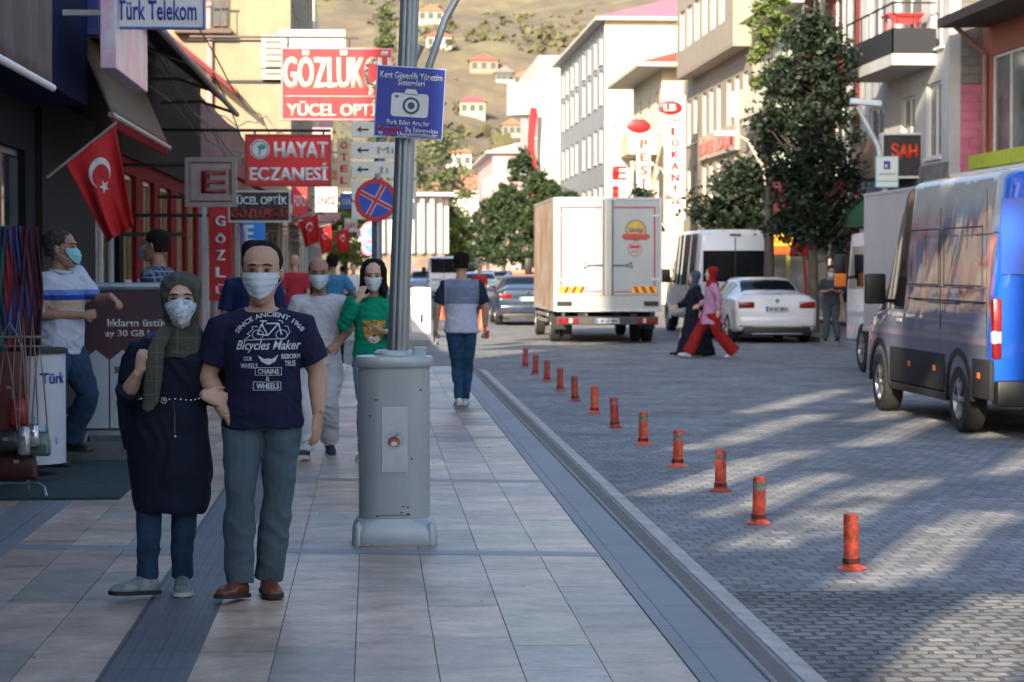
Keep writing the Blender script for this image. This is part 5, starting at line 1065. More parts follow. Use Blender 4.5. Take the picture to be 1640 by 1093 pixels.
def wheel(parent, x, y, r, wd=.2, side=-1, hub=ALU, spokes=9):
    m = MB(); h0, h1 = -wd/2, wd/2
    m.lathe([(r*.62, h0), (r*.93, h0), (r, h0+.03), (r, h1-.03), (r*.93, h1), (r*.62, h1)], 36, (0, 0, 0), 'x')
    ty = m.obj('wheel', RUBBER, parent, smooth=True, loc=(x, y, r))
    q = MB(); s = side; f = s*(wd/2-.02)
    q.lathe([(.001, f-s*.05), (r*.60, f-s*.05), (r*.635, f+s*.012), (r*.60, f+s*.015), (r*.57, f-s*.02), (r*.5, f-s*.045), (.001, f-s*.045)], 36, (0, 0, 0), 'x')
    for k in range(spokes):
        a = 2*PI*k/spokes; c, s2 = math.cos(a), math.sin(a)
        pts = [(r*.12, -.022), (r*.58, -.03), (r*.58, .03), (r*.12, .022)]
        vv = [(f+s*(.012 if d else -.04), p[0]*c-p[1]*s2, p[0]*s2+p[1]*c) for d in (0, 1) for p in pts]
        q.add(vv, [(0, 1, 2, 3), (4, 7, 6, 5), (0, 4, 5, 1), (1, 5, 6, 2), (2, 6, 7, 3), (3, 7, 4, 0)])
    q.lathe([(.001, f+s*.02), (r*.13, f+s*.02), (r*.15, f-s*.03), (.001, f-s*.03)], 16, (0, 0, 0), 'x')
    q.obj('rim', hub, ty, smooth=True)
    return ty
def arch(parent, x, y, r, side, m=BLACK, wd=.07, dep=.02, name='wheel_arch', zc=None):
    """dark opening plus a rim band"""
    mb = MB(); zc = zc or r; n = 16; ro, ri = r*1.28+wd, r*1.28-.0; s = side
    pts = [(math.cos(PI*k/n), math.sin(PI*k/n)) for k in range(n+1)]
    vs = []
    for xx in (x-s*.02, x+s*dep):
        for rr in (ri, ro): vs += [(xx, y+rr*c, max(.22, zc+rr*si)) for c, si in pts]
    L = n+1; fs = []
    for k in range(n):
        fs += [(2*L+k, 2*L+k+1, 3*L+k+1, 3*L+k), (k, L+k, L+k+1, k+1), (k, k+1, 2*L+k+1, 2*L+k), (L+k, 3*L+k, 3*L+k+1, L+k+1)]
    mb.add(vs, fs).obj(name, m, parent, smooth=True)
    d = MB(); d.prism([(y+ri*c, max(.2, zc+ri*si)) for c, si in pts], x-s*.05, x+s*.006, 'x'); d.obj('wheel_well', DARKM, parent)  # dark disc paints the shaded gap around the tyre
def plate(parent, x, y, z, s='34 AB 1234', w_=.52, h=.115):
    p = MB().bbox(x-w_/2, x+w_/2, y-.012, y, z, z+h, .003).obj('number_plate', mat('plate_white', (.5, .56, .6), .4), parent)
    MB().box(x-w_/2+.004, x-w_/2+.05, y-.015, y-.0125, z+.004, z+h-.004).obj('plate_strip', mat('plate_blue', (.02, .12, .5), .4), p)
    lettering(p, s, (x+.02, y-.0125, z+h/2), UX, UZ, w_*.8, h*.6, BLK, .03, depth=.003); return p
LRED = mat('tail_red', (.20, .008, .008), .2, var=.25, nscale=14, spec=.8); LCLR = mat('lamp_clear', (.5, .5, .52), .15, var=.3, nscale=20); LORG = mat('lamp_orange', (.7, .18, .01), .25)
def carpaint(name, c, rough=.28, metal=.0, **k): return mat(name, c, rough, metal, var=k.get('var', .04), nscale=1.5, coat=.6)
PW = carpaint('pearl_white_paint', (.62, .65, .68)); PVW = carpaint('van_white_paint', (.60, .65, .70)); PBK = carpaint('dark_blue_paint', (.02, .035, .07), .2); PSL = carpaint('silver_paint', (.42, .42, .44), .28, .5)
def mirror(parent, x, y, z, s, m, w_=.2, h=.18):
    MB().bbox(min(x, x+s*w_), max(x, x+s*w_), y-.06, y+.06, z, z+h, .025).tube([(x-s*.08, y, z+.03), (x+s*.05, y, z+.06)], .025, 6).obj('mirror', m, parent, smooth=True)
def sedan(name, label, loc, rz, paint, W=.93, L=4.86, H=1.46, plate_s='34 KL 567', rules=None, cat='car', lights=LRED, dark_low=BLACK):
    t = thing(name, label, cat, loc, rz); w_ = W
    st = [(0, .42, .72, .80, w_*.86, w_*.90, w_*.80), (.04, .30, .80, 1.02, w_*.94, w_*.95, w_*.84), (.14, .26, .93, 1.08, w_*.97, w_*.98, w_*.84), (.55, .24, .96, 1.11, w_, w_*.985, w_*.82), (.75, .22, .965, 1.17, w_, w_*.985, w_*.72), (1.35, .2, .96, H-.06, w_, w_, w_*.66), (1.7, .2, .95, H, w_, w_, w_*.68), (2.5, .2, .94, H+.0, w_, w_, w_*.69), (3.0, .2, .92, H-.06, w_, w_, w_*.68), (3.75, .2, .9, 1.02, w_, w_*.97, w_*.74), (4.3, .2, .80, .90, w_*.98, w_*.95, w_*.78), (4.7, .24, .66, .72, w_*.9, w_*.88, w_*.7), (L, .34, .5, .58, w_*.74, w_*.72, w_*.6)]
    def rules(y, part):
        if part == 'top': return 'rear_window' if .78 < y < 1.42 else ('windscreen' if 3.02 < y < 3.72 else None)
        if part == 'side': return 'side_window' if (1.25 < y < 2.1 or 2.18 < y < 3.2) else None
    hull(st, 'body', paint, t, rules, side_split=[.78, 1.25, 1.42, 2.1, 2.18, 3.02, 3.2, 3.72])
    MB().box(-w_*.7, w_*.7, 1.0, 3.6, .5, .9).box(-.62, -.14, 1.8, 1.95, .9, 1.22).box(.14, .62, 1.8, 1.95, .9, 1.22).box(-.6, .6, .95, 1.05, .88, 1.1).obj('interior', DARKM, t)
    for s in (-1, 1):
        for y in (1.02, 3.86): arch(t, s*(w_-.015), y, .33, s, paint, wd=.03, dep=.022); wheel(t, s*(w_-.10), y, .33, .22, s)
        MB().bbox(min(s*w_*.93, s*w_*.55), max(s*w_*.93, s*w_*.55), -.025, .1, .785, .925, .015).obj('tail_light', lights, t, smooth=True)
        MB().bbox(min(s*w_*.9, s*w_*.6), max(s*w_*.9, s*w_*.6), -.012, .1, .375, .41, .008).obj('reflector', lights, t)
        mirror(t, s*w_*.94, 3.0, .95, s, paint)
        MB().bbox(s*w_-.004 if s > 0 else s*w_-.014, s*w_+.014 if s > 0 else s*w_+.004, 2.25, 2.42, .84, .865, .004).obj('door_handle', CHROME, t)
    MB().bbox(-w_*.82, w_*.82, -.03, .25, .17, .36, .03).obj('bumper', dark_low, t, smooth=True)
    MB().bbox(-w_*.90, w_*.90, -.022, .2, .365, .60, .05).obj('rear_bumper', paint, t, smooth=True)
    MB().bbox(-w_*.6, w_*.6, -.035, .02, .20, .225, .008).obj('trim', CHROME, t)
    MB().lathe([(.001, 0), (.04, 0), (.04, -.012), (.001, -.014)], 16, (0, -.0+.0, .95), 'y').obj('badge', CHROME, t)
    plate(t, 0, -.022, .71, plate_s)
    return t
kx = G(1247, 550, ROADZ)
sedan('parked_car', 'white sedan parked in front of the white minibus, seen from behind', (9.0, 50.6, ROADZ), R(1.5), PW, plate_s='34 KF 2031')
t = sedan('car', 'dark blue sedan with orange roof sign glimpsed left of the white truck', (4.5, 65.8, ROADZ), R(0), PBK, W=.9, L=4.7, plate_s='58 T 0412')
MB().bbox(-.35, .35, 1.9, 2.1, 1.47, 1.6, .02).obj('roof_sign', mat('roof_sign', (.65, .2, .12), .5), t)
sedan('car', 'pale car with dark window far ahead on the road', (4.4, 92, ROADZ), 0, PW, W=.88, plate_s='58 AB 45')
sedan('car', 'silver car on the far left of the road near the pale van', (2.9, 131, ROADZ), PI, PSL, W=.88, plate_s='58 CD 12')
for i, (x, y, p) in enumerate([(6.9, 104, PBK), (6.9, 118, PSL), (6.8, 135, PW)]): sedan('parked_car', ['dark car parked beneath the row of trees', 'silver car parked beneath the row of trees', 'white car parked farthest beneath the row of trees'][i], (x, y, ROADZ), 0, p, W=.88, plate_s='58 E %d' % (31+i))
def van(name, label, loc, rz, paint, L=5.53, W=1.03, H=2.55, rear='windows', side_windows=False, low=None, wb=(1.2, 4.5), r=.345, lw=PVW, flank=None):
    t = thing(name, label, 'van', loc, rz); w_ = W
    st = [(0, .45, 1.2, H-.12, w_*.955, w_*.97, w_*.80), (.05, .40, 1.2, H-.04, w_*.98, w_*.99, w_*.82), (.3, .38, 1.2, H, w_, w_, w_*.84), (L-2.3, .38, 1.2, H, w_, w_, w_*.84), (L-1.95, .38, 1.2, H-.05, w_, w_, w_*.83), (L-1.6, .38, 1.2, H-.3, w_, w_, w_*.81), (L-1.02, .38, 1.15, 1.55, w_, w_*.99, w_*.84), (L-.85, .38, 1.12, 1.3, w_, w_*.98, w_*.84), (L-.45, .36, 1.0, 1.15, w_*.98, w_*.95, w_*.78), (L-.12, .33, .8, .9, w_*.92, w_*.86, w_*.7), (L, .38, .65, .7, w_*.78, w_*.74, w_*.6)]
    sw = [L-2.45, L-1.62, L-1.5, L-.95]
    def rules(y, part):
        if part == 'top': return 'windscreen' if L-1.62 < y < L-.98 else None
        if part == 'side':
            if L-2.35 < y < L-1.2: return 'side_window'
            if side_windows and any(a < y < b for a, b in ((.35, 1.35), (1.45, 2.5), (2.6, L-2.45))): return 'side_window'
    b = hull(st, 'body', paint, t, rules, n=60, side_split=[L-2.35, L-1.2, L-1.62, L-.98, .35, 1.35, 1.45, 2.5, 2.6, L-2.45])
    for v in b.data.vertices: pass
    MB().box(-w_*.86, w_*.86, L-2.6, L-.9, .5, 1.15).box(-w_*.7, -.1, L-2.3, L-2.1, 1.1, 1.75).box(.1, w_*.7, L-2.3, L-2.1, 1.1, 1.75).box(-w_*.85, w_*.85, L-2.7, L-2.66, .6, H-.3).obj('interior', DARKM, t)
    for s in (-1, 1):
        for y in wb: arch(t, s*(w_-.008), y, r, s, BLACK if low else paint, wd=.07 if low else .03, dep=.03); wheel(t, s*(w_-.095), y, r, .22, s, spokes=6 if low else 9)
        MB().bbox(min(s*(w_*.995), s*w_*.88), max(s*(w_*.997), s*w_*.90), -.024, .11, .80, 1.42, .035).obj('tail_light', LRED, t, smooth=True)
        MB().bbox(min(s*(w_*1.0), s*w_*.885), max(s*(w_*.999), s*w_*.905), -.028, .085, .95, 1.10, .03).obj('lamp', LCLR, t, smooth=True)
        mirror(t, s*w_*.99, L-1.42, 1.28, s, BLACK, .24, .36)
        MB().bbox(s*w_-.02, s*w_+.02, L-2.3, L-2.1, 1.09, 1.13, .006).obj('door_handle', LCLR, t)
        if low:
            segs = [(.0, wb[0]-r*1.28-.09), (wb[0]+r*1.28+.09, wb[1]-r*1.28-.09)]
            for a, c in segs:
                if c > a: MB().bbox(min(s*(w_-.03), s*(w_+.022)), max(s*(w_-.03), s*(w_+.022)), a, c, .40, .80, .015).obj('side_cladding', low, t, smooth=True)
            MB().bbox(min(s*(w_-.1), s*(w_+.01)), max(s*(w_-.1), s*(w_+.01)), wb[0]+r*1.4, wb[1]-r*1.4, .30, .385, .01).obj('sill_trim', BLACK, t)
            for y in (.35, 2.1, 3.2): MB().bbox(min(s*(w_+.02), s*(w_+.032)), max(s*(w_+.02), s*(w_+.032)), y, y+.09, .60, .66, .004).obj('marker_lamp', LORG, t)
    MB().bbox(-w_*.97, w_*.97, -.10, .12, .34, .60, .03).obj('rear_bumper', BLACK if low else paint, t, smooth=True)
    if rear == 'windows':
        MB().bbox(-w_*.80, w_*.80, -.012, .02, 1.33, 2.1, .008).obj('rear_window', CARGL, t); MB().box(-.012, .012, -.016, -.0, .62, H-.2).obj('door_gap', BLACK, t)
        MB().bbox(-.14, .14, -.03, .05, H-.16, H-.11, .01).obj('brake_lamp', LRED, t)
    plate(t, -.35 if rear == 'windows' else 0, -.012, .92, '58 H 779')
    return t
# near van with picture wrap
def wrapmat():
    m = bpy.data.materials.new('picture_wrap'); m.use_nodes = True; n = m.node_tree.nodes; l = m.node_tree.links; b = n['Principled BSDF']
    b.inputs['Roughness'].default_value = .55; b.inputs['Coat Weight'].default_value = .75; b.inputs['Coat Roughness'].default_value = .04; b.inputs['Metallic'].default_value = .0; b.inputs['Specular IOR Level'].default_value = .1
    tc = n.new('ShaderNodeTexCoord'); sp = n.new('ShaderNodeSeparateXYZ'); l.new(tc.outputs['Object'], sp.inputs[0])
    no = n.new('ShaderNodeTexNoise'); no.inputs['Scale'].default_value = .85; no.inputs['Detail'].default_value = 2.5; no.inputs['Distortion'].default_value = .2; l.new(tc.outputs['Object'], no.inputs[0])
    cr = n.new('ShaderNodeValToRGB'); e = cr.color_ramp.elements; e[0].position = .30; e[0].color = (.03, .04, .13, 1); e[1].position = .75; e[1].color = (.30, .28, .32, 1)
    for p, c in [(.38, (.015, .02, .09, 1)), (.43, (.25, .18, .20, 1)), (.475, (.33, .26, .25, 1)), (.51, (.38, .10, .14, 1)), (.535, (.05, .06, .14, 1)), (.58, (.06, .17, .38, 1)), (.63, (.30, .27, .27, 1))]: q = e.new(p); q.color = c
    l.new(no.outputs[0], cr.inputs[0])
    # beige top and darker lower side paint reflections; silver front, blue at the very rear
    def step(inp, a, b_): mr = n.new('ShaderNodeMapRange'); mr.inputs[1].default_value = a; mr.inputs[2].default_value = b_; l.new(inp, mr.inputs[0]); return mr.outputs[0]
    def mix(f, a, b_):
        mx = n.new('ShaderNodeMix'); mx.data_type = 'RGBA'; l.new(f, mx.inputs[0]); l.new(a, mx.inputs[6]) if not isinstance(a, tuple) else setattr(mx.inputs[6], 'default_value', a)
        l.new(b_, mx.inputs[7]) if not isinstance(b_, tuple) else setattr(mx.inputs[7], 'default_value', b_); return mx.outputs[2]
    c = mix(step(sp.outputs[2], 2.1, 2.5), cr.outputs[0], (.40, .35, .31, 1)); c = mix(step(sp.outputs[1], 3.7, 4.4), c, (.34, .35, .40, 1)); c = mix(step(sp.outputs[2], 1.32, 1.22), c, (.15, .17, .24, 1)); c = mix(step(sp.outputs[2], 1.02, .99), c, (.28, .22, .26, 1)); c = mix(step(sp.outputs[2], .95, .93), c, (.13, .14, .19, 1))
    c = mix(step(sp.outputs[1], .16, .14), c, (.010, .10, .58, 1)); l.new(c, b.inputs['Base Color'])
    nb = n.new('ShaderNodeTexNoise'); nb.inputs['Scale'].default_value = 1.6; l.new(tc.outputs['Object'], nb.inputs[0]); bp = n.new('ShaderNodeBump'); bp.inputs['Strength'].default_value = .14; bp.inputs['Distance'].default_value = .03; l.new(nb.outputs[0], bp.inputs['Height']); l.new(bp.outputs[0], b.inputs['Coat Normal'])
    MATS['picture_wrap'] = m; return m
CLAD = mat('grey_cladding', (.026, .027, .030), .75, spec=.2, var=.15)
vx = G(1540, 692, ROADZ); t = van('van', 'silver and blue van with blurred picture wrap driving away on the right', (vx.x+1.0, 22.35, ROADZ), R(.6), wrapmat(), L=6.0, W=1.03, H=2.72, rear='none', low=CLAD, wb=(1.2, 4.75), r=.355)
seam = MB()
for s in (-1.0362,): 
    seam.box(s-.006, s, 1.95, 1.965, .82, 2.35).box(s-.004, s, .17, .18, .82, 2.5).box(s-.006, s, 3.55, 3.565, .82, 1.2).box(s-.006, s, .2, 3.4, 1.36, 1.375)
    seam.box(s-.004, s, .25, 3.6, .99, 1.0)
for (a_, c_) in ((.35, 1.85), (2.05, 3.45)):
    seam.box(-1.0355, -1.03, a_, c_, 2.12, 2.135).box(-1.0355, -1.03, a_, c_, 1.52, 1.535).box(-1.0355, -1.03, a_, a_+.015, 1.535, 2.12).box(-1.0355, -1.03, c_-.015, c_, 1.535, 2.12)
seam.obj('door_seams', BLACK, t)
for z in (1.02, 1.55): pass
MB().bbox(-1.042, -1.03, 1.4, 2.7, 1.34, 1.37, .004).obj('slide_rail', mat('rail_pink', (.4, .3, .3), .3, .3), t)
MB().box(-.95, .95, -.018, -.012, 1.65, 2.4).obj('rear_sign', carpaint('wrap_blue', (.010, .10, .58)), t)
van('minibus', 'white minibus with a wide dark rear window parked ahead of the white sedan', (8.95, 56.2, ROADZ), R(1), PVW, L=5.6, W=1.0, H=2.62, side_windows=True, wb=(1.1, 4.6), r=.34)['category'] = 'minibus'
van('van', 'small sunlit white van far ahead on the left of the road', (3.8, 121, ROADZ), 0, PVW, L=5, W=.85, H=2.2, side_windows=True, wb=(1.0, 4.0), r=.32)
# white truck
def truck(name, label, loc, rz, W, zb, H, L, paint, sidem, detailed=True, cabL=1.7):
    t = thing(name, label, 'truck', loc, rz)
    MB().bbox(-W, W, 0, L, zb, H, .02).obj('cargo_box', [sidem], t)
    e = .05; f = MB()
    for a in [(-W-.012, -W+e, -.025, .03, zb, H), (W-e, W+.012, -.025, .03, zb, H), (-W+e, W-e, -.025, .03, H-e, H+.01), (-W+e, W-e, -.025, .03, zb-.01, zb+e)]: f.bbox(*a, .006)
    for s in (-1, 1): f.bbox(min(s*(W-.02), s*(W+.012)), max(s*(W-.02), s*(W+.012)), .03, L, H-.04, H+.01, .005).bbox(min(s*(W-.02), s*(W+.012)), max(s*(W-.02), s*(W+.012)), .03, L, zb-.01, zb+.05, .005)
    f.obj('box_frame', mat('frame_alu', (.55, .56, .57), .4, .4), t)
    if detailed:
        for s in (-1, 1):
            d = MB().bbox(min(s*.01, s*(W-e-.01)), max(s*.01, s*(W-e-.01)), -.018, -.001, zb+.36, H-e-.01, .006).obj('rear_door', paint, t)
            x0, x1 = sorted((s*.14, s*(W-.17))); st = MB()
            xo = s*(W-.17); st.box(min(xo, xo+s*.035), max(xo, xo+s*.035), -.0215, -.0182, zb+.42, H-.2).box(x0, x1, -.0215, -.0182, H-.235, H-.2).box(x0, x1, -.0215, -.0182, zb+.42, zb+.445); st.obj('red_stripe', mat('truck_red', (.45, .03, .07), .5), d)
            for x in (.07, .045): pass
            MB().tube([(s*.10, -.04, zb+.35), (s*.10, -.04, H-.06)], .014, 8).tube([(s*.10, -.04, zb+1.02), (s*.45, -.045, zb+1.02)], .016, 8).tube([(s*.42, -.05, zb+1.02), (s*.52, -.05, zb+1.09), (s*.54, -.05, zb+.95), (s*.42, -.05, zb+1.02)], .012, 6).obj('lock_bar', mat('bar_grey', (.16, .17, .19), .4, .5), d)
            for z in (zb+.68, H-.42): MB().bbox(min(s*(W-.22), s*(W-.0)), max(s*(W-.22), s*(W-.0)), -.036, -.018, z, z+.05, .005).obj('hinge', mat('frame_alu', (.55, .56, .57)), d)
        st = MB(); st2 = MB()
        for s in (-1, 1):
            xa = s*(W-.10); xb = s*(W-.66); x0, x1 = sorted((xa, xb)); st = MB().box(x0, x1, -.024, -.0215, zb+.30+.1, zb+.45+.1); st2 = MB()
            for k in range(3):
                c = x0+.10+.17*k; st2.add([(c, -.0265, zb+.401), (c+.08, -.0265, zb+.401), (c+.08+s*-.07, -.0265, zb+.549), (c+s*-.07, -.0265, zb+.549)], [(0, 1, 2, 3)])
            st2.obj('warning_stripes', RED, st.obj('warning_board', mat('warn_yellow', (.8, .55, .03), .4), t))
        # round bakery stickers
        c = MB().lathe([(.001, 0), (.235, 0), (.235, -.003), (.001, -.003)], 32, (.62, -.019, H-.72), 'y').obj('sticker', mat('sticker_grey', (.16, .17, .16), .5), t)
        MB().lathe([(.001, 0), (.205, 0), (.205, -.003), (.001, -.003)], 32, (.62, -.0225, H-.72), 'y').obj('sticker_sun', mat('sticker_yellow', (.62, .42, .06), .5), c)
        MB().prism([(.30, H-.86), (.34, H-.80), (.9, H-.80), (.94, H-.86), (.86, H-.93), (.38, H-.93)], -.0295, -.026, 'y').obj('ribbon', mat('ribbon_red', (.5, .06, .06), .5), c)
        lettering(c, 'Simitçi', (.62, -.0262, H-.72), UX, UZ, .34, .14, mat('sticker_blue', (.1, .12, .35), .5), .02, shear=.2)
        c = MB().lathe([(.14, 0), (.165, 0), (.165, -.003), (.14, -.003)], 32, (.60, -.019, H-1.14), 'y').obj('sticker', mat('sticker_pink', (.5, .2, .22), .5), t); MB().box(.49, .71, -.023, -.019, H-1.12, H-1.05).obj('sticker_band', mat('ribbon_red', (.5, .06, .06), .5), c)
        lettering(c, 'KALİTE', (.60, -.022, H-1.18), UX, UZ, .2, .06, MATS['sticker_pink'], .02)
    fz = zb-.02
    MB().box(-W*.55, -W*.42, .05, L+cabL-.6, fz-.28, fz).box(W*.42, W*.55, .05, L+cabL-.6, fz-.28, fz).box(-W*.5, W*.5, .6, .8, fz-.3, fz-.1).box(-W*.2, W*.2, 1.2, 2.2, .42, fz-.05).obj('chassis', mat('chassis_black', (.012, .012, .012), .7), t)
    MB().bbox(-W*.95, W*.95, .02, .12, .42, .60, .012).box(-W*.85, -W*.8, .02, .3, .6, fz).box(W*.8, W*.85, .02, .3, .6, fz).obj('rear_bumper', mat('bumper_dirty', (.05, .05, .052), .6), t)
    for s in (-1, 1):
        MB().bbox(min(s*W*.93, s*W*.55), max(s*W*.93, s*W*.55), -.01, .1, .45, .57, .008).obj('tail_light', LRED, t); MB().bbox(min(s*W*.72, s*W*.66), max(s*W*.72, s*W*.66), -.014, .1, .46, .56, .006).obj('reverse_lamp', LCLR, t)
        for y in (1.55,):
            wheel(t, s*(W-.14), y, .40, .22, s); wheel(t, s*(W-.40), y, .40, .2, s)
        wheel(t, s*(W-.18), L-.2+cabL*.35, .40, .22, s)
        MB().bbox(min(s*(W-.04), s*(W-.3)), max(s*(W-.04), s*(W-.3)), 1.0, 2.1, .86, .9, .01).obj('mudguard', BLACK, t)
        for z in (.42, .56): MB().bbox(min(s*(W-.02), s*(W-.06)), max(s*(W-.02), s*(W-.06)), 2.3, L-.8, z, z+.07, .008).obj('side_guard', SFRAME, t)
        MB().box(min(s*(W-.02), s*(W-.4)), max(s*(W-.02), s*(W-.4)), .95, .97, .3, .75).obj('mud_flap', BLACK, t)
        mirror(t, s*(W-.05), L+cabL-.25, 1.5, s, BLACK, .18, .42)
    plate(t, 0, .015, .45, '58 LF 603')
    # cab
    cw = W*.88; c = MB(); prof = [(L+.08, .55), (L+.08, 2.15), (L+.35, 2.28), (L+cabL-.35, 2.25), (L+cabL, 1.35), (L+cabL+.04, .5)]
    c.prism(prof, -cw, cw, 'x').obj('cab', paint, t)
    for s in (-1, 1): MB().prism([(L+.4, 1.35), (L+.4, 2.05), (L+cabL-.45, 2.05), (L+cabL-.12, 1.35)], s*cw-.0, s*(cw+.006), 'x').obj('side_window', CARGL, t)
    a, b = V((0, L+cabL-.33, 2.18)), V((0, L+cabL-.02, 1.42)); d = V((0, .95, .35)).normalized()*.012
    MB().add([a+d+V((-cw*.9, 0, 0)), a+d+V((cw*.9, 0, 0)), b+d+V((cw*.95, 0, 0)), b+d+V((-cw*.95, 0, 0))], [(0, 1, 2, 3)]).obj('windscreen', CARGL, t)
    return t
PTR = mat('truck_white', (.42, .45, .44), .4, var=.06, nscale=1.2, bump=.03, bscale=3)
SIDE = mat('bakery_picture_side', (.40, .24, .13), .35, c2=(.56, .50, .47), nscale=.9, contrast=(.35, .6))
t = truck('box_truck', 'white box truck seen from behind with red lined doors and bakery stickers', (5.22, 50.6, ROADZ), R(.0), 1.19, .72, 3.23, 6.3, PTR, SIDE)
MB().box(-1.19+.05, 1.19-.05, -.022, -.002, .77, 1.06).obj('tail_panel', PTR, t)
for s in (-1, 1): MB().bbox(min(s*.8, s*1.13), max(s*.8, s*1.13), -.05, -.022, .84, .94, .008).obj('rubber_buffer', BLACK, t)
t = truck('box_truck', 'delivery truck with a plain pale box standing beyond the silver and blue van', (9.02, 30.4, ROADZ), R(0), 1.15, .7, 2.87, 6.0, PVW, mat('pale_box_side', (.50, .46, .47), .4, var=.08, nscale=1), detailed=False, cabL=1.9)
MB().bbox(-1.30, -1.12, 7.45, 7.60, 1.38, 1.60, .02).obj('indicator', mat('indicator_orange', (.85, .22, .02), .3), t)
# ================= PEOPLE =================  local: facing -Y, person's right is -X, feet at z=0, 1.75 m tall
def remesh(o, vox, smooth=3, fold=0, fs=(9, 9, 22), seed=0, fold2=0, keep=None):
    md = o.modifiers.new('r', 'REMESH'); md.mode = 'VOXEL'; md.voxel_size = vox; md.use_smooth_shade = True
    if smooth: m2 = o.modifiers.new('s', 'SMOOTH'); m2.factor = .5; m2.iterations = smooth
    bake(o)
    if fold or fold2:
        me = o.data; ns = [v.normal.copy() for v in me.vertices]
        for v, n in zip(me.vertices, ns):
            c = v.co; w_ = keep(c) if keep else 1
            q = V((c.x*fs[0]+seed, c.y*fs[1], c.z*fs[2]+c.x*6))
            a = noise.noise(q+V((1.5*noise.noise(c*5+V((seed, 0, 0))), 0, 1.5*noise.noise(c*4))))
            a = 1-abs(a)*2.2
            v.co = c+n*(fold*a*.5+fold2*noise.noise(c*7+V((seed, 3, 1))))*w_
        me.update()
    o.data.polygons.foreach_set('use_smooth', [True]*len(o.data.polygons))
    return o
SKIN = {}
def skinmat(name, c):
    m = mat(name, c, .5, var=.10, nscale=9, bump=.08, bscale=90, spec=.35); b = m.node_tree.nodes['Principled BSDF']
    b.inputs['Subsurface Weight'].default_value = .12; b.inputs['Subsurface Radius'].default_value = (.02, .008, .004); return m
SK1 = skinmat('skin_tan', (.46, .27, .185)); SK2 = skinmat('skin_light', (.56, .36, .27)); SK3 = skinmat('skin_brown', (.35, .185, .12))
HAIRD = mat('hair_dark', (.012, .010, .009), .9, spec=.15, var=.5, nscale=40, stretch=(1, 1, .3), bump=.4, bscale=90); HAIRG = mat('hair_greying', (.055, .048, .042), .9, spec=.15, var=.6, nscale=40, bump=.4)
MASKW = mat('mask_pale', (.50, .56, .60), .8, var=.04, nscale=3); MASKB = mat('mask_blue', (.25, .52, .62), .8, var=.05)
def ell(c, rx, ry, z, n=20, yaw=0):
    return [(c[0]+math.cos(yaw)*rx*math.cos(2*PI*k/n)-math.sin(yaw)*ry*math.sin(2*PI*k/n), c[1]+math.sin(yaw)*rx*math.cos(2*PI*k/n)+math.cos(yaw)*ry*math.sin(2*PI*k/n), z) for k in range(n)]
HP = [(-.125, .018, .026, -.062), (-.115, .036, .042, -.048), (-.09, .052, .062, -.030), (-.06, .062, .078, -.014), (-.02, .070, .090, -.002), (.02, .075, .096, .004), (.055, .077, .096, .008), (.085, .069, .086, .012), (.105, .052, .066, .014), (.118, .028, .036, .014), (.122, .006, .008, .014)]
def headpt(z, a, off=0):
    """point on the head surface at height z, angle a from the front (-y), positive to the person's left (+x)"""
    for i in range(len(HP)-1):
        if HP[i][0] <= z <= HP[i+1][0]:
            f = (z-HP[i][0])/(HP[i+1][0]-HP[i][0]); rx, ry, cy = [HP[i][k]+(HP[i+1][k]-HP[i][k])*f for k in (1, 2, 3)]; break
    else: rx, ry, cy = (HP[0] if z < HP[0][0] else HP[-1])[1:4]
    return V(((rx+off)*math.sin(a), cy-(ry+off)*math.cos(a), z))
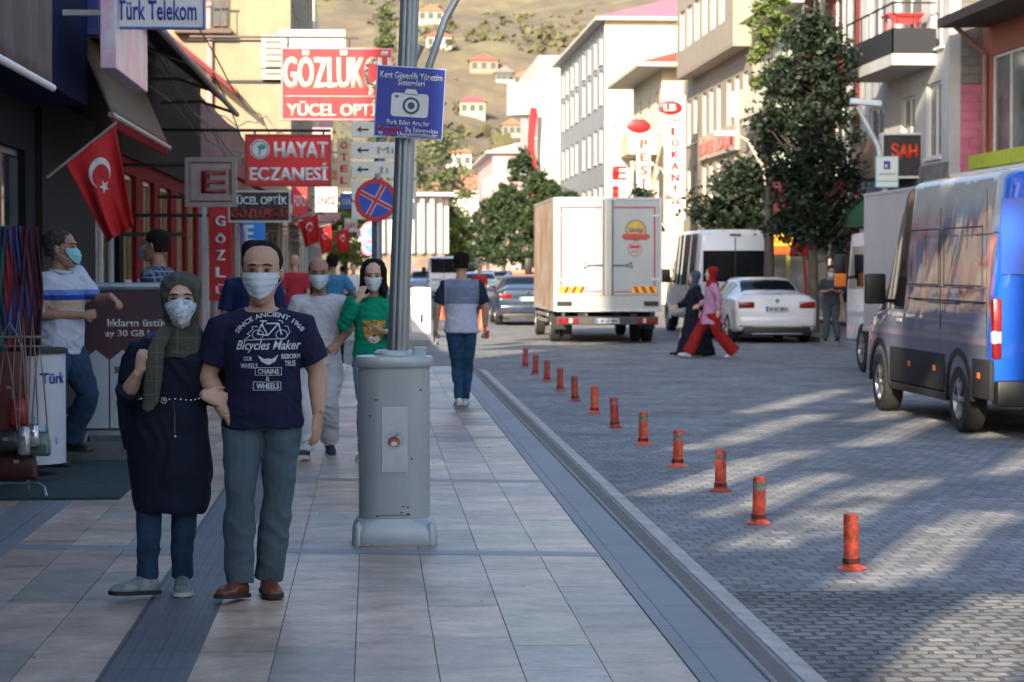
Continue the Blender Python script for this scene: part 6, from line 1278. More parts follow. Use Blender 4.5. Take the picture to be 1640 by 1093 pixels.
class Person:
    def __init__(s, label, loc, rz=0, H=1.75, J={}, head=(0, 0, 0), skin=SK1, vox=.008, hs=1.08, build=1.0, group=None, name='person', lod=1):
        k = H/1.75; s.t = thing(name, label, 'person', loc, rz, group, scale=k); s.lod = lod
        s.armk = 1.0; s.skin = skin; s.vox = vox; s.b = build; s.hs = hs
        D = dict(pelvis=(0, 0, .93), waist=(0, 0, 1.08), chest=(0, 0, 1.28), neck=(0, .01, 1.45), head=(0, -.015, 1.625),
                 shR=(-.182, .01, 1.372), elR=(-.235, .02, 1.13), wrR=(-.25, -.05, .88), hdR=None, shL=(.182, .01, 1.372), elL=(.235, .02, 1.13), wrL=(.25, -.05, .88), hdL=None,
                 hiR=(-.09, 0, .90), knR=(-.10, -.01, .49), anR=(-.105, .03, .085), toR=(-.12, -.14, .03), hiL=(.09, 0, .90), knL=(.10, -.01, .49), anL=(.105, .03, .085), toL=(.12, -.14, .03))
        D.update(J); s.J = {a: V(b) if b is not None else None for a, b in D.items()}
        s.HM = Matrix.Translation(s.J['head']) @ Euler((R(head[0]), R(head[1]), R(head[2]))).to_matrix().to_4x4() @ Matrix.Scale(hs, 4)
        s.yaw = math.atan2(s.J['shL'].y-s.J['shR'].y, s.J['shL'].x-s.J['shR'].x)
    def hp(s, z, a, off=0): return s.HM @ headpt(z, a, off)
    def torso(s, mb, infl=0, z0=None, z1=None, widen=0, belly=0, hem=None, neckin=.0):
        J, b = s.J, s.b; p, w_, c, n = J['pelvis'], J['waist'], J['chest'], J['neck']
        cols = [(p-V((0, 0, .10)), .150, .110), (p, .165, .120), (w_, .150, .112), ((w_+c)/2, .155, .115), (c, .168, .120), (c*.5+n*.5-V((0, 0, .005)), .170, .112), (c*.22+n*.78, .125, .095), (n, .072, .068)]
        if hem is not None: cols = [(V((p.x, p.y, hem)), .170, .128), (V((p.x, p.y, hem+.04)), .169, .126)]+[q for q in cols if q[0].z > hem+.06]
        if infl: cols[-2] = (cols[-2][0], .108, .090); cols[-1] = (n-V((0, 0, .004)), .078, .074)
        rings = [ell(q, (rx*b+infl+widen*(1 if q.z < c.z else .3)), (ry*b+infl*.9+(belly if abs(q.z-w_.z) < .16 else 0)), q.z, 22, s.yaw) for q, rx, ry in cols if (z0 is None or q.z >= z0)]
        if infl:   # the neckline dips at the front
            rings[-1] = [(x, y, z-.017*max(0, (n.y-y)/.09)) for x, y, z in rings[-1]]
        mb.loft(rings)
    def arm(s, mb, side, infl=0, upto=1.0, taper=0):
        J, b = s.J, s.b; a, e, w_ = J['sh'+side], J['el'+side], J['wr'+side]; cen = s.J['chest']*.25+s.J['neck']*.75
        pts = [cen*.55+a*.45+V((0, 0, -.01)), a, a+(e-a)*.35, a+(e-a)*.75, e, e+(w_-e)*.3, e+(w_-e)*.7, w_]; rr = [.050, .060, .052, .044, .041, .042, .032, .026]
        rr = [r_*b*s.armk+infl+(taper*(i/7)) for i, r_ in enumerate(rr)]
        if upto < 1:
            # cut along the length from the shoulder
            L = [0]; 
            for i in range(1, len(pts)): L.append(L[-1]+(pts[i]-pts[i-1]).length)
            cut = L[1]+(L[-1]-L[1])*upto; P2, R2 = [], []
            for i in range(len(pts)):
                if L[i] < cut: P2.append(pts[i]); R2.append(rr[i])
                else:
                    f = (cut-L[i-1])/(L[i]-L[i-1]); P2.append(pts[i-1]+(pts[i]-pts[i-1])*f); R2.append(rr[i-1]+(rr[i]-rr[i-1])*f); break
            mb.tube(P2, R2, 14)
        else: mb.tube(pts, rr, 14)
    def leg(s, mb, side, infl=0, upto=1.0, flare=0, thigh=0):
        J, b = s.J, s.b; h, k, a = J['hi'+side], J['kn'+side], J['an'+side]
        pts = [h+V((0, 0, -.02)), h+(k-h)*.25, h+(k-h)*.65, k, k+(a-k)*.3, k+(a-k)*.7, a]; rr = [.088, .086, .070, .056, .056, .044, .038]
        rr = [r_*b+infl+(thigh if i < 3 else thigh*.3)+flare*max(0, (i-3)/3) for i, r_ in enumerate(rr)]
        if upto > 1: pts.append(a+(a-k).normalized()*.05*upto); rr.append(rr[-1])
        if upto < 1:
            n_ = max(2, int(len(pts)*upto)); pts, rr = pts[:n_], rr[:n_]
        mb.tube(pts, rr, 14)
    def hand(s, mb, side, dirv, palm, curl=.5, thumb=.4, spread=.12, fsc=1.0):
        """dirv: along the fingers; palm: normal out of the palm"""
        w_ = s.J['wr'+side]; d = V(dirv).normalized(); p = V(palm); p = (p-d*p.dot(d)).normalized(); u = d.cross(p)  # across
        sg = 1 if side == 'L' else -1; u = u*sg   # u points to the thumb side for both hands
        rings = []
        for f, wd, th in [(-.1, .024, .022), (.15, .030, .018), (.5, .039, .016), (.85, .040, .014), (1.0, .036, .012)]:
            c = w_+d*(.09*f)+p*.004
            rings.append([c+u*wd*math.cos(2*PI*k/12)+p*th*math.sin(2*PI*k/12) for k in range(12)])
        mb.loft(rings); ends = []
        for i, (off, L, r_) in enumerate([(.029, .070, .0088), (.010, .079, .009), (-.010, .073, .0087), (-.028, .057, .0078)]):
            q = w_+d*.082+u*off; dd = (d+u*off*spread*6).normalized(); a = 0; pts = [q-dd*.012]
            for sgm, cc in ((.45, .8), (.30, 1.15), (.25, .8)):
                pts.append(pts[-1]+(.012 if len(pts) == 1 else 0)*dd+(dd*math.cos(a)+p*math.sin(a))*L*sgm*fsc); a += curl*cc*(1+.08*i)
            pts2 = [pts[0], q]; a = curl*.45; z = q
            for sgm, cc in ((.45, 1.0), (.30, 1.1), (.25, .7)):
                z = z+(dd*math.cos(a)+p*math.sin(a))*L*sgm*fsc; pts2.append(z); a += curl*cc
            mb.tube(pts2, [r_*1.05, r_*1.05, r_, r_*.93, r_*.8], 8, True)
        q = w_+d*.022+u*.024; t1 = (u*.75+d*.62+p*thumb).normalized(); t2 = (u*.25+d*.9+p*(thumb+.25)).normalized()
        mb.tube([q-t1*.012, q+t1*.034, q+t1*.034+t2*.028, q+t1*.034+t2*.05], [.014, .0115, .0098, .0082], 8, True)
    def body(s, handR=None, handL=None, legs=True):
        mb = MB(); s.torso(mb)
        rs = []
        for z, rx, ry, cy in HP: rs.append([s.HM @ V(p) for p in ell((0, cy), rx, ry, z, 22)])
        mb.loft(rs)
        n = s.J['neck']; hc = s.HM @ V((0, .012, -.07))
        mb.tube([n-V((0, -.005, .03)), n*.5+hc*.5+V((0, .004, 0)), hc], [.064*s.b, .055*s.b, .052], 16)
        H = lambda *p: s.HM @ V(p)
        # nose, brow, cheeks, lips, ears
        mb.tube([H(0, -.090, .022), H(0, -.103, -.004), H(0, -.114, -.024), H(0, -.100, -.034)], [.008, .010, .014, .010], 8, True)
        mb.tube([H(-.05, -.076, .036), H(-.03, -.090, .041), H(0, -.093, .036), H(.03, -.090, .041), H(.05, -.076, .036)], [.005, .007, .006, .007, .005], 8, True)
        for sx in (-1, 1):
            mb.sphere(tuple(H(sx*.038, -.068, -.02)), (.024*s.hs, .02*s.hs, .02*s.hs))
            e = s.HM.to_3x3(); 
            mb.loft([[s.HM @ V((sx*(.070+.016*t_), .012+q*math.cos(2*PI*k/10)*.018*sc_, -.002+math.sin(2*PI*k/10)*.030*sc_)) for k in range(10)] for t_, q, sc_ in ((-.3, 1, .6), (.3, 1, .9), (.8, 1, 1), (1.1, 1, .8))])
        mb.tube([H(-.024, -.078, -.063), H(0, -.088, -.062), H(.024, -.078, -.063)], [.005, .009, .005], 6, True)
        mb.tube([H(-.022, -.076, -.074), H(0, -.086, -.075), H(.022, -.076, -.074)], [.005, .010, .005], 6, True)
        for sd, hd in (('R', handR), ('L', handL)):
            s.arm(mb, sd)
            if hd: s.hand(mb, sd, **hd)
            else: s.hand(mb, sd, (s.J['wr'+sd]-s.J['el'+sd]), (1 if sd == 'R' else -1, .2, 0), .45)
        if legs:
            for sd in 'RL': s.leg(mb, sd, infl=-.014)
        o = mb.obj('body', s.skin, s.t); remesh(o, s.vox, 2)
        if s.lod:
            for sx in (-1, 1):
                c = H(sx*.031, -.0845, .012); q = MB().sphere(tuple(c), (.0125*s.hs, .008*s.hs, .0048*s.hs), 12, 8); ey = q.obj('eye', mat('eye_white', (.20, .17, .155), .4), s.t, smooth=True)  # eye white darkened in colour for the shade of the socket
                i_ = H(sx*.031, -.0925, .0115); MB().sphere(tuple(i_), (.0062*s.hs, .003*s.hs, .0048*s.hs), 10, 6).obj('iris', mat('iris_dark', (.02, .012, .008), .2), ey, smooth=True)
                MB().tube([H(sx*.050, -.078, .032), H(sx*.034, -.0955, .038), H(sx*.016, -.0975, .036)], [.0018, .0036, .003], 6, True).tube([H(sx*.044, -.0865, .016), H(sx*.031, -.0955, .0198), H(sx*.019, -.0945, .016)], [.0018, .0026, .0018], 5, True).obj('eyebrow', HAIRD, s.t, smooth=True)  # second tube paints the shadow of the upper lid
        return o
    def mask(s, m=MASKW, top=.004, bot=-.108, cup=False, loops=True):
        mb = MB(); nu, nv = 18, 12; A = R(62)
        for j in range(nv+1):
            v = j/nv; z = bot+(top-bot)*v
            for i in range(nu+1):
                u = i/nu*2-1; nar = (1 if not cup else 1)*(.42+.58*min(1, math.sin(PI*min(1, v*1.25+.0)*.5)+.0)) if v < .8 else 1
                a = u*A*nar; zz = z
                if cup: zz = z+(.012*(1-abs(u))**2 if v > .6 else -.0)-(0.02*u*u if v > .8 else 0)+.02*(abs(u))*(1-v)*1.2
                else: zz = z+.018*abs(u)*(1-v)
                off = .013+(.030*math.exp(-(u*2.2)**2)*math.sin(PI*min(1, v*.9+.06))) + (.004*math.sin(v*PI*8) if not cup else .012*(1-abs(u))*math.sin(PI*v))
                if v < .25: off += .006
                mb.v.append(tuple(s.HM @ headpt(zz, a, off)))
        mb.f = [(j*(nu+1)+i, j*(nu+1)+i+1, (j+1)*(nu+1)+i+1, (j+1)*(nu+1)+i) for j in range(nv) for i in range(nu)]; mb.m = [0]*len(mb.f)
        o = mb.obj('face_mask', m, s.t, smooth=180); md = o.modifiers.new('s', 'SOLIDIFY'); md.thickness = .002; bake(o)
        if loops:
            l = MB()
            for sx in (-1, 1):
                for z0, z1 in ((top-.004, .02), (bot+.03, -.02)):
                    l.tube([s.hp(z0, sx*A*(1 if z0 > -.05 else .7), .011), s.hp((z0+z1)/2, sx*R(76), .007), s.HM @ V((sx*.084, .022, z1))], .0016, 5)
            l.obj('ear_loop', MATS.get('mask_pale'), o)
        return o
    def hair(s, kind='short', m=None):
        m = m or HAIRD
        mb = MB(); H = lambda *p: s.HM @ V(p)
        if kind == 'short':
            mb.loft([[s.HM @ V(p) for p in ell((0, cy+.016), rx+.009, ry+.006, z+.006, 22)] for z, rx, ry, cy in [(-.055, .055, .05, .035), (-.03, .066, .068, .018)]+HP[5:]])
            o = mb.obj('hair', m, s.t); remesh(o, max(.005, s.vox*.8), 2, fold=.006, fs=(40, 40, 40), seed=3)
            bm = bmesh.new(); bm.from_mesh(o.data); inv = s.HM.inverted()
            kill = [v for v in bm.verts if (lambda q: q.y < -.052 and q.z < .075+.012*math.sin(q.x*60) or (q.y < -.02 and q.z < .03) or (abs(q.x) > .05 and q.y < .03 and q.z < -.01))(inv @ v.co)]
            bmesh.ops.delete(bm, geom=kill, context='VERTS'); bm.to_mesh(o.data); bm.free()
        elif kind == 'balding':
            mb.loft([[s.HM @ V(p) for p in ell((0, cy+.02), rx+.009, ry+.004, z, 22)] for z, rx, ry, cy in [(-.06, .050, .05, .03), (-.04, .060, .07, .014)]+[(z_, rx_-.002, ry_, cy_) for z_, rx_, ry_, cy_ in HP[4:7]]+[(.090, .065, .081, .011), (.112, .048, .064, .012), (.128, .026, .038, .014), (.131, .006, .01, .014)]])
            o = mb.obj('hair', m, s.t); remesh(o, max(.004, s.vox*.7), 2, fold=.004, fs=(50, 50, 50), seed=3)
            bm = bmesh.new(); bm.from_mesh(o.data); inv = s.HM.inverted()
            kill = [v for v in bm.verts if (lambda q: (q.y < -.022 and q.z < .083+.003*math.sin(q.x*90)) or (q.y < -.012 and q.z < .03) or (abs(q.x) > .05 and q.y < .026 and q.z < .0))(inv @ v.co)]
            bmesh.ops.delete(bm, geom=kill, context='VERTS'); bm.to_mesh(o.data); bm.free()
        elif kind == 'shaved':
            mb.loft([[s.HM @ V(p) for p in ell((0, cy+.012), rx+.004, ry+.002, z, 22)] for z, rx, ry, cy in [(-.05, .058, .06, .03)]+HP[4:9]+[(.115, .03, .05, .02)]])
            o = mb.obj('hair', m, s.t); remesh(o, .006, 1)
            bm = bmesh.new(); bm.from_mesh(o.data); inv = s.HM.inverted()
            bmesh.ops.delete(bm, geom=[v for v in bm.verts if (lambda q: q.y < -.045 or (q.y < -.01 and q.z < .03) or (abs(q.x) < .05 and q.y < -.01 and q.z > .08))(inv @ v.co)], context='VERTS'); bm.to_mesh(o.data); bm.free()
        elif kind == 'long':
            mb.loft([[s.HM @ V(p) for p in ell((0, cy+.026), rx+.018, ry+.006, z+.008, 22)] for z, rx, ry, cy in HP[4:]])
            for a in range(-8, 9):
                an = PI+a/8*R(112); c0 = s.HM @ (headpt(.05, an, .008)); c1 = s.HM @ (headpt(-.05, an, .016)); c2 = c1+V((.02*math.sin(an), .01, -.12-.03*math.sin(a*2.3)))
                mb.tube([c0, c1, (c1+c2)/2+V((.01*math.sin(a), .0, 0)), c2], [.026, .03, .028, .012], 8, True)
            o = mb.obj('hair', m, s.t); remesh(o, .007, 2, fold=.008, fs=(45, 45, 8), seed=1)
            bm = bmesh.new(); bm.from_mesh(o.data); inv = s.HM.inverted()
            bmesh.ops.delete(bm, geom=[v for v in bm.verts if (lambda q: abs(q.x) < .060-.3*max(0, q.z-.04) and q.y < -.0 and -.13 < q.z < .088)(inv @ v.co)], context='VERTS'); bm.to_mesh(o.data); bm.free()
        o.modifiers.new('t', 'SOLIDIFY').thickness = .004; bake(o); o.data.polygons.foreach_set('use_smooth', [True]*len(o.data.polygons)); return o
    def hijab(s, m, drape=True, tail=None, vox=.007):
        mb = MB()
        mb.loft([[s.HM @ V(p) for p in ell((0, cy+.014), rx+.017, ry+.013, z+.007, 24)] for z, rx, ry, cy in [(-.15, .055, .06, .0), (-.12, .052, .062, -.01), (-.09, .06, .072, -.004)]+HP[3:]])
        n = s.J['neck']; c0 = s.HM @ V((0, .0, -.12))
        mb.loft([ell(c0, .085, .085, c0.z, 24), ell((c0+n)/2, .11, .10, (c0.z+n.z)/2, 24), ell(n, .125, .115, n.z-.01, 24), ell(n, .145, .125, n.z-.05, 24), ell(n-V((0, .02, 0)), .11, .13, n.z-.11, 24)])
        o = mb.obj('headscarf', m, s.t); remesh(o, vox, 3, fold=.012, fs=(6, 6, 20), seed=5)
        bm = bmesh.new(); bm.from_mesh(o.data); inv = s.HM.inverted()
        kill = [v for v in bm.verts if (lambda q: q.y < -.03 and (q.x/.064)**2+((q.z+.010)/.090)**2 < 1)(inv @ v.co)]
        bmesh.ops.delete(bm, geom=kill, context='VERTS'); bm.to_mesh(o.data); bm.free()
        o.modifiers.new('t', 'SOLIDIFY').thickness = .006; bake(o); o.data.polygons.foreach_set('use_smooth', [True]*len(o.data.polygons)); return o
    def shirt(s, m, name='shirt', infl=.014, hem=.85, sleeve=.38, fold=.014, seed=1, sin=.016, flare=.0, belly=0, taper=.012, mats=None, widen=0, extra=None, vox=None, smooth=3):
        mb = MB(); s.torso(mb, infl=infl, hem=hem, belly=belly, widen=widen)
        for sd in 'RL': s.arm(mb, sd, infl=sin, upto=sleeve, taper=taper)
        if extra: extra(mb)
        o = mb.obj(name, m, s.t); return remesh(o, vox or s.vox*1.1, smooth-1, fold=fold, seed=seed, fold2=fold*.6, fs=(9, 9, 15))
    def trousers(s, m, infl=.014, flare=.012, fold=.018, seed=2, thigh=.006, upto=1.0, name='trousers', z1=None):
        mb = MB(); p = s.J['pelvis']
        mb.loft([ell(p, (.148)*s.b+infl, .112*s.b+infl, z, 22, s.yaw) for z in (p.z-.10,)]+[ell(p, .150*s.b+infl*.5, .112*s.b+infl*.5, p.z-.02, 22, s.yaw), ell(p, .13*s.b, .095*s.b, p.z+.05, 22, s.yaw)])
        for sd in 'RL': s.leg(mb, sd, infl=infl, upto=upto, flare=flare, thigh=thigh)
        o = mb.obj(name, m, s.t); return remesh(o, s.vox*1.1, 2, fold=fold, seed=seed, fold2=fold*.5, fs=(6, 6, 9))
    def shoe(s, side, m, sole, L=.27, w_=.048, kind='shoe', pitch=None):
        a, t_ = s.J['an'+side], s.J['to'+side]; d = V(t_)-V(a); f = V((d.x, d.y, 0)).normalized(); f3 = (t_-a)
        # sole plane follows ankle->toe pitch: default flat when toe z=.03, ankle z=.085
        pit = math.atan2((t_.z-.03)-(a.z-.085), math.hypot(d.x, d.y)); f = (f*math.cos(pit)+V((0, 0, math.sin(pit)))).normalized(); u = f.cross(V((0, 0, 1))).normalized(); up = u.cross(f)
        heel = a-up*.075-f*.065
        prof = [(0, .030, .055), (.03, .036, .085), (.09, .036, .088), (.14, .040, .066), (.19, w_, .050), (.235, .044, .042), (.262, .030, .030), (L, .012, .018)]
        rings = []
        for x, wd, h in prof:
            c = heel+f*x; ring = []
            for k in range(14):
                q = 2*PI*k/14; cx = math.cos(q)*wd; cz = (math.sin(q)*.5+.5)*h*(1) if math.sin(q) > 0 else (math.sin(q)*.02+.5)*h*0+.012
                ring.append(c+u*cx+up*(cz+.010 if math.sin(q) > 0 else .012))
            rings.append(ring)
        o = MB().loft(rings).obj('shoe', m, s.t, smooth=180)
        md = o.modifiers.new('s', 'SUBSURF'); md.levels = 1; bake(o)
        rs = [[heel+f*(x+.002)+u*wd2+up*z for wd2, z in [(-wd-.005, 0), (wd+.005, 0), (wd+.004, .020), (-wd-.004, .020)]] for x, wd, h in prof]
        MB().loft(rs).obj('sole', sole, o, smooth=True)
        return o
def project(o, target, d, off=.004):
    """press the vertices of o along d onto the surface of target (both in the same parent's space)"""
    bvh = BVHTree.FromPolygons([v.co for v in target.data.vertices], [p.vertices for p in target.data.polygons]); d = V(d).normalized()
    for v in o.data.vertices:
        h = bvh.ray_cast(v.co-d*.6, d)
        if h[0] is not None: v.co = h[0]-d*off*(1)
def subdivide(o, n=2, mx=.012):
    bm = bmesh.new(); bm.from_mesh(o.data)
    for _ in range(n):
        e = [x for x in bm.edges if x.calc_length() > mx]
        if not e: break
        bmesh.ops.subdivide_edges(bm, edges=e, cuts=1)
    bmesh.ops.triangulate(bm, faces=bm.faces); bm.to_mesh(o.data); bm.free()
def fabric(name, c, **k):
    m = mat(name, c, k.pop('rough', .85), var=k.pop('var', .12), nscale=k.pop('nscale', 4), bump=k.pop('bump', .55), bscale=k.pop('bscale', 9), spec=.25, **k)
    for nd in m.node_tree.nodes:
        if nd.type == 'TEX_NOISE' and abs(nd.inputs['Scale'].default_value-9) < .01: nd.noise_type = 'RIDGED_MULTIFRACTAL'; nd.inputs['Distortion'].default_value = .8; nd.inputs['Detail'].default_value = 2.5
        if nd.type == 'BUMP': nd.inputs['Distance'].default_value = .012
    return m
def zmat(name, stops, side=None, rough=.85):
    """cloth woven in bands by height: stops [(z, colour)...] colour holds above z; side=(x, colour) colours beyond |x|"""
    m = bpy.data.materials.new(name); m.use_nodes = True; n = m.node_tree.nodes; l = m.node_tree.links; b = n['Principled BSDF']; b.inputs['Roughness'].default_value = rough; b.inputs['Specular IOR Level'].default_value = .25
    tc = n.new('ShaderNodeTexCoord'); sp = n.new('ShaderNodeSeparateXYZ'); l.new(tc.outputs['Object'], sp.inputs[0])
    cr = n.new('ShaderNodeValToRGB'); cr.color_ramp.interpolation = 'CONSTANT'; e = cr.color_ramp.elements
    mu = n.new('ShaderNodeMath'); mu.operation = 'DIVIDE'; mu.inputs[1].default_value = 2; l.new(sp.outputs[2], mu.inputs[0]); l.new(mu.outputs[0], cr.inputs[0])
    e[0].position = 0; e[0].color = (*stops[0][1], 1); e[1].position = stops[1][0]/2; e[1].color = (*stops[1][1], 1)
    for z, c in stops[2:]: q = e.new(z/2); q.color = (*c, 1)
    out = cr.outputs[0]
    if side:
        ab = n.new('ShaderNodeMath'); ab.operation = 'ABSOLUTE'; l.new(sp.outputs[0], ab.inputs[0]); gt = n.new('ShaderNodeMath'); gt.operation = 'GREATER_THAN'; gt.inputs[1].default_value = side[0]; l.new(ab.outputs[0], gt.inputs[0])
        mx = n.new('ShaderNodeMix'); mx.data_type = 'RGBA'; l.new(gt.outputs[0], mx.inputs[0]); l.new(out, mx.inputs[6]); mx.inputs[7].default_value = (*side[1], 1); out = mx.outputs[2]
    l.new(out, b.inputs['Base Color']); return m
def checkmat(name, c, line, sx, sz, w_=.08, rough=.9, alt=None):
    """thin woven lines in both directions"""
    m = mat(name, c, rough, var=.3, nscale=8, bump=.2, bscale=200); n = m.node_tree.nodes; l = m.node_tree.links; b = n['Principled BSDF']
    tc = n['Texture Coordinate']; sp = n.new('ShaderNodeSeparateXYZ'); l.new(tc.outputs['Object'], sp.inputs[0]); outs = []
    for i, s_ in ((0, sx), (2, sz)):
        mu = n.new('ShaderNodeMath'); mu.operation = 'MULTIPLY'; mu.inputs[1].default_value = s_; l.new(sp.outputs[i], mu.inputs[0]); fr = n.new('ShaderNodeMath'); fr.operation = 'FRACT'; l.new(mu.outputs[0], fr.inputs[0])
        lt = n.new('ShaderNodeMath'); lt.operation = 'LESS_THAN'; lt.inputs[1].default_value = w_; l.new(fr.outputs[0], lt.inputs[0]); outs.append(lt.outputs[0])
    mxm = n.new('ShaderNodeMath'); mxm.operation = 'MAXIMUM'; l.new(outs[0], mxm.inputs[0]); l.new(outs[1], mxm.inputs[1])
    mx = n.new('ShaderNodeMix'); mx.data_type = 'RGBA'; l.new(mxm.outputs[0], mx.inputs[0]); l.new(b.inputs['Base Color'].links[0].from_socket, mx.inputs[6]); mx.inputs[7].default_value = (*line, 1); l.new(mx.outputs[2], b.inputs['Base Color']); return m
NAVYT = fabric('navy_jersey', (.010, .012, .042)); SLATE = fabric('slate_twill', (.065, .105, .13), nscale=3, var=.18); DENIM = fabric('dark_denim', (.02, .05, .10), var=.5, nscale=3, rough=.9); PRINT = mat('shirt_print', (.50, .54, .58), .85, var=.15, nscale=60)
BRLEA = mat('brown_leather', (.15, .045, .022), .38, var=.3, nscale=14, bump=.15); SOLEB = mat('black_sole', (.015, .014, .014), .7); SOLEW = mat('pale_sole', (.45, .46, .46), .7); BLKCL = fabric('black_cloth', (.008, .010, .020))
# ---------- the couple in front ----------
gp = G(404, 958); loc = (gp.x, gp.y, 0)
def LPf(loc, k=1):
    def f(px, py, dy=0): q = PY(px, py, loc[1]+dy)-V(loc); return V((q.x, dy, q.z))/k
    return f
L = LPf(loc)
J = dict(pelvis=(.055, 0, .93), waist=(.055, .0, 1.07), chest=(.05, .0, 1.25), neck=(.05, .02, 1.415), head=(.052, .0, 1.583),
         shR=(-.138, .02, 1.302), elR=(-.212, .02, 1.08), wrR=(-.118, -.085, .895), shL=(.236, .02, 1.302), elL=(.318, .05, 1.10), wrL=(.325, -.06, .90),
         hiR=(-.035, 0, .90), knR=(-.055, -.06, .49), anR=(-.058, -.06, .088), toR=(-.125, -.215, .05), hiL=(.145, 0, .90), knL=(.125, .02, .49), anL=(.072, .10, .085), toL=(.105, -.05, .03))
man = Person('man in a navy printed t-shirt and pale mask walking arm in arm', loc, 0, 1.75, J, (2, 0, -3), SK1, .0058, hs=1.19, build=1.07); man.armk = 1.1
man.body(handR=dict(dirv=(.30, .42, -.85), palm=(.9, 0, .3), curl=.5), handL=dict(dirv=(-.08, -.1, -1), palm=(-.85, .5, 0), curl=.38, thumb=.3, fsc=1.08))
man.hair('balding'); man.mask()
sh = man.shirt(NAVYT, 't_shirt', infl=.018, hem=.835, sleeve=.37, fold=.010, seed=3, sin=.018, taper=.022, belly=.016)
man.trousers(SLATE, infl=.008, flare=.020, fold=.013, seed=4, thigh=.0)
for sd in 'RL': man.shoe(sd, BRLEA, SOLEB, w_=.052)
MB().tube([(-.03, -.155, .868), (.14, -.16, .866)], .0, 4) if False else None
def tprint(s, px0, px1, py0, py1, bold=.02, shear=0, m=PRINT, arc=None):
    a, b = L(px0, py1, -.2), L(px1, py0, -.2)
    o = lettering(man.t, s, ((a.x+b.x)/2, -.3, (a.z+b.z)/2), UX, UZ, b.x-a.x, b.z-a.z, m, bold, depth=.001, shear=shear, name='print')
    if arc:
        Rr, cx, cz = arc
        for v in o.data.vertices:
            th = (v.co.x-cx)/Rr; r_ = Rr+(v.co.z-a.z); v.co = V((cx+r_*math.sin(th), -.3, cz+r_*math.cos(th)))
    subdivide(o); project(o, sh, (0, 1, 0), .0035); return o
arc_c = L(430, 572, -.2); 
a0 = L(372, 512, -.2)
tprint('SINCE ANCIENT 1968', 371, 489, 505, 513, .02, arc=(.183, L(430, 0, -.2).x, L(430, 506, -.2).z-.19))
tprint('Bicycles Maker', 377, 481, 546, 566, .015, shear=.35)
tprint('OUR', 389, 403, 572, 579); tprint('WHEELS', 384, 412, 583, 591); tprint('REBORN', 450, 479, 568, 576); tprint('TRUE', 455, 472, 579, 588)
tprint('CHAINS', 412, 446, 592, 600, .03); tprint('&', 425, 431, 604, 611, .03); tprint('WHEELS', 410, 446, 615, 624, .03)
pm = MB()
def pl(pts, w_=.0016):
    q = [L(px, py, -.2) for px, py in pts]; q = [V((p.x, -.3, p.z)) for p in q]
    for a, b in zip(q[:-1], q[1:]):
        n_ = max(1, int((b-a).length/.012))
        for k in range(n_):
            s0, s1 = a+(b-a)*k/n_, a+(b-a)*(k+1)/n_; d = (b-a).normalized(); p = V((-d.z, 0, d.x))*w_; pm.add([s0-p, s1-p, s1+p, s0+p], [(0, 1, 2, 3)])
for x0, y0, x1, y1 in [(408, 590, 450, 602), (405, 613, 449, 626)]: pl([(x0, y0), (x1, y0), (x1, y1), (x0, y1), (x0, y0)], .0013)
pl([(418, 520), (428, 538), (445, 519), (425, 519)], .003); pl([(445, 519), (450, 537)], .003); pl([(418, 520), (411, 536), (428, 538)], .003); pl([(421, 515), (418, 522)], .003); pl([(415, 515), (426, 515)], .003); pl([(444, 514), (450, 515), (452, 519)], .002)
for cx in (412, 450):
    pl([(cx+9*math.cos(k*PI/8), 537+7.5*math.sin(k*PI/8)) for k in range(17)], .0015)
pl([(389, 546), (400, 538), (394, 536), (404, 529), (402, 524), (412, 524)], .0016); pl([(389, 546), (456, 543), (463, 534), (460, 524), (455, 523)], .0016)
o = pm.obj('print', PRINT, man.t); project(o, sh, (0, 1, 0), .0035)
eg = MB(); e_ = [(412, 570), (422, 576), (428, 575), (435, 576), (445, 569), (440, 580), (431, 585), (427, 585), (418, 580)]
q = [L(px, py, -.2) for px, py in e_]; eg.add([V((p.x, -.3, p.z)) for p in q], [(0, 1, 8), (1, 7, 8), (1, 2, 7), (2, 6, 7), (2, 3, 6), (3, 5, 6), (3, 4, 5)]); o = eg.obj('print', PRINT, man.t); subdivide(o); project(o, sh, (0, 1, 0), .0035)
# woman
gp = G(258, 957); loc = (gp.x, gp.y, 0); L = LPf(loc)
J = dict(pelvis=(.045, .02, .82), waist=(.05, .01, .97), chest=(.06, .01, 1.13), neck=(.085, .02, 1.285), head=(.103, 0, 1.447),
         shR=(-.095, .02, 1.19), elR=(-.155, -.02, .995), wrR=(-.085, -.16, 1.11), shL=(.215, .03, 1.19), elL=(.262, .06, 1.0), wrL=(.222, -.13, .995),
         hiR=(-.035, .02, .80), knR=(-.052, -.02, .45), anR=(-.062, -.04, .098), toR=(-.195, -.15, .055), hiL=(.115, .02, .8), knL=(.112, .04, .45), anL=(.088, .14, .085), toL=(.105, -.01, .03))
wo = Person('woman in olive checked headscarf and long navy tunic holding the arm of a man', loc, 0, 1.75, J, (3, 0, 4), SK2, .0058, hs=1.05, build=.96)
wo.body(handR=dict(dirv=(.25, -.25, 1), palm=(.6, .9, .1), curl=1.35, thumb=.5, fsc=.85), handL=dict(dirv=(.98, -.05, -.22), palm=(.1, .9, -.2), curl=.8, thumb=.35, fsc=.9))
wo.hijab(checkmat('olive_check', (.050, .053, .038), (.085, .09, .075), 11, 15, .06), vox=.0065); 
wo.mask(mat('mask_lace', (.55, .60, .66), .8, c2=(.22, .26, .33), nscale=70, contrast=(.38, .5)), cup=True, loops=False, top=.008, bot=-.118)
TUN = fabric('navy_tunic', (.006, .010, .024), nscale=2)
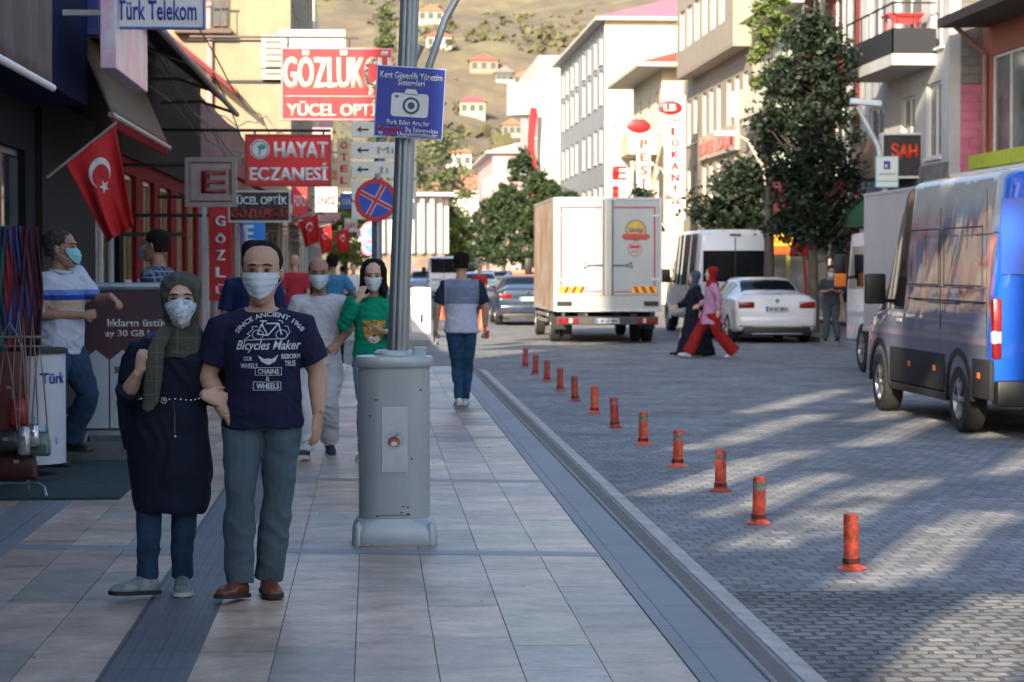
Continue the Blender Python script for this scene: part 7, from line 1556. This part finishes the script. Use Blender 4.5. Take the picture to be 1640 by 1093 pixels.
def tunic(p, m, rings, name='tunic', sleeve=.5, sin=.03, fold=.02, taper=.0, seed=6, vox=.0075, extra=None):
    mb = MB(); mb.loft([ell((x, y), rx, ry, z, 26) for x, y, rx, ry, z in rings])
    for sd in 'RL': p.arm(mb, sd, infl=sin, upto=sleeve, taper=taper)
    if extra: extra(mb)
    o = mb.obj(name, m, p.t); return remesh(o, vox, 3, fold=fold, seed=seed, fold2=fold*.9, fs=(8, 8, 4))
tunic(wo, TUN, [(.045, .03, .168, .145, .42), (.045, .03, .180, .15, .46), (.045, .03, .188, .15, .53), (.04, .03, .198, .155, .63), (.04, .03, .196, .155, .74), (.04, .025, .185, .15, .86), (.05, .02, .158, .128, .975), (.055, .015, .172, .14, 1.08), (.06, .015, .178, .14, 1.16), (.065, .02, .150, .105, 1.21), (.08, .02, .085, .078, 1.265)], sleeve=.62, sin=.024, fold=.016)
wo.trousers(DENIM, infl=.004, flare=.010, fold=.012, seed=9, thigh=0, name='jeans')
SNK = mat('sneaker_grey', (.24, .29, .29), .7, c2=(.12, .16, .17), nscale=22, contrast=(.4, .6))
for sd in 'RL':
    s_ = wo.shoe(sd, SNK, SOLEB if sd == 'R' else SOLEW, w_=.05)
tl = MB()
def ribbon(mb, pts, w_, t_=.004, dr=(1, 0, 0)):
    dr = V(dr); mb.loft([[V(p)-dr*w_/2-V((0, t_, 0)), V(p)+dr*w_/2-V((0, t_, 0)), V(p)+dr*w_/2+V((0, t_, 0)), V(p)-dr*w_/2+V((0, t_, 0))] for p in pts])
t_pts = [(.05, -.115, 1.33), (.015, -.155, 1.27), (-.005, -.185, 1.2), (-.01, -.198, 1.1), (-.022, -.195, 1.0), (-.045, -.19, .915)]
ribbon(tl, t_pts, .085, .010, (1, .15, 0)); o = tl.obj('scarf_end', MATS['olive_check'], wo.t); o.modifiers.new('s', 'SUBSURF').levels = 3; bake(o); remesh(o, .006, 2, fold=.012, fs=(30, 5, 6), seed=2)
ch = MB(); rnd = random.Random(3)
for k in range(15):
    a = R(-62+9.2*k); ch.sphere((.05+.168*math.sin(a), .02-.142*math.cos(a)-.004, .972+.004*math.sin(k)), (.007, .004, .005), 6, 4)
ch.lathe([(.010, 0), (.016, 0), (.016, .004), (.010, .004)], 14, (.03, -.132, .97), 'y')
ch.tube([(.075, -.13, .965), (.085, -.155, .90), (.085, -.165, .815)], .0022, 5).sphere((.085, -.168, .80), .008, 8, 5); ch.obj('belt_chain', CHROME, wo.t)
for z in (1.16, 1.10, 1.04): MB().sphere((.06, -.138, z), (.005, .003, .005), 8, 4).obj('button', BLKCL, wo.t)
t = thing('backpack', 'dark navy backpack slung on the shoulder of the woman in the olive headscarf', 'backpack', (loc[0]-.10, loc[1]+.14, .95))
b_ = MB().loft([[(p[0]*k1, p[1]*k2, z) for p in rrect(.24, .14, .06)] for z, k1, k2 in [(-.25, .7, .7), (-.22, .95, 1), (-.1, 1.05, 1.1), (.05, 1, 1), (.17, .8, .8), (.20, .5, .5)]]).obj('bag_body', fabric('navy_bag', (.010, .014, .04)), t, smooth=180); b_.rotation_euler = (0, R(-6), R(-8))
st = MB(); ribbon(st, [(.045, -.125, .02), (.045, -.20, .12), (.05, -.20, .22), (.055, -.165, .30), (.06, -.09, .345), (.06, -.0, .34), (.05, .05, .2)], .035, .004); st.obj('strap', fabric('blue_strap', (.02, .06, .22)), t)
# ---------- leaning man ----------
gp = G(98, 745, .022); loc = (gp.x, gp.y, .022)
J = dict(pelvis=(0, .02, .93), shL=(.19, .0, 1.42), elR=(-.25, .06, 1.14), wrR=(-.03, -.235, 1.13), elL=(.30, -.10, 1.23), wrL=(.17, -.34, 1.27), knL=(.12, -.17, .53), anL=(.10, .0, .17), toL=(.11, -.17, .115), anR=(-.10, .04, .085))
p = Person('man with greying hair in a white and blue striped polo leaning on the advertisement board', loc, R(62), 1.86, J, (0, 0, 18), SK3, .0075, hs=1.14, build=1.1)
p.body(handR=dict(dirv=(.85, -.4, .1), palm=(.2, 1, 0), curl=1.2), handL=dict(dirv=(-.2, -.8, -.45), palm=(-.1, .3, -1), curl=.7)); p.hair('short', HAIRG); p.mask(MASKB)
cb_ = (.46, .50, .60)
p.shirt(zmat('striped_polo', [(0, cb_), (1.17, (.42, .30, .22)), (1.235, (.015, .04, .26)), (1.28, (.10, .20, .50)), (1.32, cb_)]), 'polo_shirt', infl=.022, hem=.84, sleeve=.40, sin=.024, belly=.03, fold=.014)
p.trousers(DENIM, infl=.016, flare=.018, name='jeans')
cl_ = MB(); c0 = p.J['neck']; cl_.tube([(c0.x+.072*math.sin(R(a)), c0.y-.01-.075*math.cos(R(a)), c0.z+.01+.012*math.cos(R(a))*-1) for a in range(-160, 161, 20)], .014, 8).obj('collar', fabric('polo_collar', (.44, .48, .56)), p.t, smooth=True)
MB().lathe([(.172, .925), (.186, .925), (.186, .965), (.172, .965)], 24, (0, 0, 0)).obj('belt', BLACK, p.t, smooth=True).scale = (1.02, .78, 1)
for sd in 'RL': p.shoe(sd, mat('black_leather', (.015, .014, .014), .35), SOLEB)
# ---------- men behind ----------
PLAID = checkmat('navy_plaid', (.02, .03, .07), (.16, .22, .30), 22, 20, .25)
p = Person('dark haired man in a navy plaid shirt and face mask looking into the pharmacy', (-1.88, 20.3, .12), R(-105), 1.8, {}, (0, 0, -8), SK3, .009, hs=1.08)
p.body(); p.hair('short'); p.mask(MASKB); p.shirt(PLAID, infl=.02, sleeve=.42); p.trousers(DENIM); [p.shoe(sd, BLKCL, SOLEB) for sd in 'RL']
p = Person('man in a plain navy t-shirt walking away, mostly hidden behind the couple', (-1.06, 20.6, 0), PI, 1.83, {}, (0, 0, 0), SK3, .010)
p.body(); p.hair('short'); p.shirt(fabric('navy_tee', (.008, .020, .075)), infl=.02, sleeve=.42); p.trousers(BLKCL); [p.shoe(sd, BLKCL, SOLEB) for sd in 'RL']
# white shirt man
gp = G(512, 735); loc = (gp.x, gp.y, 0)
J = dict(elL=(.275, .03, 1.16), wrL=(.17, -.20, 1.02), elR=(-.24, .06, 1.15), wrR=(-.26, .0, .90), knR=(-.11, -.12, .50), anR=(-.12, -.08, .09), toR=(-.15, -.24, .05), knL=(.09, -.02, .50), anL=(.085, .26, .14), toL=(.10, .14, .04))
p = Person('short haired man in a pale grey t-shirt and white trousers walking behind the couple', loc, 0, 1.66, J, (4, 0, 0), SK3, .0085, hs=1.14, build=1.02)
p.body(handL=dict(dirv=(-.6, -.6, -.3), palm=(-.3, .6, -.6), curl=.9)); p.hair('shaved'); p.mask()
p.shirt(mat('pale_print_tee', (.52, .54, .58), .85, c2=(.40, .42, .47), nscale=6, contrast=(.35, .5), bump=.1), 't_shirt', infl=.020, hem=.84, sleeve=.40, sin=.022); p.trousers(fabric('pale_trousers', (.52, .55, .60)), infl=.02, flare=.02, thigh=.01)
for sd in 'RL': p.shoe(sd, mat('navy_sneaker', (.015, .02, .04), .6), SOLEW)
# girl
loc = (PY(598, 425, 19).x, 19.0, 0)
J = dict(elR=(-.26, -.06, 1.20), wrR=(-.135, -.13, 1.42), elL=(.23, -.03, 1.17), wrL=(.10, -.26, 1.14), knR=(-.08, -.06, .5), anR=(-.09, -.0, .085), anL=(.08, .1, .085))
p = Person('young woman with long dark hair in a green sweatshirt with a tiger face', loc, R(2), 1.65, J, (10, 0, -4), SK2, .0085, hs=1.10, build=.9)
p.body(handR=dict(dirv=(.35, .05, 1), palm=(.5, .8, 0), curl=.7), handL=dict(dirv=(-.7, -.5, .1), palm=(0, .4, 1), curl=.8)); p.hair('long'); p.mask()
GRN = fabric('green_sweat', (.0, .22, .125)); s_ = p.shirt(GRN, 'sweatshirt', infl=.028, hem=.83, sleeve=.93, sin=.028, taper=-.01, fold=.02); p.trousers(fabric('pale_jeans', (.16, .24, .36), var=.25), infl=.008, flare=.006, name='jeans')
for sd in 'RL': p.shoe(sd, mat('tan_shoe', (.3, .24, .18), .6), SOLEW)
TG = mat('tiger_orange', (.50, .26, .05), .8, var=.3, nscale=30); TW = SWHITE; TB = mat('tiger_black', (.02, .018, .015), .8)
def patch(pts, m, off, name='print', par=None):
    mb = MB(); c = V((sum(q[0] for q in pts)/len(pts), -.4, sum(q[1] for q in pts)/len(pts))); n_ = len(pts); mb.add([c]+[V((x, -.4, z)) for x, z in pts], [(0, i+1, (i+1) % n_+1) for i in range(n_)]); o = mb.obj(name, m, p.t); subdivide(o, 2, .02); project(o, s_, (0, 1, 0), off); return o
ty = 1.16; E = lambda cx, cz, rx, rz, n_=18: [(cx+rx*math.cos(2*PI*k/n_), cz+rz*math.sin(2*PI*k/n_)) for k in range(n_)]
patch([(-.095, ty+.085), (-.06, ty+.07), (0, ty+.08), (.06, ty+.07), (.095, ty+.085), (.10, ty+.02), (.085, ty-.05), (.05, ty-.10), (0, ty-.12), (-.05, ty-.10), (-.085, ty-.05), (-.10, ty+.02)], TG, .004)
patch(E(0, ty-.085, .05, .035), TW, .0055); patch(E(-.045, ty+.005, .022, .012), TW, .0055); patch(E(.045, ty+.005, .022, .012), TW, .0055); patch(E(-.045, ty+.005, .008, .009), TB, .007); patch(E(.045, ty+.005, .008, .009), TB, .007); patch([(-.02, ty-.05), (.02, ty-.05), (0, ty-.07)], TB, .007)
for q in (-1, 1):
    for k in range(3): patch([(q*.09, ty+.04-.035*k), (q*.06, ty+.035-.035*k), (q*.09, ty+.03-.035*k)], TB, .0058); patch([(q*.012+.0, ty+.075), (q*.018, ty+.035), (q*.024, ty+.07)], TB, .0058)
# ---------- man walking away ----------
gp = G(739, 652); loc = (gp.x, gp.y, 0)
J = dict(elR=(-.27, .02, 1.14), wrR=(-.275, -.06, .90), elL=(.27, .03, 1.14), wrL=(.29, -.04, .90), hiR=(-.075, 0, .9), hiL=(.075, 0, .9), knR=(-.07, -.05, .5), anR=(-.045, -.12, .085), toR=(-.06, -.28, .03), knL=(.05, 0, .5), anL=(.03, .08, .10), toL=(.04, -.06, .03))
p = Person('man seen from behind in a grey and white t-shirt with dark sleeves and blue jeans', loc, PI, 1.76, J, (4, 0, 0), SK1, .0085, hs=1.06, build=1.05)
p.body(handR=dict(dirv=(0, -.2, -1), palm=(.9, 0, 0), curl=1.0), handL=dict(dirv=(0, -.3, -1), palm=(-.9, 0, 0), curl=.9)); p.hair('short')
p.shirt(zmat('two_tone_tee', [(0, (.46, .49, .60)), (1.17, (.17, .21, .30))], side=(.195, (.015, .022, .04))), 't_shirt', infl=.018, hem=.845, sleeve=.42, sin=.018, fold=.012); p.trousers(fabric('blue_jeans', (.018, .065, .135), var=.5, nscale=3), infl=.006, flare=.0, thigh=.004, name='jeans', fold=.014)
for sd in 'RL': p.shoe(sd, mat('white_sneaker', (.55, .56, .56), .6), SOLEW)
t = thing('phone', 'dark phone in the left hand of the man seen from behind', 'phone', (loc[0]-.31, loc[1]-.03, .79)); MB().bbox(-.008, .008, -.035, .035, -.05, .10, .003).obj('case', mat('phone_case', (.1, .12, .14), .3), t); MB().box(-.0095, -.0081, -.03, .03, -.045, .09).obj('screen', GLASS, t)
t = thing('cup', 'small red cup in the right hand of the man seen from behind', 'cup', (loc[0]+.29, loc[1]+.07, .78)); MB().lathe([(.001, 0), (.028, 0), (.036, .09), (.033, .09), (.026, .006), (.001, .006)], 20).obj('cup_body', mat('cup_red', (.5, .04, .03), .5), t, smooth=True); MB().lathe([(.001, .09), (.038, .09), (.038, .1), (.001, .1)], 20).obj('lid', SWHITE, t, smooth=True)
# ---------- further people ----------
p = Person('man in a red t-shirt with fair skin standing far along the left pavement', (PY(472, 425, 42).x, 42, 0), R(200), 1.80, {}, (0, 0, 0), SK2, .012, lod=0)
p.body(); p.shirt(fabric('red_tee', (.45, .03, .05)), infl=.02, sleeve=.42); p.trousers(BLKCL); 
p = Person('man in a blue t-shirt walking away along the left pavement with one elbow out', (PY(532, 425, 36).x, 36, 0), R(185), 1.78, dict(elR=(-.34, .05, 1.16), wrR=(-.2, -.2, 1.12)), (0, 0, 0), SK3, .012, lod=0)
p.body(); p.hair('short'); p.shirt(fabric('blue_tee', (.05, .20, .36)), infl=.02, sleeve=.42, name='t_shirt'); p.trousers(BLKCL)
# women crossing
gp = G(1140, 574, ROADZ); loc = (gp.x, gp.y, ROADZ)
J = dict(pelvis=(0, 0, .9), elR=(-.21, .02, 1.14), wrR=(-.2, -.22, 1.02), elL=(.22, .10, 1.16), wrL=(.23, .08, .92), knR=(-.08, -.25, .5), anR=(-.08, -.44, .10), toR=(-.08, -.60, .07), knL=(.08, .10, .48), anL=(.08, .42, .12), toL=(.08, .27, .04))
REDW = fabric('deep_red_cloth', (.26, .012, .012)); LIL = fabric('lilac_cloth', (.42, .22, .36))
p = Person('woman in a lilac coat, wide red trousers and red headscarf striding across the road', loc, R(-88), 1.70, J, (0, 0, 0), SK2, .011, hs=1.08, lod=0)
p.body(handR=dict(dirv=(.1, -.8, -.4), palm=(.8, 0, 0), curl=.4)); p.hijab(REDW, vox=.011)
tunic(p, LIL, [(0, .02, .20, .23, .66), (0, .01, .19, .20, .8), (0, 0, .17, .16, .95), (0, 0, .16, .135, 1.1), (0, 0, .17, .14, 1.25), (0, .0, .165, .12, 1.36), (0, 0, .08, .08, 1.44)], name='coat', sleeve=.95, sin=.02, fold=.02, vox=.012)
p.trousers(REDW, infl=.03, flare=.055, thigh=.02, fold=.02)
for sd in 'RL': p.shoe(sd, MATS['white_sneaker'], SOLEW)
J = dict(J); J.update(elR=(-.22, -.12, 1.14), wrR=(-.2, -.36, 1.02), anR=(-.08, -.3, .09), anL=(.08, .35, .1))
p = Person('woman in a black cloak and grey blue headscarf crossing beside the one in lilac', (loc[0]-.22, loc[1]+.75, ROADZ), R(-88), 1.62, J, (0, 0, 0), SK2, .011, hs=1.08, lod=0)
p.body(handR=dict(dirv=(.1, -.8, -.4), palm=(.8, 0, 0), curl=.4)); p.hijab(fabric('slate_scarf', (.06, .085, .13)), vox=.011)
tunic(p, BLKCL, [(0, .03, .26, .40, .05), (0, .02, .24, .34, .3), (0, .01, .20, .24, .6), (0, 0, .18, .17, .9), (0, 0, .17, .15, 1.1), (0, 0, .175, .14, 1.25), (0, .0, .165, .12, 1.36), (0, 0, .08, .08, 1.44)], name='cloak', sleeve=.9, sin=.03, fold=.03, vox=.012)
for sd in 'RL': p.shoe(sd, BLKCL, SOLEB)
# man with phone on the right
gp = G(1331, 547); J = dict(elR=(-.26, .02, 1.15), wrR=(-.08, -.24, 1.17), elL=(.26, .02, 1.15), wrL=(.08, -.24, 1.17), anR=(-.13, .02, .085), anL=(.16, 0, .085))
p = Person('man in a charcoal t-shirt looking down at a phone on the right pavement', (gp.x, gp.y, 0), R(-10), 1.60, J, (22, 0, 0), SK3, .011, lod=1, hs=1.1, build=1.1)
p.body(handR=dict(dirv=(.7, -.6, .2), palm=(0, .5, 1), curl=.9), handL=dict(dirv=(-.7, -.6, .2), palm=(0, .5, 1), curl=.9)); p.hair('short'); p.mask(); p.shirt(fabric('charcoal_tee', (.03, .034, .042)), infl=.02, sleeve=.42); p.trousers(fabric('grey_jeans', (.05, .065, .08)), infl=.012)
for sd in 'RL': p.shoe(sd, BLKCL, SOLEB)
t = thing('phone', 'small dark phone held by the man in the charcoal t-shirt', 'phone', (gp.x-.04, gp.y-.27, 1.09)); MB().bbox(-.035, .035, -.005, .005, -.02, .12, .003).obj('case', BLACK, t); MB().box(-.03, .03, .0052, .006, -.01, .11).obj('screen', GLASS, t)
base = Person('person in dark clothes standing just right of the man with the phone', (gp.x+.62, gp.y+.6, 0), R(20), 1.6, {}, (0, 0, 20), SK3, .014, lod=0)
base.body(); base.hair('short'); base.shirt(BLKCL, 'jacket', infl=.03, sleeve=.95); base.trousers(BLKCL)
b2 = Person('person in a white top far along the left pavement beyond the man in blue', (PY(566, 425, 62).x, 62, 0), R(0), 1.66, {}, (0, 0, 0), SK2, .014, lod=0)
b2.body(); b2.hair('short'); b2.shirt(fabric('white_top', (.6, .6, .6)), 'shirt', infl=.03, sleeve=.5); b2.trousers(BLKCL)
b3_ = Person('person in a red shirt beyond the head of the man seen from behind', (PY(768, 425, 78).x, 78, ROADZ), R(0), 1.72, {}, (0, 0, 0), SK2, .014, lod=0)
b3_.body(); b3_.hair('short'); b3_.shirt(fabric('red_shirt', (.4, .03, .03)), 'shirt', infl=.03, sleeve=.5); b3_.trousers(BLKCL)
for src, px, y, rz, lab in [(base, 548, 74, 180, 'dark clad person far along the left pavement under the flags'), (base, 500, 58, 20, 'dark clad person near the nearest red awning'), (b2, 590, 84, 10, 'farthest white clad person on the left pavement'),
        (base, 828, 122, 160, 'dark clad person under the trees nearest the truck'), (b2, 815, 128, 0, 'white clad person under the trees'), (base, 804, 133, 10, 'dark clad person farther under the trees'), (b3_, 792, 140, 0, 'red clad person under the farthest trees'), (base, 838, 108, 90, 'dark clad person by the cars beneath the trees'), (b2, 1083, 62.5, 90, 'white clad person between the truck and the minibus')]:
    x = PY(px, 425, y).x; dup(src.t, (x, y, -.01 if px < 700 else ROADZ), R(rz), lab)
